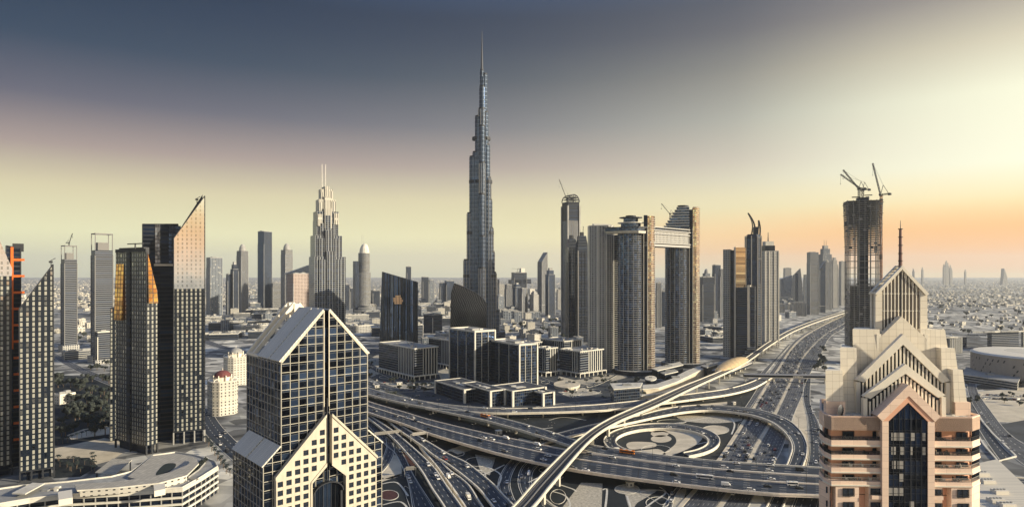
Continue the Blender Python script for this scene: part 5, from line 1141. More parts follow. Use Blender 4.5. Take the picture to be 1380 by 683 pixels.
# black slanted glass block
f_mullion = facade('black_vertical_glass', (.006, .01, .017), (.13, .165, .22), 2.3, 300, .62, 1.0, metal=.95, grough=.09, var=.9, tilt=.04); fb2 = facade('black_reflective_glass', (.012, .015, .022), (.10, .10, .105), 3, 4, .9, .9, metal=1.0, grough=.08, tilt=.02)
T, pl = flat_tower('slanted_glass_block', 'black glass block with a slanted roof and vertical fins, reflecting a patch of sunset', [(511, 490), (563, 490), (563, 380), (515, 366)], 1175, 60, f_mullion, cat='building')
pl2 = [(pl[0][0], 0), (pl[1][0], 0), pl[2], pl[3]]; slab_from(pl2, 62, f_mullion, roof_dark).build('shaft', T)
m = MB(); n = 24
for i in range(n + 1):
    t_ = i / n; ub, ut = pl2[0][0] + (pl2[1][0] - pl2[0][0]) * t_, pl2[3][0] + (pl2[2][0] - pl2[3][0]) * t_; m.bar((ub, -.4, 14), (ut, -.4, pl2[3][1] + (pl2[2][1] - pl2[3][1]) * t_), .3, steel, .7, up=(1, 0, 0))
m.bar((pl2[0][0] + 2, -.4, Z(411, 1175)), (pl2[1][0], -.4, Z(411, 1175)), .8, steel); m.build('fins', T)
glint_m = base_mat('sunset_glint_pane', (.85, .60, .40), .3, 1.0); rg = random.Random(9)  # orange panes paint in a sunset glint on the black glass
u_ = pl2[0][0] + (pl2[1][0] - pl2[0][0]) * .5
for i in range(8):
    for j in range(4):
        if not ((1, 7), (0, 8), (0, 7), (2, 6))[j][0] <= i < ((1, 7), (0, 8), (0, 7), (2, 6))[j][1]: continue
        x0 = u_ - 10 + i * 2.3; z0 = Z(409.5, 1175) + j * 4.1; m = MB(); m.panel([(x0, -.25, z0), (x0 + 2.0, -.32, z0), (x0 + 2.0, -.3, z0 + 3.8), (x0, -.22, z0 + 3.8)], (0, 1, 0), .15, glint_m); m.build('sunset_glint_pane', T)
# leaning striped glass block
T, pl = flat_tower('leaning_glass_block', 'dark rounded glass block with diagonal stripes in front of the tallest tower', [(606, 470), (655, 470), (656, 410), (651, 402), (640, 394), (626, 387), (612, 382), (608, 395)], 1290, 60, f_mullion, cat='building')
w0, w1_ = pl[0][0], pl[1][0]; pp2 = [(pl[0][0], 0), (pl[1][0], 0)] + pl[2:]
f_diag = bpy.data.materials.new('diagonal_stripe_glass'); f_diag.use_nodes = True; tt = f_diag.node_tree; b_ = tt.nodes['Principled BSDF']; uvn = N(tt, 'ShaderNodeUVMap'); sx_ = N(tt, 'ShaderNodeSeparateXYZ'); tt.links.new(uvn.outputs[0], sx_.inputs[0])
wv = N(tt, 'ShaderNodeTexNoise'); wv.inputs['Scale'].default_value = .05; tt.links.new(uvn.outputs[0], wv.inputs[0]); dg = M_(tt, 'FRACT', M_(tt, 'DIVIDE', M_(tt, 'ADD', M_(tt, 'ADD', sx_.outputs[0], M_(tt, 'MULTIPLY', sx_.outputs[1], .42)), M_(tt, 'MULTIPLY', wv.outputs[0], 9.0)), 4.2))
tt.links.new(mix_(tt, M_(tt, 'LESS_THAN', dg, .42), (.008, .012, .02), (.20, .21, .22)), b_.inputs['Base Color']); b_.inputs['Metallic'].default_value = .9; b_.inputs['Roughness'].default_value = .16
slab_from(pp2, 60, f_diag, steel).build('shaft', T); edge_trim(T, pp2, 0, steel, .9)
# glass cubes and their plinth
def cube(label, pL, pC, pR, Yc, deg, yt, fac, pier=pale_concrete, cat='building'):
    (x, y), a, b, t0 = box3(pL, pC, pR, Yc, deg); t = thing('glass_cube', label, cat, (x, y, 0), t0); h = Z(yt, Yc)
    m = MB(); m.prism([(0, 0), (a, 0), (a, b), (0, b)], 0, h, fac, roof_pale); m.build('glass_body', t)
    m = MB(); P_ = [(-.5, -.5), (a + .5, -.5), (a + .5, b + .5), (-.5, b + .5)]; parapet(m, P_, h - 1.0, 2.6, pier, .9); m.build('parapet', t)
    m = MB()
    for u, v in ((0, 0), (a, 0), (0, b), (a, b)): m.box(u - 1.1, u + 1.1, v - 1.1, v + 1.1, 0, h + 1.2, pier)
    for f_ in (.33, .66): m.box(-.5, .1, b * f_ - .35, b * f_ + .35, 0, h, pier); m.box(a * f_ - .3, a * f_ + .3, -.5, .1, 0, h, pier)
    m.build('corner_pier', t); m = MB()
    m.box(a * .2, a * .55, b * .25, b * .55, h, h + 3.2, roof_grey); m.box(a * .65, a * .8, b * .3, b * .75, h, h + 2.2, alu); m.build('roof_plant', t); return t
f_cube = facade('cube_glass', (.03, .04, .055), (.05, .075, .12), 3.0, 4.1, .86, .8, metal=.85, grough=.1, var=.8, tilt=.02)
cube('dark glass office cube, the left and taller of the pair', 606, 640, 667, 976, 38, 447, f_cube)
cube('dark glass office cube with a pale flat roof, right of its taller twin', 659.5, 700, 724, 932, 34, 465, f_cube)
for lb, pL, pC, pR, Yc, yt in (('low glass plinth building at the left foot of the cubes', 587, 626, 662, 825, 525), ('low glass plinth building in front of the left cube', 624, 661, 680, 803, 527), ('low glass plinth building with bright corner piers in front of the right cube', 664, 691, 735, 803, 527), ('low glass pavilion with a dark roof at the right end of the plinth', 712, 732, 746, 806, 530)):
    (x, y), a, b, t0 = box3(pL, pC, pR, Yc, 34); t = thing('plinth_block', lb, 'building', (x, y, 0), t0); h = Z(yt, Yc); m = MB(); m.prism([(0, 0), (a, 0), (a, b), (0, b)], 0, h, f_cube, roof_dark); m.build('glass_body', t)
    m = MB(); parapet(m, [(-.4, -.4), (a + .4, -.4), (a + .4, b + .4), (-.4, b + .4)], h - .8, 1.6, pale_concrete, .8)
    for u, v in ((0, 0), (a, 0), (0, b)): m.box(u - 1.4, u + 1.4, v - 1.4, v + 1.4, 0, h + .9, pale_concrete)
    m.build('parapet', t); m = MB(); m.box(a * .3, a * .6, b * .3, b * .5, h - .1, h + .6, roof_pale); m.box(a * .3, a * .45, b * .55, b * .7, h - .1, h + 1.6, roof_grey); m.build('roof_plant', t)
# arcaded office blocks round the cubes
f_col = facade('columned_office_wall', (.54, .50, .42), (.014, .021, .036), 5.2, 60, .62, 1.0, metal=.5); f_colb = facade('columned_dark_wall', (.13, .135, .14), (.016, .024, .042), 50, 3.9, 1, .62, metal=.5)
for lb, pL, pC, pR, Yc, yt, yb in (('stone and dark glass office block left of the cubes, nearest the slanted block', 511, 559, 590, 1000, 470, 510), ('stone office block squeezed behind the taller cube', 578, 606, 622, 1120, 459, 490), ('stone office block directly behind the right cube', 722, 736, 751, 1040, 470, 500), ('colonnaded stone office block with white pillars right of the cubes', 755, 782, 813, 1030, 474, 505), ('flat stone office block farther behind the colonnaded one', 729, 760, 784, 1180, 460, 490), ('pale stone office block next to the curved tower foot', 690, 716, 730, 1190, 462, 480)):
    (x, y), a, b, t0 = box3(pL, pC, pR, Yc, 40); t = thing('office_block', lb, 'building', (x, y, 0), t0); h = Z(yt, Yc)
    m = MB(); m.prism([(0, 0), (a, 0), (a, b), (0, b)], 7, h, f_col, roof_grey); m.build('wall', t)
    m = MB(); m.prism([(-.4, -.4), (a * .34, -.4), (a * .34, 2), (-.4, 2)], 8, h - 2, f_colb); m.build('dark_bay', t); m = MB(); m.prism([(-.4, b * .45), (1, b * .45), (1, b + .4), (-.4, b + .4)], 8, h - 2, f_colb); m.build('dark_bay', t)
    m = MB(); m.prism([(-4, -4), (a + 4, -4), (a + 4, b + 4), (-4, b + 4)], 6.0, 7.4, pale_concrete, roof_pale, True); n = max(2, int(a / 8)); n2 = max(2, int(b / 8))
    for i in range(n + 1): m.box(-3.6 + (a + 7.2) * i / n - .6, -3.6 + (a + 7.2) * i / n + .6, -3.9, -2.7, 0, 6, pale_concrete)
    for i in range(1, n2 + 1): m.box(-3.9, -2.7, -3.6 + (b + 7.2) * i / n2 - .6, -3.6 + (b + 7.2) * i / n2 + .6, 0, 6, pale_concrete)
    m.prism([(1, 1), (a - 1, 1), (a - 1, b - 1), (1, b - 1)], 0, 6, f_dark); m.build('arcade', t)
    m = MB(); parapet(m, [(-1, -1), (a + 1, -1), (a + 1, b + 1), (-1, b + 1)], h - .6, 1.8, pale_concrete, 1.4); m.build('parapet', t); rg = random.Random(int(pL))
    for _ in range(9): m = MB(); u, v, w_ = rg.uniform(.12, .85) * a, rg.uniform(.12, .85) * b, rg.uniform(2, 6); m.box(u - w_ / 2, u + w_ / 2, v - w_ / 3, v + w_ / 3, h - .05, h + rg.uniform(1, 3), rg.choice((roof_pale, roof_grey, alu))); m.build('roof_plant', t)
# tallest tower
s = 1.93; Yc = F * s; Xc = X(649.5, Yc); BK = thing('supertall_tower', 'tallest tower, a tapering steel and glass needle with stepped buttresses', 'tower', (Xc, Yc, 0), facing(Xc, Yc)); zz = lambda y: H - (y - HY) * s
def lobes(nm, L_, mat=f_burj):
    m = MB()
    for x, d, r, yt in L_:
        m.prism(ring(r * s, r * s, 14, x * s, d * s), 0, zz(yt), mat, roof_grey, uo=x); m.prism(ring(r * s * .9, r * s * .9, 14, x * s, d * s), zz(yt), zz(yt) + 4, steel, roof_grey)
    m.build(nm, BK)
lobes('core', [(0, 0, 5.2, 148), (.6, .5, 4.3, 118), (0, 0, 2.7, 96), (1.2, .3, 3.0, 104)])
lobes('left_wing', [(-5, 1, 4.5, 146 + 12), (-8, 2, 5, 206), (-12, 3, 5.2, 212), (-14.5, 4, 6, 288), (-19, 5, 6.2, 351), (-22, 7, 5.2, 395)])
lobes('right_wing', [(4, 1, 3.6, 101), (5.2, 1, 4.0, 152), (6, 2, 5.2, 196), (7.6, 2, 5.0, 240), (9.2, 3, 5.0, 270), (10.6, 3, 5.2, 308), (12, 4, 5.6, 340), (14, 5, 5.8, 368), (19, 8, 5, 420)])
lobes('front_wing', [(0, -5, 4.2, 172), (.4, -8, 4.4, 222), (-.2, -11, 4.4, 264), (.6, -14, 4.6, 320), (0, -17, 4.8, 362), (0, -20, 5, 410)])
m = MB(); spm = base_mat('spire_steel', (.06, .065, .078), .6, .3); m.tube((0, 0, zz(100)), (0, 0, zz(70)), 1.8 * s, spm, 1.1 * s, 10); m.tube((0, 0, zz(70)), (0, 0, zz(42)), 1.0 * s, spm, .25 * s, 10); m.build('spire', BK)
m = MB()
for y, L_ in ((187, ((0, 0, 5.5), (6, 2, 5.5), (-8, 2, 5.2))), (245, ((7.6, 3, 6.4), (-12, 3, 5.6), (-4, 1, 6.5))), (314, ((10.6, 3, 5.6), (-14.5, 4, 6.3), (0, 0, 6))), (372, ((14, 5, 6.1), (12, 4, 5.9), (-19, 5, 6.5)))):
    for x, d, r in L_: m.prism(ring(r * s, r * s, 14, x * s, d * s), zz(y + 2), zz(y - 2.4), steel, steel)
m.build('mechanical_band', BK)
m = MB()
for L_ in ((0, 0, 5.2, 148), (7.6, 2, 5.0, 240), (14, 5, 5.8, 368), (-14.5, 4, 6, 288), (-19, 5, 6.2, 351), (10.6, 3, 5.2, 308), (.4, -8, 4.4, 222), (0, -17, 4.8, 362)):
    x, d, r, yt = L_
    for k in range(10):
        a = 2 * math.pi * k / 10; m.bar((x * s + r * s * math.cos(a), d * s + r * s * math.sin(a), 0), (x * s + r * s * math.cos(a), d * s + r * s * math.sin(a), zz(yt)), .9, alu)
m.build('vertical_fins', BK)
m = MB(); m.prism(ring(32 * s, 26 * s, 24, 0, 6 * s), 0, 18, f_navy, roof_grey); m.build('podium', BK)
# ---- right of centre: the slender arched tower, the black pair, the curved twin towers with the sky bridge
s = 2.0; Yc = F * s; Xc = X(769, Yc); AT = thing('arched_tower', 'slender tower with an unfinished arched crown rising behind the black tower', 'tower', (Xc, Yc, 0), facing(Xc, Yc) + R(28)); zz = lambda y: H - (y - HY) * s
w = 17.5 * s; m = MB(); m.prism(rect(w, w), 0, zz(298), f_rib, roof_grey, uo=1.2); m.build('shaft', AT); m = MB(); m.prism(rect(w * .98, w * .98), zz(298), zz(273), f_dark, roof_grey); m.build('unclad_storeys', AT)
m = MB(); n = 10
for y0 in (-w / 2, w / 2):
    for i in range(n):
        a0, a1 = math.pi * i / n, math.pi * (i + 1) / n; m.bar((-w / 2 * math.cos(a0), y0, zz(273) + 10 * s * math.sin(a0)), (-w / 2 * math.cos(a1), y0, zz(273) + 10 * s * math.sin(a1)), 1.8, steel)
for i in range(1, n): a0 = math.pi * i / n; x_ = -w / 2 * math.cos(a0); z_ = zz(273) + 10 * s * math.sin(a0); m.bar((x_, -w / 2, z_), (x_, w / 2, z_), 1.3, steel); m.bar((x_, -w / 2, zz(273)), (x_, -w / 2, z_), 1.2, steel)
for z_ in (zz(270), zz(267)): m.box(-w * .45, w * .45, -w * .45, w * .45, z_, z_ + .8, steel)
m.build('arched_crown', AT)
m = MB()
for sx in (-1, 1):
    for sy in (-1, 1): m.box(sx * w / 2 - 2, sx * w / 2 + 2, sy * w / 2 - 2, sy * w / 2 + 2, 0, zz(278), concrete)
m.build('corner_pier', AT)
crane('thin crane leaning from the slender arched tower', (AT.location.x - 10, AT.location.y, zz(272)), 6, R(200), 56, 66, 2.2)
for lb, xa, xb, yt, yc2, sg, Yt in (('black banded tower with chamfered shoulders in front of the slender arched tower', 762, 778, 319, 334, 1, 1610), ('black banded tower with a small roof crane touching the pale curved tower', 775, 793, 315, 338, -1, 1570)):
    Xc = X((xa + xb) / 2, Yt); k = Yt / F; t = thing('black_tower', lb, 'tower', (Xc, Yt, 0), facing(Xc, Yt) + R(18)); w = (xb - xa) * k * .82; zq = lambda y: H - (y - HY) * k
    m = MB(); m.prism(rect(w, w), 0, zq(yc2), f_darkband, roof_dark); m.prism(rect(w * 1.06, w * .5), 0, zq(yc2 + 20), f_dark, roof_dark); m.build('shaft', t); m = MB(); m.loft([rect(w, w), rect(w * .62, w * .62)], [zq(yc2), zq(yt + 3)], f_darkband, roof_dark); m.prism(rect(w * .3, w * .3), zq(yt + 3), zq(yt - 2), steel); m.build('crown', t)
    m = MB()
    for sx in (-1, 1): m.box(sx * w * .5 - .8, sx * w * .5 + .8, -w * .5 - .8, -w * .5 + .8, 0, zq(yc2), alu); m.box(sx * w * .16 - .8, sx * w * .16 + .8, -w * .5 - .8, -w * .5 + .2, 0, zq(yc2), steel)
    m.build('corner_pier', t)
crane('small crane on top of the black banded tower', (X(786, 1570), 1575, H + (368 - 320) * 1570 / F), 8, R(80), 22, 60, 2)
# pale curved tower at the left end of the sky bridge group
f_curve = facade('curved_beige_wall', (.48, .44, .37), (.03, .04, .06), 4.6, 3.7, .58, .5, metal=.6, wrough=.5)
f_bal = facade('balcony_glass_wall', (.06, .07, .085), (.10, .125, .17), 3.1, 3.75, .84, .86, metal=.9, grough=.12, tilt=.03)
k = 1.31; Yt = F * k; Xc = X(813, Yt); t = thing('curved_tower', 'pale curved residential tower at the left end of the sky bridge towers', 'tower', (Xc, Yt, 0), facing(Xc, Yt) + R(8)); zq = lambda y: H - (y - HY) * k
lens = [(-20 * k + 33 * k * i / 12, -7 * k - 6 * k * math.sin(math.pi * i / 12)) for i in range(13)] + [(13 * k, 10 * k), (-20 * k, 10 * k)]
m = MB(); m.prism(lens, 0, zq(305), f_curve, roof_pale); m.build('curved_shaft', t); m = MB(); m.prism([(13 * k, -3 * k), (19.5 * k, -2 * k), (19.5 * k, 10 * k), (13 * k, 10 * k)], 0, zq(317), f_bal, roof_grey)
for i in range(66):
    z = 8 + i * 3.75
    if z < zq(317): m.box(13 * k, 20.4 * k, -3.8 * k, 10.2 * k, z, z + .6, pale_concrete)
m.build('side_wing', t); m = MB(); m.prism([(-14 * k, -10 * k), (10 * k, -10 * k), (10 * k, 6 * k), (-14 * k, 6 * k)], zq(305), [zq(303), zq(304), zq(302), zq(301)], pale_concrete, roof_pale); m.prism(lens, zq(305) , zq(305) + .8, pale_concrete, roof_pale); m.build('roof_crown', t)
m = MB()
for x_ in (-20, -9, 2, 13): m.box(x_ * k - .9, x_ * k + .9, (-7 if abs(x_ + 3.5) > 14 else -12.6) * k - .8, (-7 if abs(x_ + 3.5) > 14 else -12) * k + .8, 0, zq(305), pale_concrete)
m.build('pilaster', t)
# the two balconied towers
slab_m = base_mat('balcony_slab', (.42, .41, .39), .6)
f_fire = facade('sunset_tinted_curtain_wall', (.30, .22, .17), (.86, .60, .38), 3.1, 3.75, .84, .8, metal=1.0, grough=.1, tilt=.03)  # warm tint puts the orange sunset glow into the glass colour
f_vert = facade('vertical_dark_glass', (.035, .043, .055), (.06, .085, .13), 4.4, 3.75, .9, .86, metal=.95, grough=.08, var=.7, tilt=.03)
def balcony_tower(label, xa, xb, yt, k, crown):
    Yt = F * k; xm = (xa + xb) / 2; Xc = X(xm, Yt); t = thing('balcony_tower', label, 'tower', (Xc, Yt, 0), facing(Xc, Yt)); zq = lambda y: H - (y - HY) * k
    w = (xb - xa) * k; h = zq(yt)
    left = [(-w * .5 + w * .35 * (1 - math.cos(a)), -w * .25 * math.sin(a) - w * .02) for a in [math.pi * i / 16 for i in range(17)]]
    left = [(x, y) for x, y in left] + [(w * .2, w * .3), (-w * .5, w * .3)]
    right = [(w * .30, -w * .16), (w * .40, -w * .15), (w * .46, -w * .08), (w * .5, w * .04), (w * .5, w * .3), (w * .30, w * .3)]
    hl, hr = (zq(yt + 14), h) if crown == 'disc' else (zq(yt + 28), h)
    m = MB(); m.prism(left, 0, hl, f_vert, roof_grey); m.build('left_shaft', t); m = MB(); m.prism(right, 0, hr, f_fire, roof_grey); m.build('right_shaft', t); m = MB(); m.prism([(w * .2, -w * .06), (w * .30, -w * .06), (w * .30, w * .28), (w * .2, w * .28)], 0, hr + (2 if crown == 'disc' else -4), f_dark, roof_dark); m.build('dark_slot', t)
    for nm, pl, hh in (('balconies', left, hl), ('balconies', right, hr)):
        m = MB(); z = 10.0; PLo = off(pl if poly_area(pl) > 0 else pl[::-1], .8)
        while z < hh - 1: m.prism(PLo, z, z + .5, slab_m, slab_m, True); z += 3.75
        m.build(nm, t)
    m = MB(); 
    for x_ in (w * .2, w * .3): m.box(x_ - .6, x_ + .6, -w * .19, -w * .05, 0, hl, cream)
    for i in range(3, 15, 2): m.box(left[i][0] - .35, left[i][0] + .35, left[i][1] - 1.0, left[i][1] + .4, 0, hl, slab_m)
    m.build('edge_fin', t)
    if crown == 'disc':
        m = MB(); c = -w * .15
        m.prism(ring(w * .27, w * .22, 24, c, 0), hl, zq(yt + 9), f_bal, roof_grey); m.prism(ring(w * .36, w * .3, 24, c, 0), zq(yt + 9), zq(yt + 8), pale_concrete, roof_grey, True); m.prism(ring(w * .2, w * .17, 24, c, 0), zq(yt + 8), zq(yt + 2), f_bal, roof_grey); m.prism(ring(w * .31, w * .26, 24, c, 0), zq(yt + 2), zq(yt + .8), steel, roof_dark, True); m.prism(ring(w * .14, w * .12, 16, c, 0), zq(yt + .8), zq(yt - 1.5), steel, roof_dark); m.build('stacked_disc_crown', t)
    else:
        m = MB()
        for i in range(8):
            f_ = i / 8; x0 = -w * .5 + f_ * w * .42; z0 = hl + (h - hl) * f_; m.prism([(x0, -w * .26), (w * .2, -w * .26), (w * .2, w * .26), (x0, w * .26)], z0 - .2, z0 + (h - hl) / 8 - 1.3, f_bal, roof_grey); m.prism([(x0 - 2.2, -w * .3), (w * .2, -w * .3), (w * .2, w * .28), (x0 - 2.2, w * .28)], z0 + (h - hl) / 8 - 1.3, z0 + (h - hl) / 8 - .2, pale_concrete, roof_grey, True)
        m.prism(ring(w * .16, w * .14, 16, w * .02, 0), h, h + 4, steel, roof_dark); m.build('stepped_terraces', t)
    m = MB(); m.prism(ring(w * .62, w * .5, 24), 0, 7, f_dark, roof_grey); m.build('podium', t)
    return t, zq, Xc, Yt, w
b1 = balcony_tower('curved glass tower with stacked disc roof, centre of the sky bridge group', 833, 882, 292, 1.26, 'disc')
b2 = balcony_tower('curved glass tower with stepped roof terraces, right end of the sky bridge', 897, 942, 280, 1.36, 'stair')
# sky bridge between them and its cantilevered deck
p1, p2 = Vector((X(866, F * 1.26), F * 1.26, 0)), Vector((X(920, F * 1.36), F * 1.36, 0)); zb0 = H + (368 - 333) * 1.30; zb1 = H + (368 - 307) * 1.30
SB = thing('sky_bridge', 'wide sky bridge of several storeys joining the two curved glass towers', 'bridge', p1, math.atan2(p2.y - p1.y, p2.x - p1.x)); L = (p2 - p1).length
m = MB(); m.box(0, L, -15, 15, zb0 + 5, zb1 - 7, f_stone, roof_pale); m.build('storeys', SB); m = MB()
for i, z in enumerate((zb0, zb0 + 5.2, zb1 - 13, zb1 - 7, zb1 - 2)): m.box(-3, L + 3, -17 - (i % 2), 17, z, z + (3.6 if i == 0 else 1.6), slab_m)
m.build('deck_slab', SB); m = MB(); m.box(2, L - 2, -13, 13, zb1 - 5.4, zb1 - 2.05, f_bal, roof_pale); m.build('glazed_storey', SB)
Yd = F * 1.25; Xd = X(846, Yd); CD = thing('cantilever_deck', 'boat-shaped sky deck cantilevered left from the disc-topped curved tower', 'deck', (Xd, Yd, H + (368 - 315) * 1.25), facing(Xd, Yd)); k = 1.25
boat = [(-32 * k, 0), (-24 * k, -9 * k), (-6 * k, -16 * k), (14 * k, -15 * k), (24 * k, -4 * k), (24 * k, 10 * k), (-10 * k, 10 * k)]
m = MB(); m.loft([[(x * .9 + 2, y * .86) for x, y in boat], boat], [0, 4], pale_concrete, roof_pale); m.build('hull', CD); m = MB(); m.prism([(x * .93, y * .92) for x, y in boat], 4, 9, f_bal, roof_pale); m.build('glazed_storey', CD); m = MB(); m.prism([(x * 1.02, y * 1.02) for x, y in boat], 9, 10.4, steel, roof_pale, True); m.build('roof_slab', CD)
crane('pair of thin cranes above the stepped roof terraces', (X(903, F * 1.4), F * 1.4, H + (368 - 296) * 1.4), 10, R(150), 26, 50, 1.6)
# podium structures in front
def low(name, label, pts, z, wall, roof, cat='building', parts=()):
    O = G(sum(p[0] for p in pts) / len(pts), sum(p[1] for p in pts) / len(pts), z); t = thing(name, label, cat, (O.x, O.y, 0)); q = [(G(x, y, z).x - O.x, G(x, y, z).y - O.y) for x, y in pts]
    m = MB(); m.prism([(x * .97, y * .97) for x, y in q], 0, z - 1.2, wall, roof); m.build('wall', t); m = MB(); m.prism(q, z - 1.2, z, pale_concrete, roof, True); m.build('roof', t); m = MB(); c = Vector((sum(x for x, y in q) / len(q), sum(y for x, y in q) / len(q)))
    w = max(2, min(6, .25 * (Vector(q[0]) - Vector(q[1])).length)); m.box(c.x - w, c.x + w, c.y - w * .5, c.y + w * .5, z - .02, z + 2.2, roof_grey); m.build('roof_plant', t)
    return t
low('glass_pavilion', 'dark glass pavilion with a beige wedge roof left of the curved towers', [(822, 516), (866, 515), (863, 521), (827, 524)], 22, f_navy, roof_pale)
low('entrance_canopy', 'pale slanting entrance canopy at the foot of the stepped-roof tower', [(878, 496), (916, 487), (921, 491), (886, 499)], 14, f_dark, roof_pale, 'canopy')
low('entrance_canopy', 'dark-edged flat canopy in front of the disc-topped tower', [(886, 500), (908, 496), (914, 500), (896, 504)], 10, f_dark, roof_grey, 'canopy')
low('round_kiosk', 'round pale kiosk roof at the foot of the disc-topped tower', ell(877, 509, 8, 3.2, 16), 10, f_dark, white, 'kiosk')
low('ramp_building', 'long beige curved podium wall climbing towards the metro station', [(866, 524), (888, 522), (912, 514), (936, 502), (951, 496), (947, 491), (925, 499), (905, 510), (884, 517), (866, 518)], 12, sand, roof_pale)
low('parking_podium', 'beige low podium beside the glass pavilion', [(862, 527), (900, 522), (912, 524), (884, 531), (864, 533)], 5, sand, roof_pale)
low('link_bridge_block', 'dark box at the end of the podium next to the metro station', [(944, 492), (958, 488), (967, 490), (953, 495)], 16, f_dark, roof_grey)
low('round_garden_stand', 'round beige stone terrace between the cubes and the curved towers', ell(764, 517, 18, 5, 20), 4, sand, sand, 'terrace')
# gold-edged tower, its lower twin and the crescent-topped tower
k = 1.5; Yt = F * k; Xc = X(989, Yt); t = thing('gold_edge_tower', 'tower with a curved pale left face and a gold mirrored right face', 'tower', (Xc, Yt, 0), facing(Xc, Yt) + R(-8)); zq = lambda y: H - (y - HY) * k
m = MB(); m.prism([(-14 * k, 0), (-6 * k, -3 * k), (-4.5 * k, 0), (-4.5 * k, 15 * k), (-14 * k, 15 * k)], 0, zq(336), f_curve, roof_grey); m.build('pale_face', t); m = MB(); m.prism([(-4.4 * k, 1), (0, 1), (0, 15 * k), (-4.4 * k, 15 * k)], 0, zq(337), f_dark, roof_dark); m.build('dark_slot', t)
m = MB(); m.prism([(0, 0), (1.5 * k, -2.5 * k), (2.6 * k, -2.5 * k), (2.6 * k, 15 * k), (0, 15 * k)], 0, zq(333), cream, cream); m.build('edge_fin', t)
m = MB(); m.prism([(2.6 * k, -1), (14 * k, 5 * k), (14 * k, 15 * k), (2.6 * k, 15 * k)], 0, zq(333.5), facade('gold_mirror', (.3, .2, .1), (.72, .52, .32), 60, 3.9, 1, .9, metal=1.0, grough=.1, tilt=.004), roof_grey); m.build('mirrored_face', t)
m = MB(); m.prism([(4 * k, -4 * k), (17 * k, 0), (20 * k, 8 * k), (4 * k, 6 * k)], 0, zq(387), f_darkband, roof_pale); m.build('lower_wing', t); m = MB(); m.prism([(17.2 * k, -1), (20.5 * k, 2 * k), (20.5 * k, 9 * k), (17.2 * k, 9 * k)], 0, zq(384), cream, roof_pale); m.prism([(20.6 * k, 1 * k), (26 * k, 4 * k), (26 * k, 12 * k), (20.6 * k, 10 * k)], 0, zq(386), f_darkband, roof_pale); m.build('side_wing', t)
m = MB()
for i in range(3): m.prism([((12 + i * 3) * k, -9 * k), (27 * k, -4 * k), (27 * k, 2 * k), ((12 + i * 3) * k, -3 * k)], i * 8, i * 8 + 6.5, f_band, roof_pale)
m.build('terraced_podium', t)
k = 1.62; Yt = F * k; Xc = X(1015, Yt); t = thing('crescent_tower', 'black tower crowned by two curved horn-like crescents', 'tower', (Xc, Yt, 0), facing(Xc, Yt) + R(10)); zq = lambda y: H - (y - HY) * k
oc = lambda w: [(-w, -w * .4), (-w * .4, -w), (w * .4, -w), (w, -w * .4), (w, w * .4), (w * .4, w), (-w * .4, w), (-w, w * .4)]
m = MB(); m.prism(oc(9.6 * k), 0, zq(384), f_darkband, roof_dark); m.build('lower_shaft', t); m = MB(); m.prism(oc(9.2 * k), zq(384), zq(322), f_navy, roof_dark); m.loft([oc(9.2 * k), oc(7.4 * k)], [zq(322), zq(316)], f_dark, roof_dark); m.build('upper_shaft', t)
m = MB()
for x_, y_ in oc(9.7 * k): m.box(x_ - .9, x_ + .9, y_ - .9, y_ + .9, 0, zq(318), alu)
for z in (384, 350, 322): m.prism(oc(9.9 * k), zq(z), zq(z) + 2, steel, steel, True)
m.build('corner_pier', t)
def horn(base_x, tip_x, yb, yt, bow, nm='crescent'):
    m = MB(); n = 10; P_ = []
    for i in range(n + 1):
        f_ = i / n; z = zq(yb) + (zq(yt) - zq(yb)) * f_; xo = (base_x + (tip_x - base_x) * f_ + bow * math.sin(math.pi * f_)) * k; wi = (4.2 * (1 - f_) + .3) * k; P_.append((xo, xo - wi, z))
    for i in range(n):
        a, b = P_[i], P_[i + 1]
        for y0 in (-2.2 * k, 2.2 * k):
            m.bar((a[0], y0, a[2]), (b[0], y0, b[2]), 1.5, steel); m.bar((a[1], y0, a[2]), (b[1], y0, b[2]), 1.0, steel)
        m.bar((a[0], -2.2 * k, a[2]), (a[1], 2.2 * k, a[2]), .6, steel); m.bar((a[1], -2.2 * k, a[2]), (b[0], -2.2 * k, b[2]), .6, steel)
    m.build(nm, t)
horn(2.0, -6.5, 316, 287, 3.5); horn(8.5, 7.0, 318, 297, 1.2); 
m = MB(); m.prism(rect(6 * k, 8 * k, 3 * k), zq(317), zq(306), f_dark, roof_dark); m.build('roof_plant', t)
k = 1.72; Yt = F * k; Xc = X(1037, Yt); t = thing('antenna_tower', 'grey stone tower with a tall roof antenna right of the crescent-topped tower', 'tower', (Xc, Yt, 0), facing(Xc, Yt) + R(22)); zq = lambda y: H - (y - HY) * k; w = 22.5 * k * .8
m = MB(); m.prism(rect(w, w * .9), 0, zq(338), f_beige, roof_pale); m.build('shaft', t); m = MB(); m.prism(rect(w * .74, w * .7, -w * .1), zq(338), zq(331), f_dark, roof_pale); m.prism(rect(w * .62, w * .6, -w * .1), zq(331), zq(325.5), pale_concrete, roof_pale); m.build('crown', t); m = MB(); m.tube((-w * .1, 0, zq(326)), (-w * .1, 0, zq(313)), 1.5, steel, .6); m.build('antenna', t)
m = MB()
for sx in (-.5, -.2, .2, .5): m.box(sx * w - 1, sx * w + 1, -w * .45 - 1, -w * .45 + .4, 0, zq(339), pale_concrete)
m.box(-w * .56, w * .56, -w * .52, w * .5, 0, 12, f_stone); m.build('pilaster', t); m = MB(); m.box(-w * .1, w * .25, -w * .53, -w * .52, 5, 9, white); m.build('lit_signboard', t)
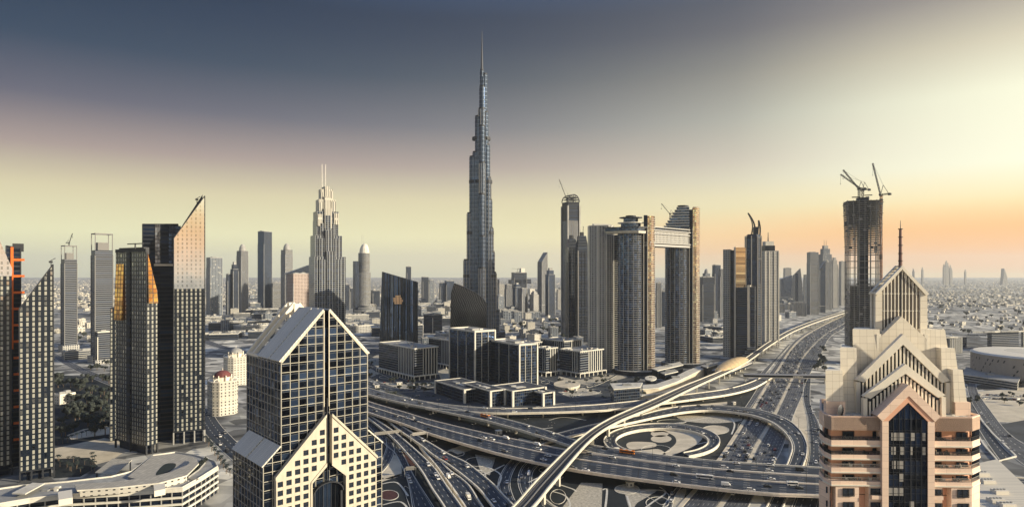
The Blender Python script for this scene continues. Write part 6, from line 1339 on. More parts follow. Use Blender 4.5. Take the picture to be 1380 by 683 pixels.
# unfinished tower with cranes
k = 1.40; Yt = F * k; Xc = X(1162.5, Yt); CT = thing('unfinished_tower', 'unfinished concrete tower of open floor slabs with cranes on its roof', 'tower', (Xc, Yt, 0), facing(Xc, Yt) + R(10)); zq = lambda y: H - (y - HY) * k
w = 44 * k * .86; htop = zq(271)
net = base_mat('safety_netting', (.05, .06, .075), .9); raw = base_mat('raw_concrete', (.25, .245, .235), .9, noise=.3, nscale=.3)
m = MB(); z = 0; fl_i = 0; lv = []
while z < htop:
    f_ = max(0, (z - zq(330)) / (htop - zq(330))); g = 1 + .10 * f_; e = .6 if fl_i % 5 else 1.6
    if not (zq(382) < z < zq(342) and fl_i % 3): m.box(-w / 2 * g - e, w / 2 * g + e, -w * .4 * g - e, w * .4 * g + e, z, z + .8, raw)
    lv.append((z, g)); z += 4.0; fl_i += 1
m.build('floor_slabs', CT)
m = MB(); nx, ny = 7, 5
for i in range(nx):
    for j in range(ny):
        if i not in (0, nx - 1) and j not in (0, ny - 1): continue
        x_, y_ = -.5 + i / (nx - 1), -.4 + .8 * j / (ny - 1)
        if True:
            m.bar((x_ * w, y_ * w, 0), (x_ * w, y_ * w, zq(330)), 1.1, raw); m.bar((x_ * w, y_ * w, zq(330)), (x_ * w * 1.09, y_ * w * 1.09, htop), 1.0, raw)
m.build('columns', CT)
m = MB(); m.box(-w * .15, w * .15, -w * .16, w * .16, 0, htop + 6, f_dark); m.box(-w * .36, -w * .2, -w * .2, w * .2, 0, zq(385), steel); m.box(w * .2, w * .36, -w * .2, w * .2, 0, zq(385), steel); m.build('core', CT)
m = MB(); rg = random.Random(11)
for z, g in lv:
    for sx in range(9):
        if rg.random() < .2 and not (zq(382) < z < zq(342)): x_ = (-.5 + sx / 9) * w * g; m.box(x_ + .6, x_ + w / 9 * g - .6, -w * .4 * g - .15, -w * .4 * g + .1, z + .55, z + rg.choice((1.4, 2.6, 3.9)), rg.choice((net, raw, steel)))
        if rg.random() < .2 and not (zq(382) < z < zq(342)): y_ = (-.4 + .8 * sx / 9) * w * g; m.box(-w * .5 * g - .1, -w * .5 * g + .15, y_ + .4, y_ + .8 * w / 9 * g - .4, z + .55, z + rg.choice((1.4, 2.6, 3.9)), rg.choice((net, raw)))
m.build('safety_netting', CT)
m = MB(); m.box(-w * .57, -w * .5, -w * .1, w * .1, zq(303), zq(299), steel); m.box(w * .5, w * .56, -w * .3, -w * .1, zq(350), zq(343), steel); m.box(-w * .2, -w * .1, -3, 3, htop, htop + 6, raw); m.box(w * .1, w * .2, -3, 3, htop, htop + 8, raw); m.build('formwork', CT); m = MB(); m.box(-w * .34, -w * .08, -2, 2, htop + 7, htop + 8.6, steel); m.build('formwork', CT); m = MB(); m.box(w * .06, w * .3, -2, 2, htop + 10, htop + 11.4, steel); m.build('formwork', CT)
Xr = lambda px: X(px, Yt)
crane('luffing crane on the unfinished tower with its jib raised far left', (Xr(1157), Yt - 2, htop + 6), 15, R(178), 46, 50, 3, r=.28)
crane('second luffing crane on the unfinished tower, jib lowered to the left', (Xr(1165), Yt + 6, htop + 6), 14, R(175), 50, 36, 3, r=.28)
crane('tall climbing crane with rust red mast up the right side of the unfinished tower', (X(1187.5, Yt - 22), Yt - 22, 0), zq(266), R(125), 62, 76, 3.0, r=.32, mast_mat=base_mat('rust_steel', (.30, .13, .06), .7))
# metro station: ribbed golden shell over the tracks
pA, pB = G(967, 500, 15), G(1007, 484, 15); ax = (pB - pA); Lg = ax.length; mid = (pA + pB) / 2
MS = thing('metro_station', 'golden shell-shaped metro station over the viaduct', 'station', (mid.x, mid.y, 0), math.atan2(ax.y, ax.x))
m = MB(); nu, nv = 18, 12
def shell(u, v): 
    x = -Lg / 2 + Lg * u; prof = max(0.0, math.sin(math.pi * (.04 + .93 * u ** .82))) ** .62; a = math.pi * v; return (x, -math.cos(a) * 13.5 * prof, 12.5 + math.sin(a) * 14 * prof * (.7 + .5 * u))
for i in range(nu):
    for j in range(nv): m.face([shell(i / nu, j / nv), shell((i + 1) / nu, j / nv), shell((i + 1) / nu, (j + 1) / nv), shell(i / nu, (j + 1) / nv)][::-1], gold)
m.build('shell_roof', MS); m = MB()
for i in range(0, nu + 1, 2):
    for j in range(nv): p, q_ = shell(i / nu, j / nv), shell(i / nu, (j + 1) / nv); m.bar((p[0], p[1] * 1.012, p[2] + .15), (q_[0], q_[1] * 1.012, q_[2] + .15), .35, cream)
m.build('shell_ribs', MS)
m = MB(); m.box(-Lg * .42, Lg * .40, -14, 14, 9, 13.2, f_navy, roof_grey); m.box(-Lg * .36, Lg * .34, -15.6, 15.6, 12.4, 13.3, pale_concrete); m.build('concourse', MS)
for i in range(5): x_ = -Lg * .36 + Lg * .7 * i / 4; m = MB(); m.box(x_ - 1.2, x_ + 1.2, -4, 4, 0, 9, pale_concrete); m.build('pier', MS)
# footbridge
fA, fB = G(1002, 506, 10), G(1140, 508, 10); ax = fB - fA; FB = thing('footbridge', 'enclosed footbridge crossing the highway from the metro station', 'bridge', (fA.x, fA.y, 0), math.atan2(ax.y, ax.x)); L = ax.length
m = MB(); m.box(0, L, -3.2, 3.2, 7.6, 8.8, alu); m.build('deck', FB); m = MB(); m.box(0, L, -3, 3, 8.8, 12, f_dark); m.build('glazing', FB); m = MB()
n = 8; pr = [(-3.5 * math.cos(math.pi * i / n), 12 + 1.6 * math.sin(math.pi * i / n)) for i in range(n + 1)]
for i in range(n): m.face([(0, pr[i][0], pr[i][1]), (L, pr[i][0], pr[i][1]), (L, pr[i + 1][0], pr[i + 1][1]), (0, pr[i + 1][0], pr[i + 1][1])], alu)
m.face([(0, y, z) for y, z in pr[::-1]], alu); m.face([(L, y, z) for y, z in pr], alu); m.build('roof', FB)
for f_ in (.02, .30, .55, .8, .97): m = MB(); m.box(L * f_ - 1, L * f_ + 1, -1.4, 1.4, 0, 7.6, pale_concrete); m.build('pier', FB)
m = MB(); sx0 = (X(1065, fA.y) - fA.x); m.box(sx0, sx0 + 17, -3.5, -3.25, 8.9, 11.6, roof_dark)
rg = random.Random(5); x_ = sx0 + .8
for wd in (1.6, 1.0, 1.9, .8, 2.6, 1.2, 2.0, 1.4): h_ = rg.uniform(.9, 1.7); m.box(x_, x_ + wd * .72, -3.62, -3.5, 9.4, 9.4 + h_, white); x_ += wd + .25
m.build('sign_panel', FB)
# ---- right-hand side: arena, offices, hall, street
Oa = Vector((X(1400, 1010), 1010, 0)); AR = thing('round_arena', 'round arena with a flat pale roof and dark slot windows at the right edge', 'arena', Oa)
k = 1.2; ra = 74 * k; hw = 40; f_arena = base_mat('arena_cladding', (.34, .30, .26), .7, noise=.1); m = MB(); m.prism(ring(ra, ra, 60), 0, hw, f_arena, roof_pale); m.build('drum_wall', AR); m = MB(); m.loft([ring(ra + 1, ra + 1, 60), ring(ra * .96, ra * .96, 60), ring(ra * .5, ra * .5, 60)], [hw, hw + 2.6, hw + 4], white, roof_pale); m.build('roof', AR)
m = MB(); rg = random.Random(2)
for i in range(64):
    for j in range(5):
        if rg.random() < .5: continue
        a = 2 * math.pi * (i + j * .5) / 64; z = 5 + j * 6.4; c, sn = math.cos(a), math.sin(a); r_ = ra + .1; tx, ty = -sn, c; wv_ = 2.0
        m.face([(c * r_ - tx * wv_, sn * r_ - ty * wv_, z), (c * r_ + tx * wv_ * .2, sn * r_ + ty * wv_ * .2, z + .5), (c * r_ + tx * wv_, sn * r_ + ty * wv_, z + 4.6), (c * r_ - tx * wv_ * .2, sn * r_ - ty * wv_ * .2, z + 4)], steel)
o = m.build('slot_windows', AR); o['kind'] = 'stuff'
low('ring_building', 'low curved annex with a ribbon window in front of the round arena', [(1297, 504), (1318, 507), (1345, 511), (1372, 515), (1376, 507), (1350, 503), (1322, 498), (1302, 494)], 12, f_band, roof_grey)
for lb, pL, pC, pR, Yc, yt, dg in (('dark blue angled office block behind the arena', 1283, 1318, 1320, 1480, 452, 58), ('long dark glazed office block with pale roof behind the arena', 1315, 1321, 1358, 1360, 448, 14), ('pale framed office block running out of the right edge', 1358, 1361, 1400, 1380, 447, 14), ('small banded office block right of the cream gables', 1270, 1274, 1291, 1330, 455, 14)):
    (x, y), a, b, t0 = box3(pL, pC, pR, Yc, dg); a, b = min(a, 120), min(abs(b), 60); t = thing('office_block', lb, 'building', (x, y, 0), t0); h = Z(yt, Yc); m = MB(); m.prism([(0, 0), (a, 0), (a, b), (0, b)], 0, h, f_colb if 'dark' in lb else f_col, roof_pale); m.build('wall', t); m = MB(); parapet(m, [(-.5, -.5), (a + .5, -.5), (a + .5, b + .5), (-.5, b + .5)], h - .7, 2, pale_concrete, 1.2); m.build('parapet', t); roofkit(t, a, b, h, seed=int(pL)); t.children[-1].location = (a / 2, b / 2, 0)
# ribbed hall roof beside the peach tower
zr = 15; pts = [(1312, 625), (1344, 618), (1420, 690), (1420, 760), (1290, 760), (1300, 690)]; O = G(1340, 690, zr); t = thing('ribbed_hall', 'hall with a white ribbed metal roof at the lower right corner', 'building', (O.x, O.y, 0)); q = [(G(x, y, zr).x - O.x, G(x, y, zr).y - O.y) for x, y in pts]
m = MB(); m.prism(q, 0, zr, f_villa, facade('ribbed_white_roof', (.36, .33, .28), (.72, .66, .54), 400, 3.4, 1, .86, metal=0, grough=.55, var=.05, tilt=0)); m.build('wall', t)
for i, (x, y) in enumerate(((1330, 650), (1347, 664), (1322, 640), (1342, 676), (1356, 682))):
    g = G(x, y, zr) - O; m = MB(); m.box(g.x - 4.5, g.x + 4.5, g.y - 3, g.y + 3, zr, zr + 2.6, white); m.build('roof_plant', t); m = MB()
    for j in range(4): m.tube((g.x - 3.3 + j * 2.2, g.y, zr + 2.6), (g.x - 3.3 + j * 2.2, g.y, zr + 3.2), .9, roof_grey, n=10)
    m.build('fan', t)
road('right_street', [(1303, 505, 1313, 505), (1305, 530, 1318, 528), (1318, 556, 1334, 552), (1342, 590, 1358, 582), (1362, 612, 1384, 600), (1400, 640, 1430, 625)], 3, mat=asphalt_pale, name='street', lines=False)
road('right_underpass', [(1316, 572, 1324, 570), (1328, 592, 1340, 586), (1342, 612, 1356, 604), (1350, 622, 1366, 614)], 2, z=.1, mat=asphalt, name='underpass_road', lines=False)
m = MB(); wall_along(m, [G(1317, 560), G(1338, 585), G(1362, 608), G(1369, 615)], 1.6, 0, 1.4, pale_concrete); wall_along(m, [G(1310, 575), G(1326, 600), G(1345, 622), G(1369, 615.5)], 1.6, 0, 1.4, pale_concrete); tag(m.build('retaining_wall'), 'pale retaining wall round the sunken road beside the peach tower', 'wall')
sheet('car_park', [(1312, 528), (1400, 520), (1400, 570), (1340, 568), (1318, 545)], sand, .05); sheet('garden', [(1300, 520), (1372, 514), (1378, 520), (1306, 526)], lawn_m, .06); sheet('garden', [(1346, 572), (1400, 562), (1400, 605), (1372, 592)], paving, .06)
# ------------------------------------------------------------------ low buildings of the city, each its own object
rg = random.Random(21)
def low_mesh(kind, i):
    r = random.Random(i * 13 + len(kind)); m = MB()
    if kind == 'villa':
        a, b, h = r.uniform(11, 18), r.uniform(9, 15), r.uniform(6, 10); m.prism(rect(a, b), 0, h, f_villa, roof_pale); parapet(m, rect(a + .3, b + .3), h - .2, 1.1, cream, .4); m.prism(rect(a * .4, b * .45, a * .15, b * .1), h - .05, h + 3, f_villa, roof_pale); m.prism(rect(a * .35, b * .3, -a * .6, 0), 0, h * .5, f_villa, roof_grey)
    elif kind == 'mall':
        a, b, h = r.uniform(60, 110), r.uniform(40, 70), r.uniform(12, 22); m.prism(rect(a, b), 0, h, r.choice((f_band, f_darkband, f_stone)), roof_pale); parapet(m, rect(a + .6, b + .6), h - .5, 1.8, pale_concrete, 1)
        for _ in range(12): x, y, w = r.uniform(-.42, .42) * a, r.uniform(-.42, .42) * b, r.uniform(3, 12); m.box(x - w / 2, x + w / 2, y - w / 3, y + w / 3, h - .02 * _, h + r.uniform(1, 5), r.choice((roof_grey, roof_pale, alu, roof_dark)))
    else:
        a, b, h = r.uniform(18, 34), r.uniform(16, 26), r.uniform(12, 34); m.prism(rect(a, b), 0, h, r.choice((f_villa, f_resid, f_stone, f_band)), roof_pale); parapet(m, rect(a + .5, b + .5), h - .4, 1.5, concrete, .6); m.prism(rect(a * .3, b * .3, a * .1), h - .05, h + 3.5, concrete, roof_grey)
        for _ in range(4): x, y, w = r.uniform(-.35, .35) * a, r.uniform(-.35, .35) * b, r.uniform(1, 3); m.box(x - w, x + w, y - w, y + w, h - .03 * _, h + 1.6, alu)
    return m
protos = {k: [] for k in ('villa', 'mall', 'block')}
NAMES = {'villa': ('villa', 'villa'), 'mall': ('low_hall', 'building'), 'block': ('city_block', 'building')}
cells = []
def scatter(kind, label, n, box, mind, z_ok=None, group=None, sc=(1, 1)):
    x0, x1, y0, y1 = box; tries = 0; put = 0
    while put < n and tries < n * 40:
        tries += 1; py = HY + 1 / rg.uniform(1 / (y1 - HY), 1 / (y0 - HY)) if rg.random() < .5 else rg.uniform(y0, y1); px = rg.uniform(x0, x1); p = G(px, py)
        if any((p.x - c[0]) ** 2 + (p.y - c[1]) ** 2 < (mind + c[2]) ** 2 / 4 for c in cells): continue
        if z_ok and not z_ok(px, py): continue
        cells.append((p.x, p.y, mind)); put += 1; i = rg.randrange(6); nm, cat = NAMES[kind]
        while len(protos[kind]) <= i: protos[kind].append(low_mesh(kind, len(protos[kind])))
        pr = protos[kind][i]
        if isinstance(pr, MB): o = pr.build(nm); protos[kind][i] = o
        else: o = pr.copy(); COL.objects.link(o)
        o.location = (p.x, p.y, 0); o.rotation_euler.z = rg.choice((.3, .3, .75, 1.87)) + rg.uniform(-.05, .05); s_ = rg.uniform(*sc); o.scale = (s_, s_, s_); tag(o, label, cat, group)
for o in list(COL.objects):          # keep clear of what already stands
    if o.get('category') in ('tower', 'building', 'arena'): cells.append((o.location.x, o.location.y, 70))
scatter('mall', 'broad flat-roofed mall hall among the low roofs behind the gridded tower', 60, (276, 600, 408, 458), 46, lambda x, y: not (278 < x < 302 and y > 440), 'flat-roofed halls behind the gridded tower', (.8, 1.2))
scatter('block', 'mid-rise city block among the low roofs behind the gridded tower', 70, (276, 606, 392, 446), 30, None, 'mid-rise blocks behind the gridded tower')
scatter('mall', 'broad flat roof in the low district between the curved towers and the gold-edged tower', 13, (942, 985, 398, 462), 60, lambda x, y: x < 975, 'flat roofs right of the curved towers', (.7, 1))
scatter('block', 'pale block in the low district right of the curved towers', 34, (942, 1000, 392, 470), 30, None, 'pale blocks right of the curved towers')
scatter('block', 'hazy residential block in the cluster right of the tallest tower', 66, (655, 790, 392, 436), 34, None, 'residential blocks right of the tallest tower', (.9, 2.0))
scatter('block', 'small city block left of the tallest tower on the hazy plain', 34, (566, 660, 392, 432), 34, None, 'blocks left of the tallest tower')
scatter('block', 'hazy block lining the far end of the highway', 40, (1040, 1136, 398, 432), 36, lambda x, y: x < 1100 - (y - 400) * 1.2, 'blocks along the far highway', (.8, 1.4))
scatter('block', 'dark-windowed low block between the office cubes and the tallest tower', 40, (560, 800, 430, 468), 30, None, 'low blocks below the tallest tower', (.6, .9))
scatter('villa', 'pale flat-roofed villa on the sandy plain right of the peach tower', 172, (1246, 1400, 392, 446), 20, None, 'villas on the plain right of the peach tower', (.5, 1.0))
scatter('villa', 'pale low building on the sandy plain between the left-hand towers', 42, (70, 160, 396, 470), 24, lambda x, y: not (80 < x < 152 and y > 464), 'low buildings between the left-hand towers', (1, 1.8))
scatter('villa', 'small pale house in the built-up strip right of the tallest tower', 75, (600, 830, 412, 446), 15, None, 'houses right of the tallest tower', (.9, 1.4))
# the far plain: thousands of houses that read as one texture
def busy(px, py): return 1030 < px < 1245 and py > 392 or py > 402 and not (px > 1246 or px < 330 or 940 < px < 1000)
m = MB()
for _ in range(15000):
    d = 1 / rg.uniform(1 / 9.0, 1 / 34.0) if rg.random() < .35 else rg.uniform(9, 44); py = HY + d; px = rg.uniform(-60, 1440)
    if busy(px, py): continue
    p = G(px, py); a, b, h = rg.uniform(6, 20), rg.uniform(6, 18), rg.uniform(3.5, 8)
    if rg.random() < .06: h *= 2.6
    m.prism(rect(a, b, p.x, p.y), 0, h, rg.choice((f_villa, cream, concrete, f_stone)), roof_pale)
tag(m.build('far_houses'), 'countless far houses fading into the haze on the plain', kind='stuff')
m = MB()
for _ in range(2600):
    p = G(rg.uniform(-60, 1440), HY + rg.uniform(10, 46)); r_ = rg.uniform(3, 9); hh = rg.uniform(4, 8)
    m.loft([ring(r_ * .7, r_ * .7, 6, p.x, p.y), ring(r_, r_ * .9, 6, p.x, p.y, .4), ring(r_ * .4, r_ * .4, 6, p.x, p.y)], [0, hh * .5, hh], rg.choice((foliage, foliage_pale)))
tag(m.build('far_vegetation'), 'dark far scrub and trees dotting the plain', kind='stuff')
for i, (x, yt) in enumerate(((1272, 356), (1277, 353), (1280.5, 351), (1285, 354), (1291, 357), (1255, 360), (1245, 362), (1300, 361), (1322, 363))):
    Yf = 9200; o = None; t = MB(); k = Yf / F; h = H - (yt - HY) * k; w = 2.0 * k; t.prism(rect(w, w), 0, h * .86, f_stone, roof_grey); t.prism(rect(w * .5, w * .5), h * .86, h, concrete); o = t.build('far_tower'); o.location = (X(x, Yf), Yf + i * 40, 0); tag(o, 'faint thin tower on the hazy horizon right of the spire', 'tower', 'faint towers on the right horizon')
k = 9200 / F; pl = [(0, 0), (7 * k, 0), (6.4 * k, 10 * k), (4.6 * k, 17 * k), (2.4 * k, 22 * k), (1.8 * k, 12 * k)]; o = slab_from(pl, 60, f_stone, roof_pale).build('sail_hotel'); o.location = (X(1351, 9200), 9200, 0); tag(o, 'faint sail-shaped hotel on the right horizon', 'tower')

# ------------------------------------------------------------------ trees
def tree_mesh(seed, palm):
    r = random.Random(seed); tr, cr = MB(), MB()
    if palm:
        hh = 7.5; tr.tube((0, 0, 0), (.25, .1, hh), .28, bark, .2, 7)
        for k in range(16):
            a = 2 * math.pi * k / 16 + r.uniform(-.15, .15); up = r.uniform(.15, .8); L = r.uniform(2.4, 3.2); P_ = []
            for i in range(5): f_ = i / 4; P_.append(Vector((.25 + math.cos(a) * L * f_, .1 + math.sin(a) * L * f_, hh + up * L * f_ - 1.5 * L * .55 * f_ * f_)))
            sd = Vector((-math.sin(a), math.cos(a), 0))
            for i in range(4):
                w0, w1_ = .55 * math.sin(math.pi * (.15 + .75 * i / 4)), .55 * math.sin(math.pi * (.15 + .75 * (i + 1) / 4)); dz = Vector((0, 0, -.25))
                cr.face([P_[i], P_[i] + sd * w0 + dz, P_[i + 1] + sd * w1_ + dz, P_[i + 1]], foliage); cr.face([P_[i], P_[i + 1], P_[i + 1] - sd * w1_ + dz, P_[i] - sd * w0 + dz], foliage)
    else:
        hh = r.uniform(2.2, 3.2); tr.tube((0, 0, 0), (0, 0, hh), .3, bark, .2, 7); mt = (foliage, foliage_pale)[seed % 2]
        cl = [Vector((r.gauss(0, 1.5), r.gauss(0, 1.5), hh + 1.2 + r.uniform(-.5, 2.2))) for _ in range(9)]
        for c in cl[:5]: tr.tube((0, 0, hh - .4), c, .14, bark, .05, 5)
        for c in cl:
            R_ = r.uniform(.9, 1.7)
            for _ in range(55):
                d = Vector((r.gauss(0, 1), r.gauss(0, 1), r.gauss(0, .8))).normalized(); p = c + d * R_ * r.uniform(.6, 1.05); x = d.cross(Vector((r.random(), r.random(), 1))).normalized() * r.uniform(.25, .5); y = d.cross(x).normalized() * r.uniform(.25, .5); p += d * .05
                cr.face([p - x - y, p + x - y * .6, p + x * .8 + y, p - x * .7 + y], mt)
    return tr, cr
TP = {}
def plant(kind, p, label, group, sc, r=random.Random(5)):
    key = (kind, r.randrange(3))
    if key not in TP:
        tr, cr = tree_mesh(key[1] * 2 + (kind == 'tree') + r.randrange(2), kind == 'palm'); t = thing('palm_tree' if kind == 'palm' else 'leafy_tree', label, 'tree', p, r.random() * 6, group); tr.build('trunk', t); cr.build('crown', t); t.scale = (sc,) * 3; TP[key] = t
    else: dup(TP[key], p, r.random() * 6.28, label, group, sc)
def clump(kind, label, group, n, box, sc, avoid=None):
    for _ in range(n):
        px, py = rg.uniform(box[0], box[1]), rg.uniform(box[2], box[3])
        if avoid and avoid(px, py): continue
        plant(kind, G(px, py), label, group, rg.uniform(*sc))
clump('tree', 'dark leafy tree in the park seen between the left-hand towers', 'park trees between the left-hand towers', 70, (76, 154, 512, 588), (1.3, 2.4), lambda x, y: 74 < x < 100 and 522 < y < 548)
for i in range(12): plant('palm', G(78 + i * 6.4, 600 - i * 2.2), 'palm in the row along the sandy plaza beside the faceted tower', 'palms along the plaza', .8)
clump('palm', 'small palm in the walled garden beside the plaza at left', 'palms in the plaza garden', 22, (78, 128, 618, 638), (.6, .85))
for i in range(16): plant('palm', G(277 + i * 2.0 + (i % 2) * 3, 596 + i * 3.0), 'palm in the line beside the street left of the gridded tower', 'palms beside the left street', .85)
for i in range(10): plant('tree', G(254 + i * 2.6, 642 - i * 2.2, 20) , 'small planted tree on the podium roof garden', 'roof garden trees', .55)
clump('tree', 'dark tree on the streets round the office cubes', 'street trees round the cubes', 140, (494, 872, 474, 536), (.8, 1.4), lambda x, y: 585 < x < 750 or 508 < x < 592 and y < 514)
clump('tree', 'dark tree in the belt beside the highway near the footbridge', 'trees beside the highway', 24, (1098, 1112, 466, 500), (1.2, 1.9), lambda x, y: x < 1106 + (478 - y) * .5)
clump('tree', 'tree on the sandy plain right of the peach tower', 'trees on the right plain', 38, (1246, 1390, 398, 450), (1.5, 3.0))
clump('tree', 'small tree beside the car park right of the peach tower', 'trees beside the right car park', 20, (1303, 1390, 514, 548), (.8, 1.2), lambda x, y: 522 < y < 534)
clump('tree', 'dark tree among the sandy lots behind the park at left', 'trees on the sandy lots at left', 24, (76, 152, 420, 500), (1.3, 2.4), lambda x, y: 80 < x < 152 and 464 < y < 490)
clump('tree', 'dark tree in the green belt behind the office blocks', 'trees behind the office blocks', 22, (660, 770, 434, 456), (1.6, 2.6))

m = MB()
for _ in range(420):
    px, py = rg.uniform(494, 872), rg.uniform(474, 537)
    if 585 < px < 750 or 508 < px < 592 and py < 512: continue
    p = G(px, py); r_ = rg.uniform(.8, 2.2); hh = rg.uniform(.7, 1.6); m.loft([ring(r_, r_ * .8, 6, p.x, p.y, rg.random()), ring(r_ * .9, r_ * .7, 6, p.x, p.y, rg.random()), ring(r_ * .4, r_ * .4, 6, p.x, p.y)], [0, hh * .6, hh], rg.choice((foliage, foliage_pale)))
tag(m.build('street_shrubbery'), 'low clipped shrubs in the verges round the office cubes', kind='stuff')

# ------------------------------------------------------------------ vehicles
paint = {'white': base_mat('white_car_paint', (.85, .82, .76), .3), 'silver': base_mat('silver_car_paint', (.35, .34, .33), .3, .5), 'dark': base_mat('dark_car_paint', (.02, .022, .028), .3), 'red': base_mat('red_car_paint', (.20, .03, .025), .3)}
def car_mesh(col, typ):
    m = MB(); p = paint[col]; W_ = .92
    if typ == 'sedan': prof, cab = [(-2.3, .35), (2.3, .35), (2.35, .75), (1.2, .95), (-1.6, .98), (-2.3, .9)], [(-1.75, .97), (1.15, .95), (.35, 1.45), (-1.05, 1.45)]
    elif typ == 'wagon': prof, cab = [(-2.4, .4), (2.4, .4), (2.4, .95), (1.4, 1.1), (-2.35, 1.12), (-2.4, .9)], [(-2.3, 1.1), (1.35, 1.1), (.6, 1.78), (-2.1, 1.8)]
    else: prof, cab = [(-2.7, .4), (2.6, .4), (2.6, 1.0), (2.0, 1.3), (-2.7, 1.3), (-2.7, .9)], [(-2.65, 1.3), (2.0, 1.3), (1.4, 2.2), (-2.65, 2.25)]
    def ext(P_, w, mt, w2=None, top=None):
        w2 = w2 or w; n = len(P_); a = [(x, -(w if z < 1.2 else w2), z) for x, z in P_]; b = [(x, (w if z < 1.2 else w2), z) for x, z in P_]
        m.face(a, mt); m.face(b[::-1], mt)
        for i in range(n): j = (i + 1) % n; m.face([a[j], a[i], b[i], b[j]], top if top and i == 2 else mt)
    ext(prof, W_, p); ext(cab, W_ * .93, dark_glass if typ != 'van' else p, W_ * .78, p)
    for x in (-1.45, 1.45):
        for y in (-W_, W_): m.tube((x, y - .1, .33), (x, y + .1, .33), .33, tyre, n=8)
    return m
CARS = {}
NCAR = [0]
def put_car(p, head, label, group, rc=rg, col=None, typ=None):
    col = col or rc.choices(('white', 'silver', 'dark', 'red'), (5, 2, 3, .3))[0]; typ = typ or rc.choices(('sedan', 'wagon', 'van'), (5, 4, 1))[0]; k = (col, typ); NCAR[0] += 1
    if k not in CARS: o = car_mesh(col, typ).build('parked_car' if 'park' in group else 'car'); CARS[k] = o
    else: o = CARS[k].copy(); COL.objects.link(o)
    cw = {'white': 'white', 'silver': 'silver grey', 'dark': 'dark', 'red': 'dark red'}[col] + ' ' + {'sedan': 'saloon car', 'wagon': 'high-roofed car', 'van': 'van'}[typ]
    o.name = 'van' if typ == 'van' else 'car'
    tag(o, label.format(cw), 'van' if typ == 'van' else 'car', group); o.location = p; o.rotation_euler = (0, 0, head); return o
def traffic(key, n, t0, t1, lanes, label, group, rev=False, big=1.3, stuff=None):
    used = []; tries = 0; Lp, Rp = ROADS[key][:2]; tot = len(Lp)
    while n > 0 and tries < 4000:
        tries += 1; t = rg.uniform(t0, t1); ln = rg.randrange(lanes); p, a, d = at_road(key, t, (ln + .5) / lanes)
        if any((p - q).length < 7.5 for q in used): continue
        used.append(p); n -= 1; p = p + Vector((0, 0, .03)); r_ = a + (math.pi if rev else 0)
        if stuff is not None: stuff.append((p, r_)); continue
        o = put_car(p, r_, label, group); o.scale = (big,) * 3
traffic('highway_in', 34, .14, .34, 6, '{} on the near stretch of the left carriageway, before the curving ramp', 'cars on the near left carriageway')
traffic('highway_in', 76, .36, .55, 6, '{} packed in the dense traffic on the left carriageway near the footbridge', 'cars jammed near the footbridge')
traffic('highway_out', 14, .12, .34, 6, '{} on the near stretch of the right carriageway', 'cars on the near right carriageway')
traffic('highway_out', 16, .36, .55, 6, '{} on the right carriageway near the footbridge', 'cars on the right carriageway near the footbridge')
traffic('service_right', 10, .02, .7, 3, '{} on the service road close beside the peach tower', 'cars on the service road')
traffic('loop_flyover', 10, .2, .85, 2, '{} on the curving ramp that bridges the highway', 'cars on the curving ramp')
traffic('loop_ramp', 5, .1, .9, 2, '{} on the oval loop ramp round the sand garden', 'cars on the oval loop')
traffic('north_flyover', 13, .1, .9, 3, '{} on the long flyover in front of the glass cubes', 'cars on the long flyover')
traffic('centre_flyover', 14, .1, .9, 3, '{} on the flyover branch with the orange buses', 'cars on the flyover branch')
traffic('wide_flyover', 34, .12, .88, 8, '{} on the widest flyover', 'cars on the widest flyover')
for kx, n in (('ramp_a', 5), ('ramp_b', 5), ('ramp_c', 2), ('ramp_d', 7), ('curl_a', 2), ('curl_b', 4), ('under_road', 2)): traffic(kx, n, .25, .9, 2, '{} on a curving ramp in the lower left of the interchange', 'cars on the lower left ramps')
traffic('left_street', 8, .15, .8, 3, '{} on the street left of the gridded gable tower', 'cars on the left street'); traffic('right_street', 5, .2, .9, 3, '{} on the street right of the peach tower', 'cars on the right street')
for i in range(30):
    r_, c_ = divmod(i, 15)
    if rg.random() < .8: p = G(1322 + c_ * 4.6, 532 + r_ * 5 + c_ * .2); put_car(p + Vector((0, 0, .06)), .3, '{} standing in the sandy car park right of the peach tower', 'cars parked right of the peach tower')
for i in range(26):
    px, py = rg.choice(((rg.uniform(500, 590), rg.uniform(508, 522)), (rg.uniform(752, 866), rg.uniform(500, 532)))); put_car(G(px, py) + Vector((0, 0, .1)), rg.choice((.3, 1.87)), '{} parked among the trees round the office cubes', 'cars parked round the cubes')
st = []
traffic('highway_in', 330, .56, .96, 7, '', '', stuff=st); traffic('highway_out', 120, .56, .96, 7, '', '', stuff=st)
m = MB()
for p, a in st:
    pr = car_mesh(rg.choices(('white', 'silver', 'dark'), (6, 2, 3))[0], 'wagon'); c, s_ = math.cos(a) * 1.2, math.sin(a) * 1.2
    for f_, mi in zip(pr.f[:16], pr.m[:16]): m.face([(p.x + pr.v[i][0] * c - pr.v[i][1] * s_, p.y + pr.v[i][0] * s_ + pr.v[i][1] * c, p.z + pr.v[i][2] * 1.2) for i in f_], pr.mats[mi])
tag(m.build('far_traffic'), 'dense far traffic on the highway beyond the footbridge', kind='stuff')
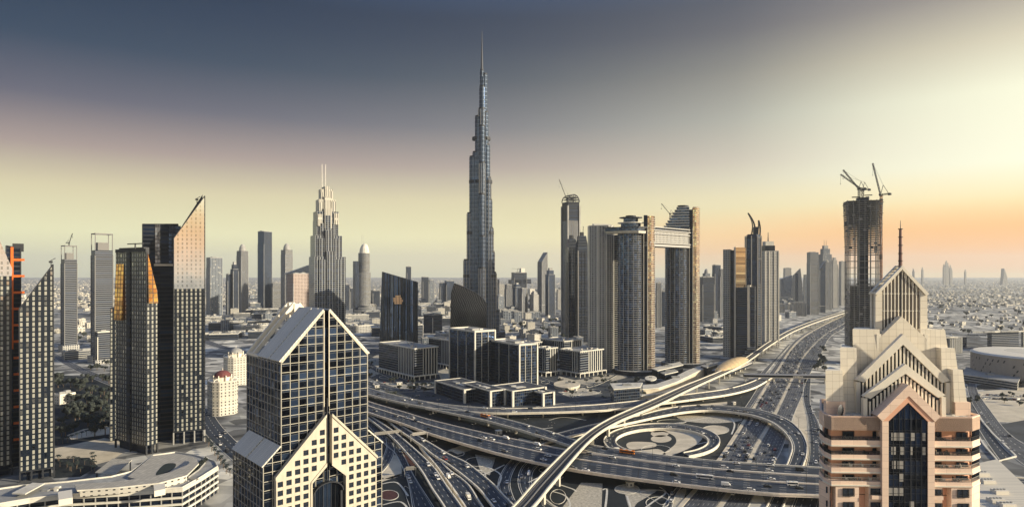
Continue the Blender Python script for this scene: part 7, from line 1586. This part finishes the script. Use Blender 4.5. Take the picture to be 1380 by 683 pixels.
# buses and the lorry
def bus(label, key, t, lane, col, L=12.0, cat='bus', flip=False):
    p, a, d = at_road(key, t, lane); b = thing('lorry' if cat == 'lorry' else 'bus', label, cat, p + Vector((0, 0, .04)), a + (math.pi if flip else 0)); m = MB(); W_ = 1.3
    if cat == 'bus':
        P_ = [(-L / 2, -W_), (L / 2, -W_), (L / 2, W_), (-L / 2, W_)]; m.loft([P_, P_, [(x * .985, y * .92) for x, y in P_]], [.4, 2.9, 3.2], col); m.box(-L * .3, -L * .12, -.8, .8, 3.19, 3.42, white); m.box(L * .1, L * .28, -.8, .8, 3.19, 3.42, white); m.build('body', b)
        m = MB()
        for sy in (-1, 1): m.box(-L * .46, L * .46, sy * W_ - .04, sy * W_ + .04, 1.5, 2.6, dark_glass)
        m.box(L / 2 - .03, L / 2 + .05, -W_ * .9, W_ * .9, 1.4, 2.7, dark_glass); m.build('windows', b); wx = (-L * .3, L * .32)
    else:
        m.box(-L / 2, L * .22, -W_, W_, .9, 3.5, white); m.build('cargo_box', b); m = MB(); m.loft([[(L * .25, -1.2), (L * .5, -1.2), (L * .5, 1.2), (L * .25, 1.2)], [(L * .25, -1.1), (L * .44, -1.1), (L * .44, 1.1), (L * .25, 1.1)]], [.6, 2.6], paint['white']); m.box(L * .465, L * .49, -1, 1, 1.5, 2.2, dark_glass); m.box(-L * .48, L * .48, -.6, .6, .5, .9, steel); m.build('cab', b); wx = (-L * .35, -L * .2, L * .36)
    for x in wx:
        for y in (-W_, W_): m = MB(); m.tube((x, y - .18, .5), (x, y + .18, .5), .5, tyre, n=12); m.build('wheel', b)
def find_t(key, px, py):
    best = None
    for i in range(400):
        t = i / 399
        for ln in (.15, .3, .5, .7, .85):
            p, a, d = at_road(key, t, ln); sx, sy = 690 + F * p.x / p.y, HY - F * (p.z - H) / p.y; e = (sx - px) ** 2 + (sy - py) ** 2
            if best is None or e < best[0]: best = (e, t, ln)
    return best[1], best[2]
t_, l_ = find_t('centre_flyover', 845, 611); bus('orange bus beside the oval loop, nearer of the orange buses', 'centre_flyover', t_, .35, orange_paint, 13.5)
t_, l_ = find_t('centre_flyover', 654, 561); bus('orange bus on the flyover branch in front of the right glass cube', 'centre_flyover', t_, .4, orange_paint, 13)
t_, l_ = find_t('wide_flyover', 950, 644); bus('white city bus with black windows on the widest flyover', 'wide_flyover', t_, .55, paint['white'], 13)
t_, l_ = find_t('wide_flyover', 1069, 656); bus('white minibus on the widest flyover next to the peach tower', 'wide_flyover', t_, .55, paint['white'], 8)
t_, l_ = find_t('ramp_c', 632, 671); bus('white box lorry coming down the ramp at the lower edge', 'ramp_c', t_, .5, white, 8.5, 'lorry')
# lamp posts and sign gantries
def lamp_post():
    t = thing('street_lamp', '', 'street lamp', (0, 0, 0)); m = MB(); m.tube((0, 0, 0), (0, 0, 12), .16, steel, .09, 6); m.build('pole', t); m = MB()
    for sg in (-1, 1): m.bar((0, 0, 11.9), (sg * 2.2, 0, 12.5), .12, steel)
    m.build('arm', t)
    for sg in (-1, 1): m = MB(); m.box(sg * 2.2 - .5, sg * 2.2 + .5, -.16, .16, 12.4, 12.6, alu); m.build('lamp_head', t)
    return t
LPp = lamp_post(); first = True
for key, n, ln, lb in (('wide_flyover', 15, .43, 'thin dark street lamp on the central barrier of the widest flyover'), ('centre_flyover', 12, .985, 'thin dark street lamp on the outer edge of the flyover branch'), ('north_flyover', 12, .985, 'thin dark street lamp on the long flyover before the cubes'), ('loop_flyover', 9, .02, 'thin dark street lamp on the curving ramp over the highway'), ('ramp_d', 7, .02, 'thin dark street lamp on the ramp passing the twin oval kerbs'), ('ramp_b', 5, .98, 'thin dark street lamp on the two-lane ramp at lower left'), ('highway_in', 20, .99, 'street lamp in the median of the main highway')):
    for i in range(n):
        p, a, d = at_road(key, .04 + .92 * i / n, ln)
        p.z += .3 if key == 'highway_in' else .9
        if first: LPp.location = p; LPp.rotation_euler = (0, 0, a + math.pi / 2); tag(LPp, lb, None, 'lamps: ' + lb[10:]); first = False
        else: dup(LPp, p, a + math.pi / 2, lb, 'lamps: ' + lb[10:])
def gantry(label, key, t, w=.0, back=True):
    p, a, d = at_road(key, t, .5); Lp, Rp = ROADS[key][:2]; wd = (at_road(key, t, 0)[0] - at_road(key, t, 1)[0]).length
    g = thing('sign_gantry', label, 'road sign', p, a); m = MB()
    for sy in (-1, 1): m.box(-.25, .25, sy * (wd / 2 + .4) - .25, sy * (wd / 2 + .4) + .25, 0, 7.4, alu)
    m.build('post', g); m = MB(); m.box(-.2, .2, -wd / 2 - .4, wd / 2 + .4, 6.9, 7.4, alu); m.build('beam', g); m = MB()
    m.box(-.45, -.22, -wd * .42, wd * .42, 5.2, 8.4, alu); m.build('sign_panel', g); m = MB()
    for k in range(7): m.bar((-.5, -wd * .4 + wd * .8 * k / 6, 5.2), (-.5, -wd * .4 + wd * .8 * k / 6, 8.4), .14, white)
    m.build('panel_rib', g)
for key, px, py, lb in (('ramp_a', 556, 640, 'pale sign gantry seen from behind over the ramp nearest the gridded tower'), ('ramp_a', 524, 588, 'pale sign gantry at the ramp split beside the gridded tower'), ('ramp_d', 566, 592, 'pale sign gantry over the ramp below the widest flyover')):
    t_, l_ = find_t(key, px, py); gantry(lb, key, t_)
# low pump houses and kiosks in the lawns
for x, y, w, lb in ((849, 655, 5, 'small cream pump house beside the speckled sand oval'), (831, 608, 4, 'small cream kiosk at the start of the oval loop'), (989, 545, 4, 'small white triangular shelter beside the highway'), (508, 522, 7, 'small cream booth beside the street behind the gridded tower'), (538, 518, 8, 'small pale substation beside the street near the stone offices'), (672, 584, 6, 'small pale shed under the flyover branch')):
    p = G(x, y); t = thing('utility_house', lb, 'hut', p, .4); m = MB(); m.box(-w / 2, w / 2, -w * .4, w * .4, 0, 3.4, f_villa); m.build('wall', t); m = MB(); m.box(-w * .55, w * .55, -w * .45, w * .45, 3.4, 3.8, white); m.build('roof', t)

# ------------------------------------------------------------------ the air
m = MB(); hv = bpy.data.materials.new('haze_air'); hv.use_nodes = True; ht = hv.node_tree; ht.nodes.clear(); pv = N(ht, 'ShaderNodeVolumePrincipled'); pv.inputs['Color'].default_value = (.83, .88, .93, 1); pv.inputs['Density'].default_value = 3.3e-5; pv.inputs['Anisotropy'].default_value = .25; oo = N(ht, 'ShaderNodeOutputMaterial'); ht.links.new(pv.outputs[0], oo.inputs['Volume'])
m.box(-25000, 25000, -25000, 25000, -1, 860, hv); tag(m.build('haze'), 'pale warm evening haze', kind='stuff')

print('CARS', NCAR[0])
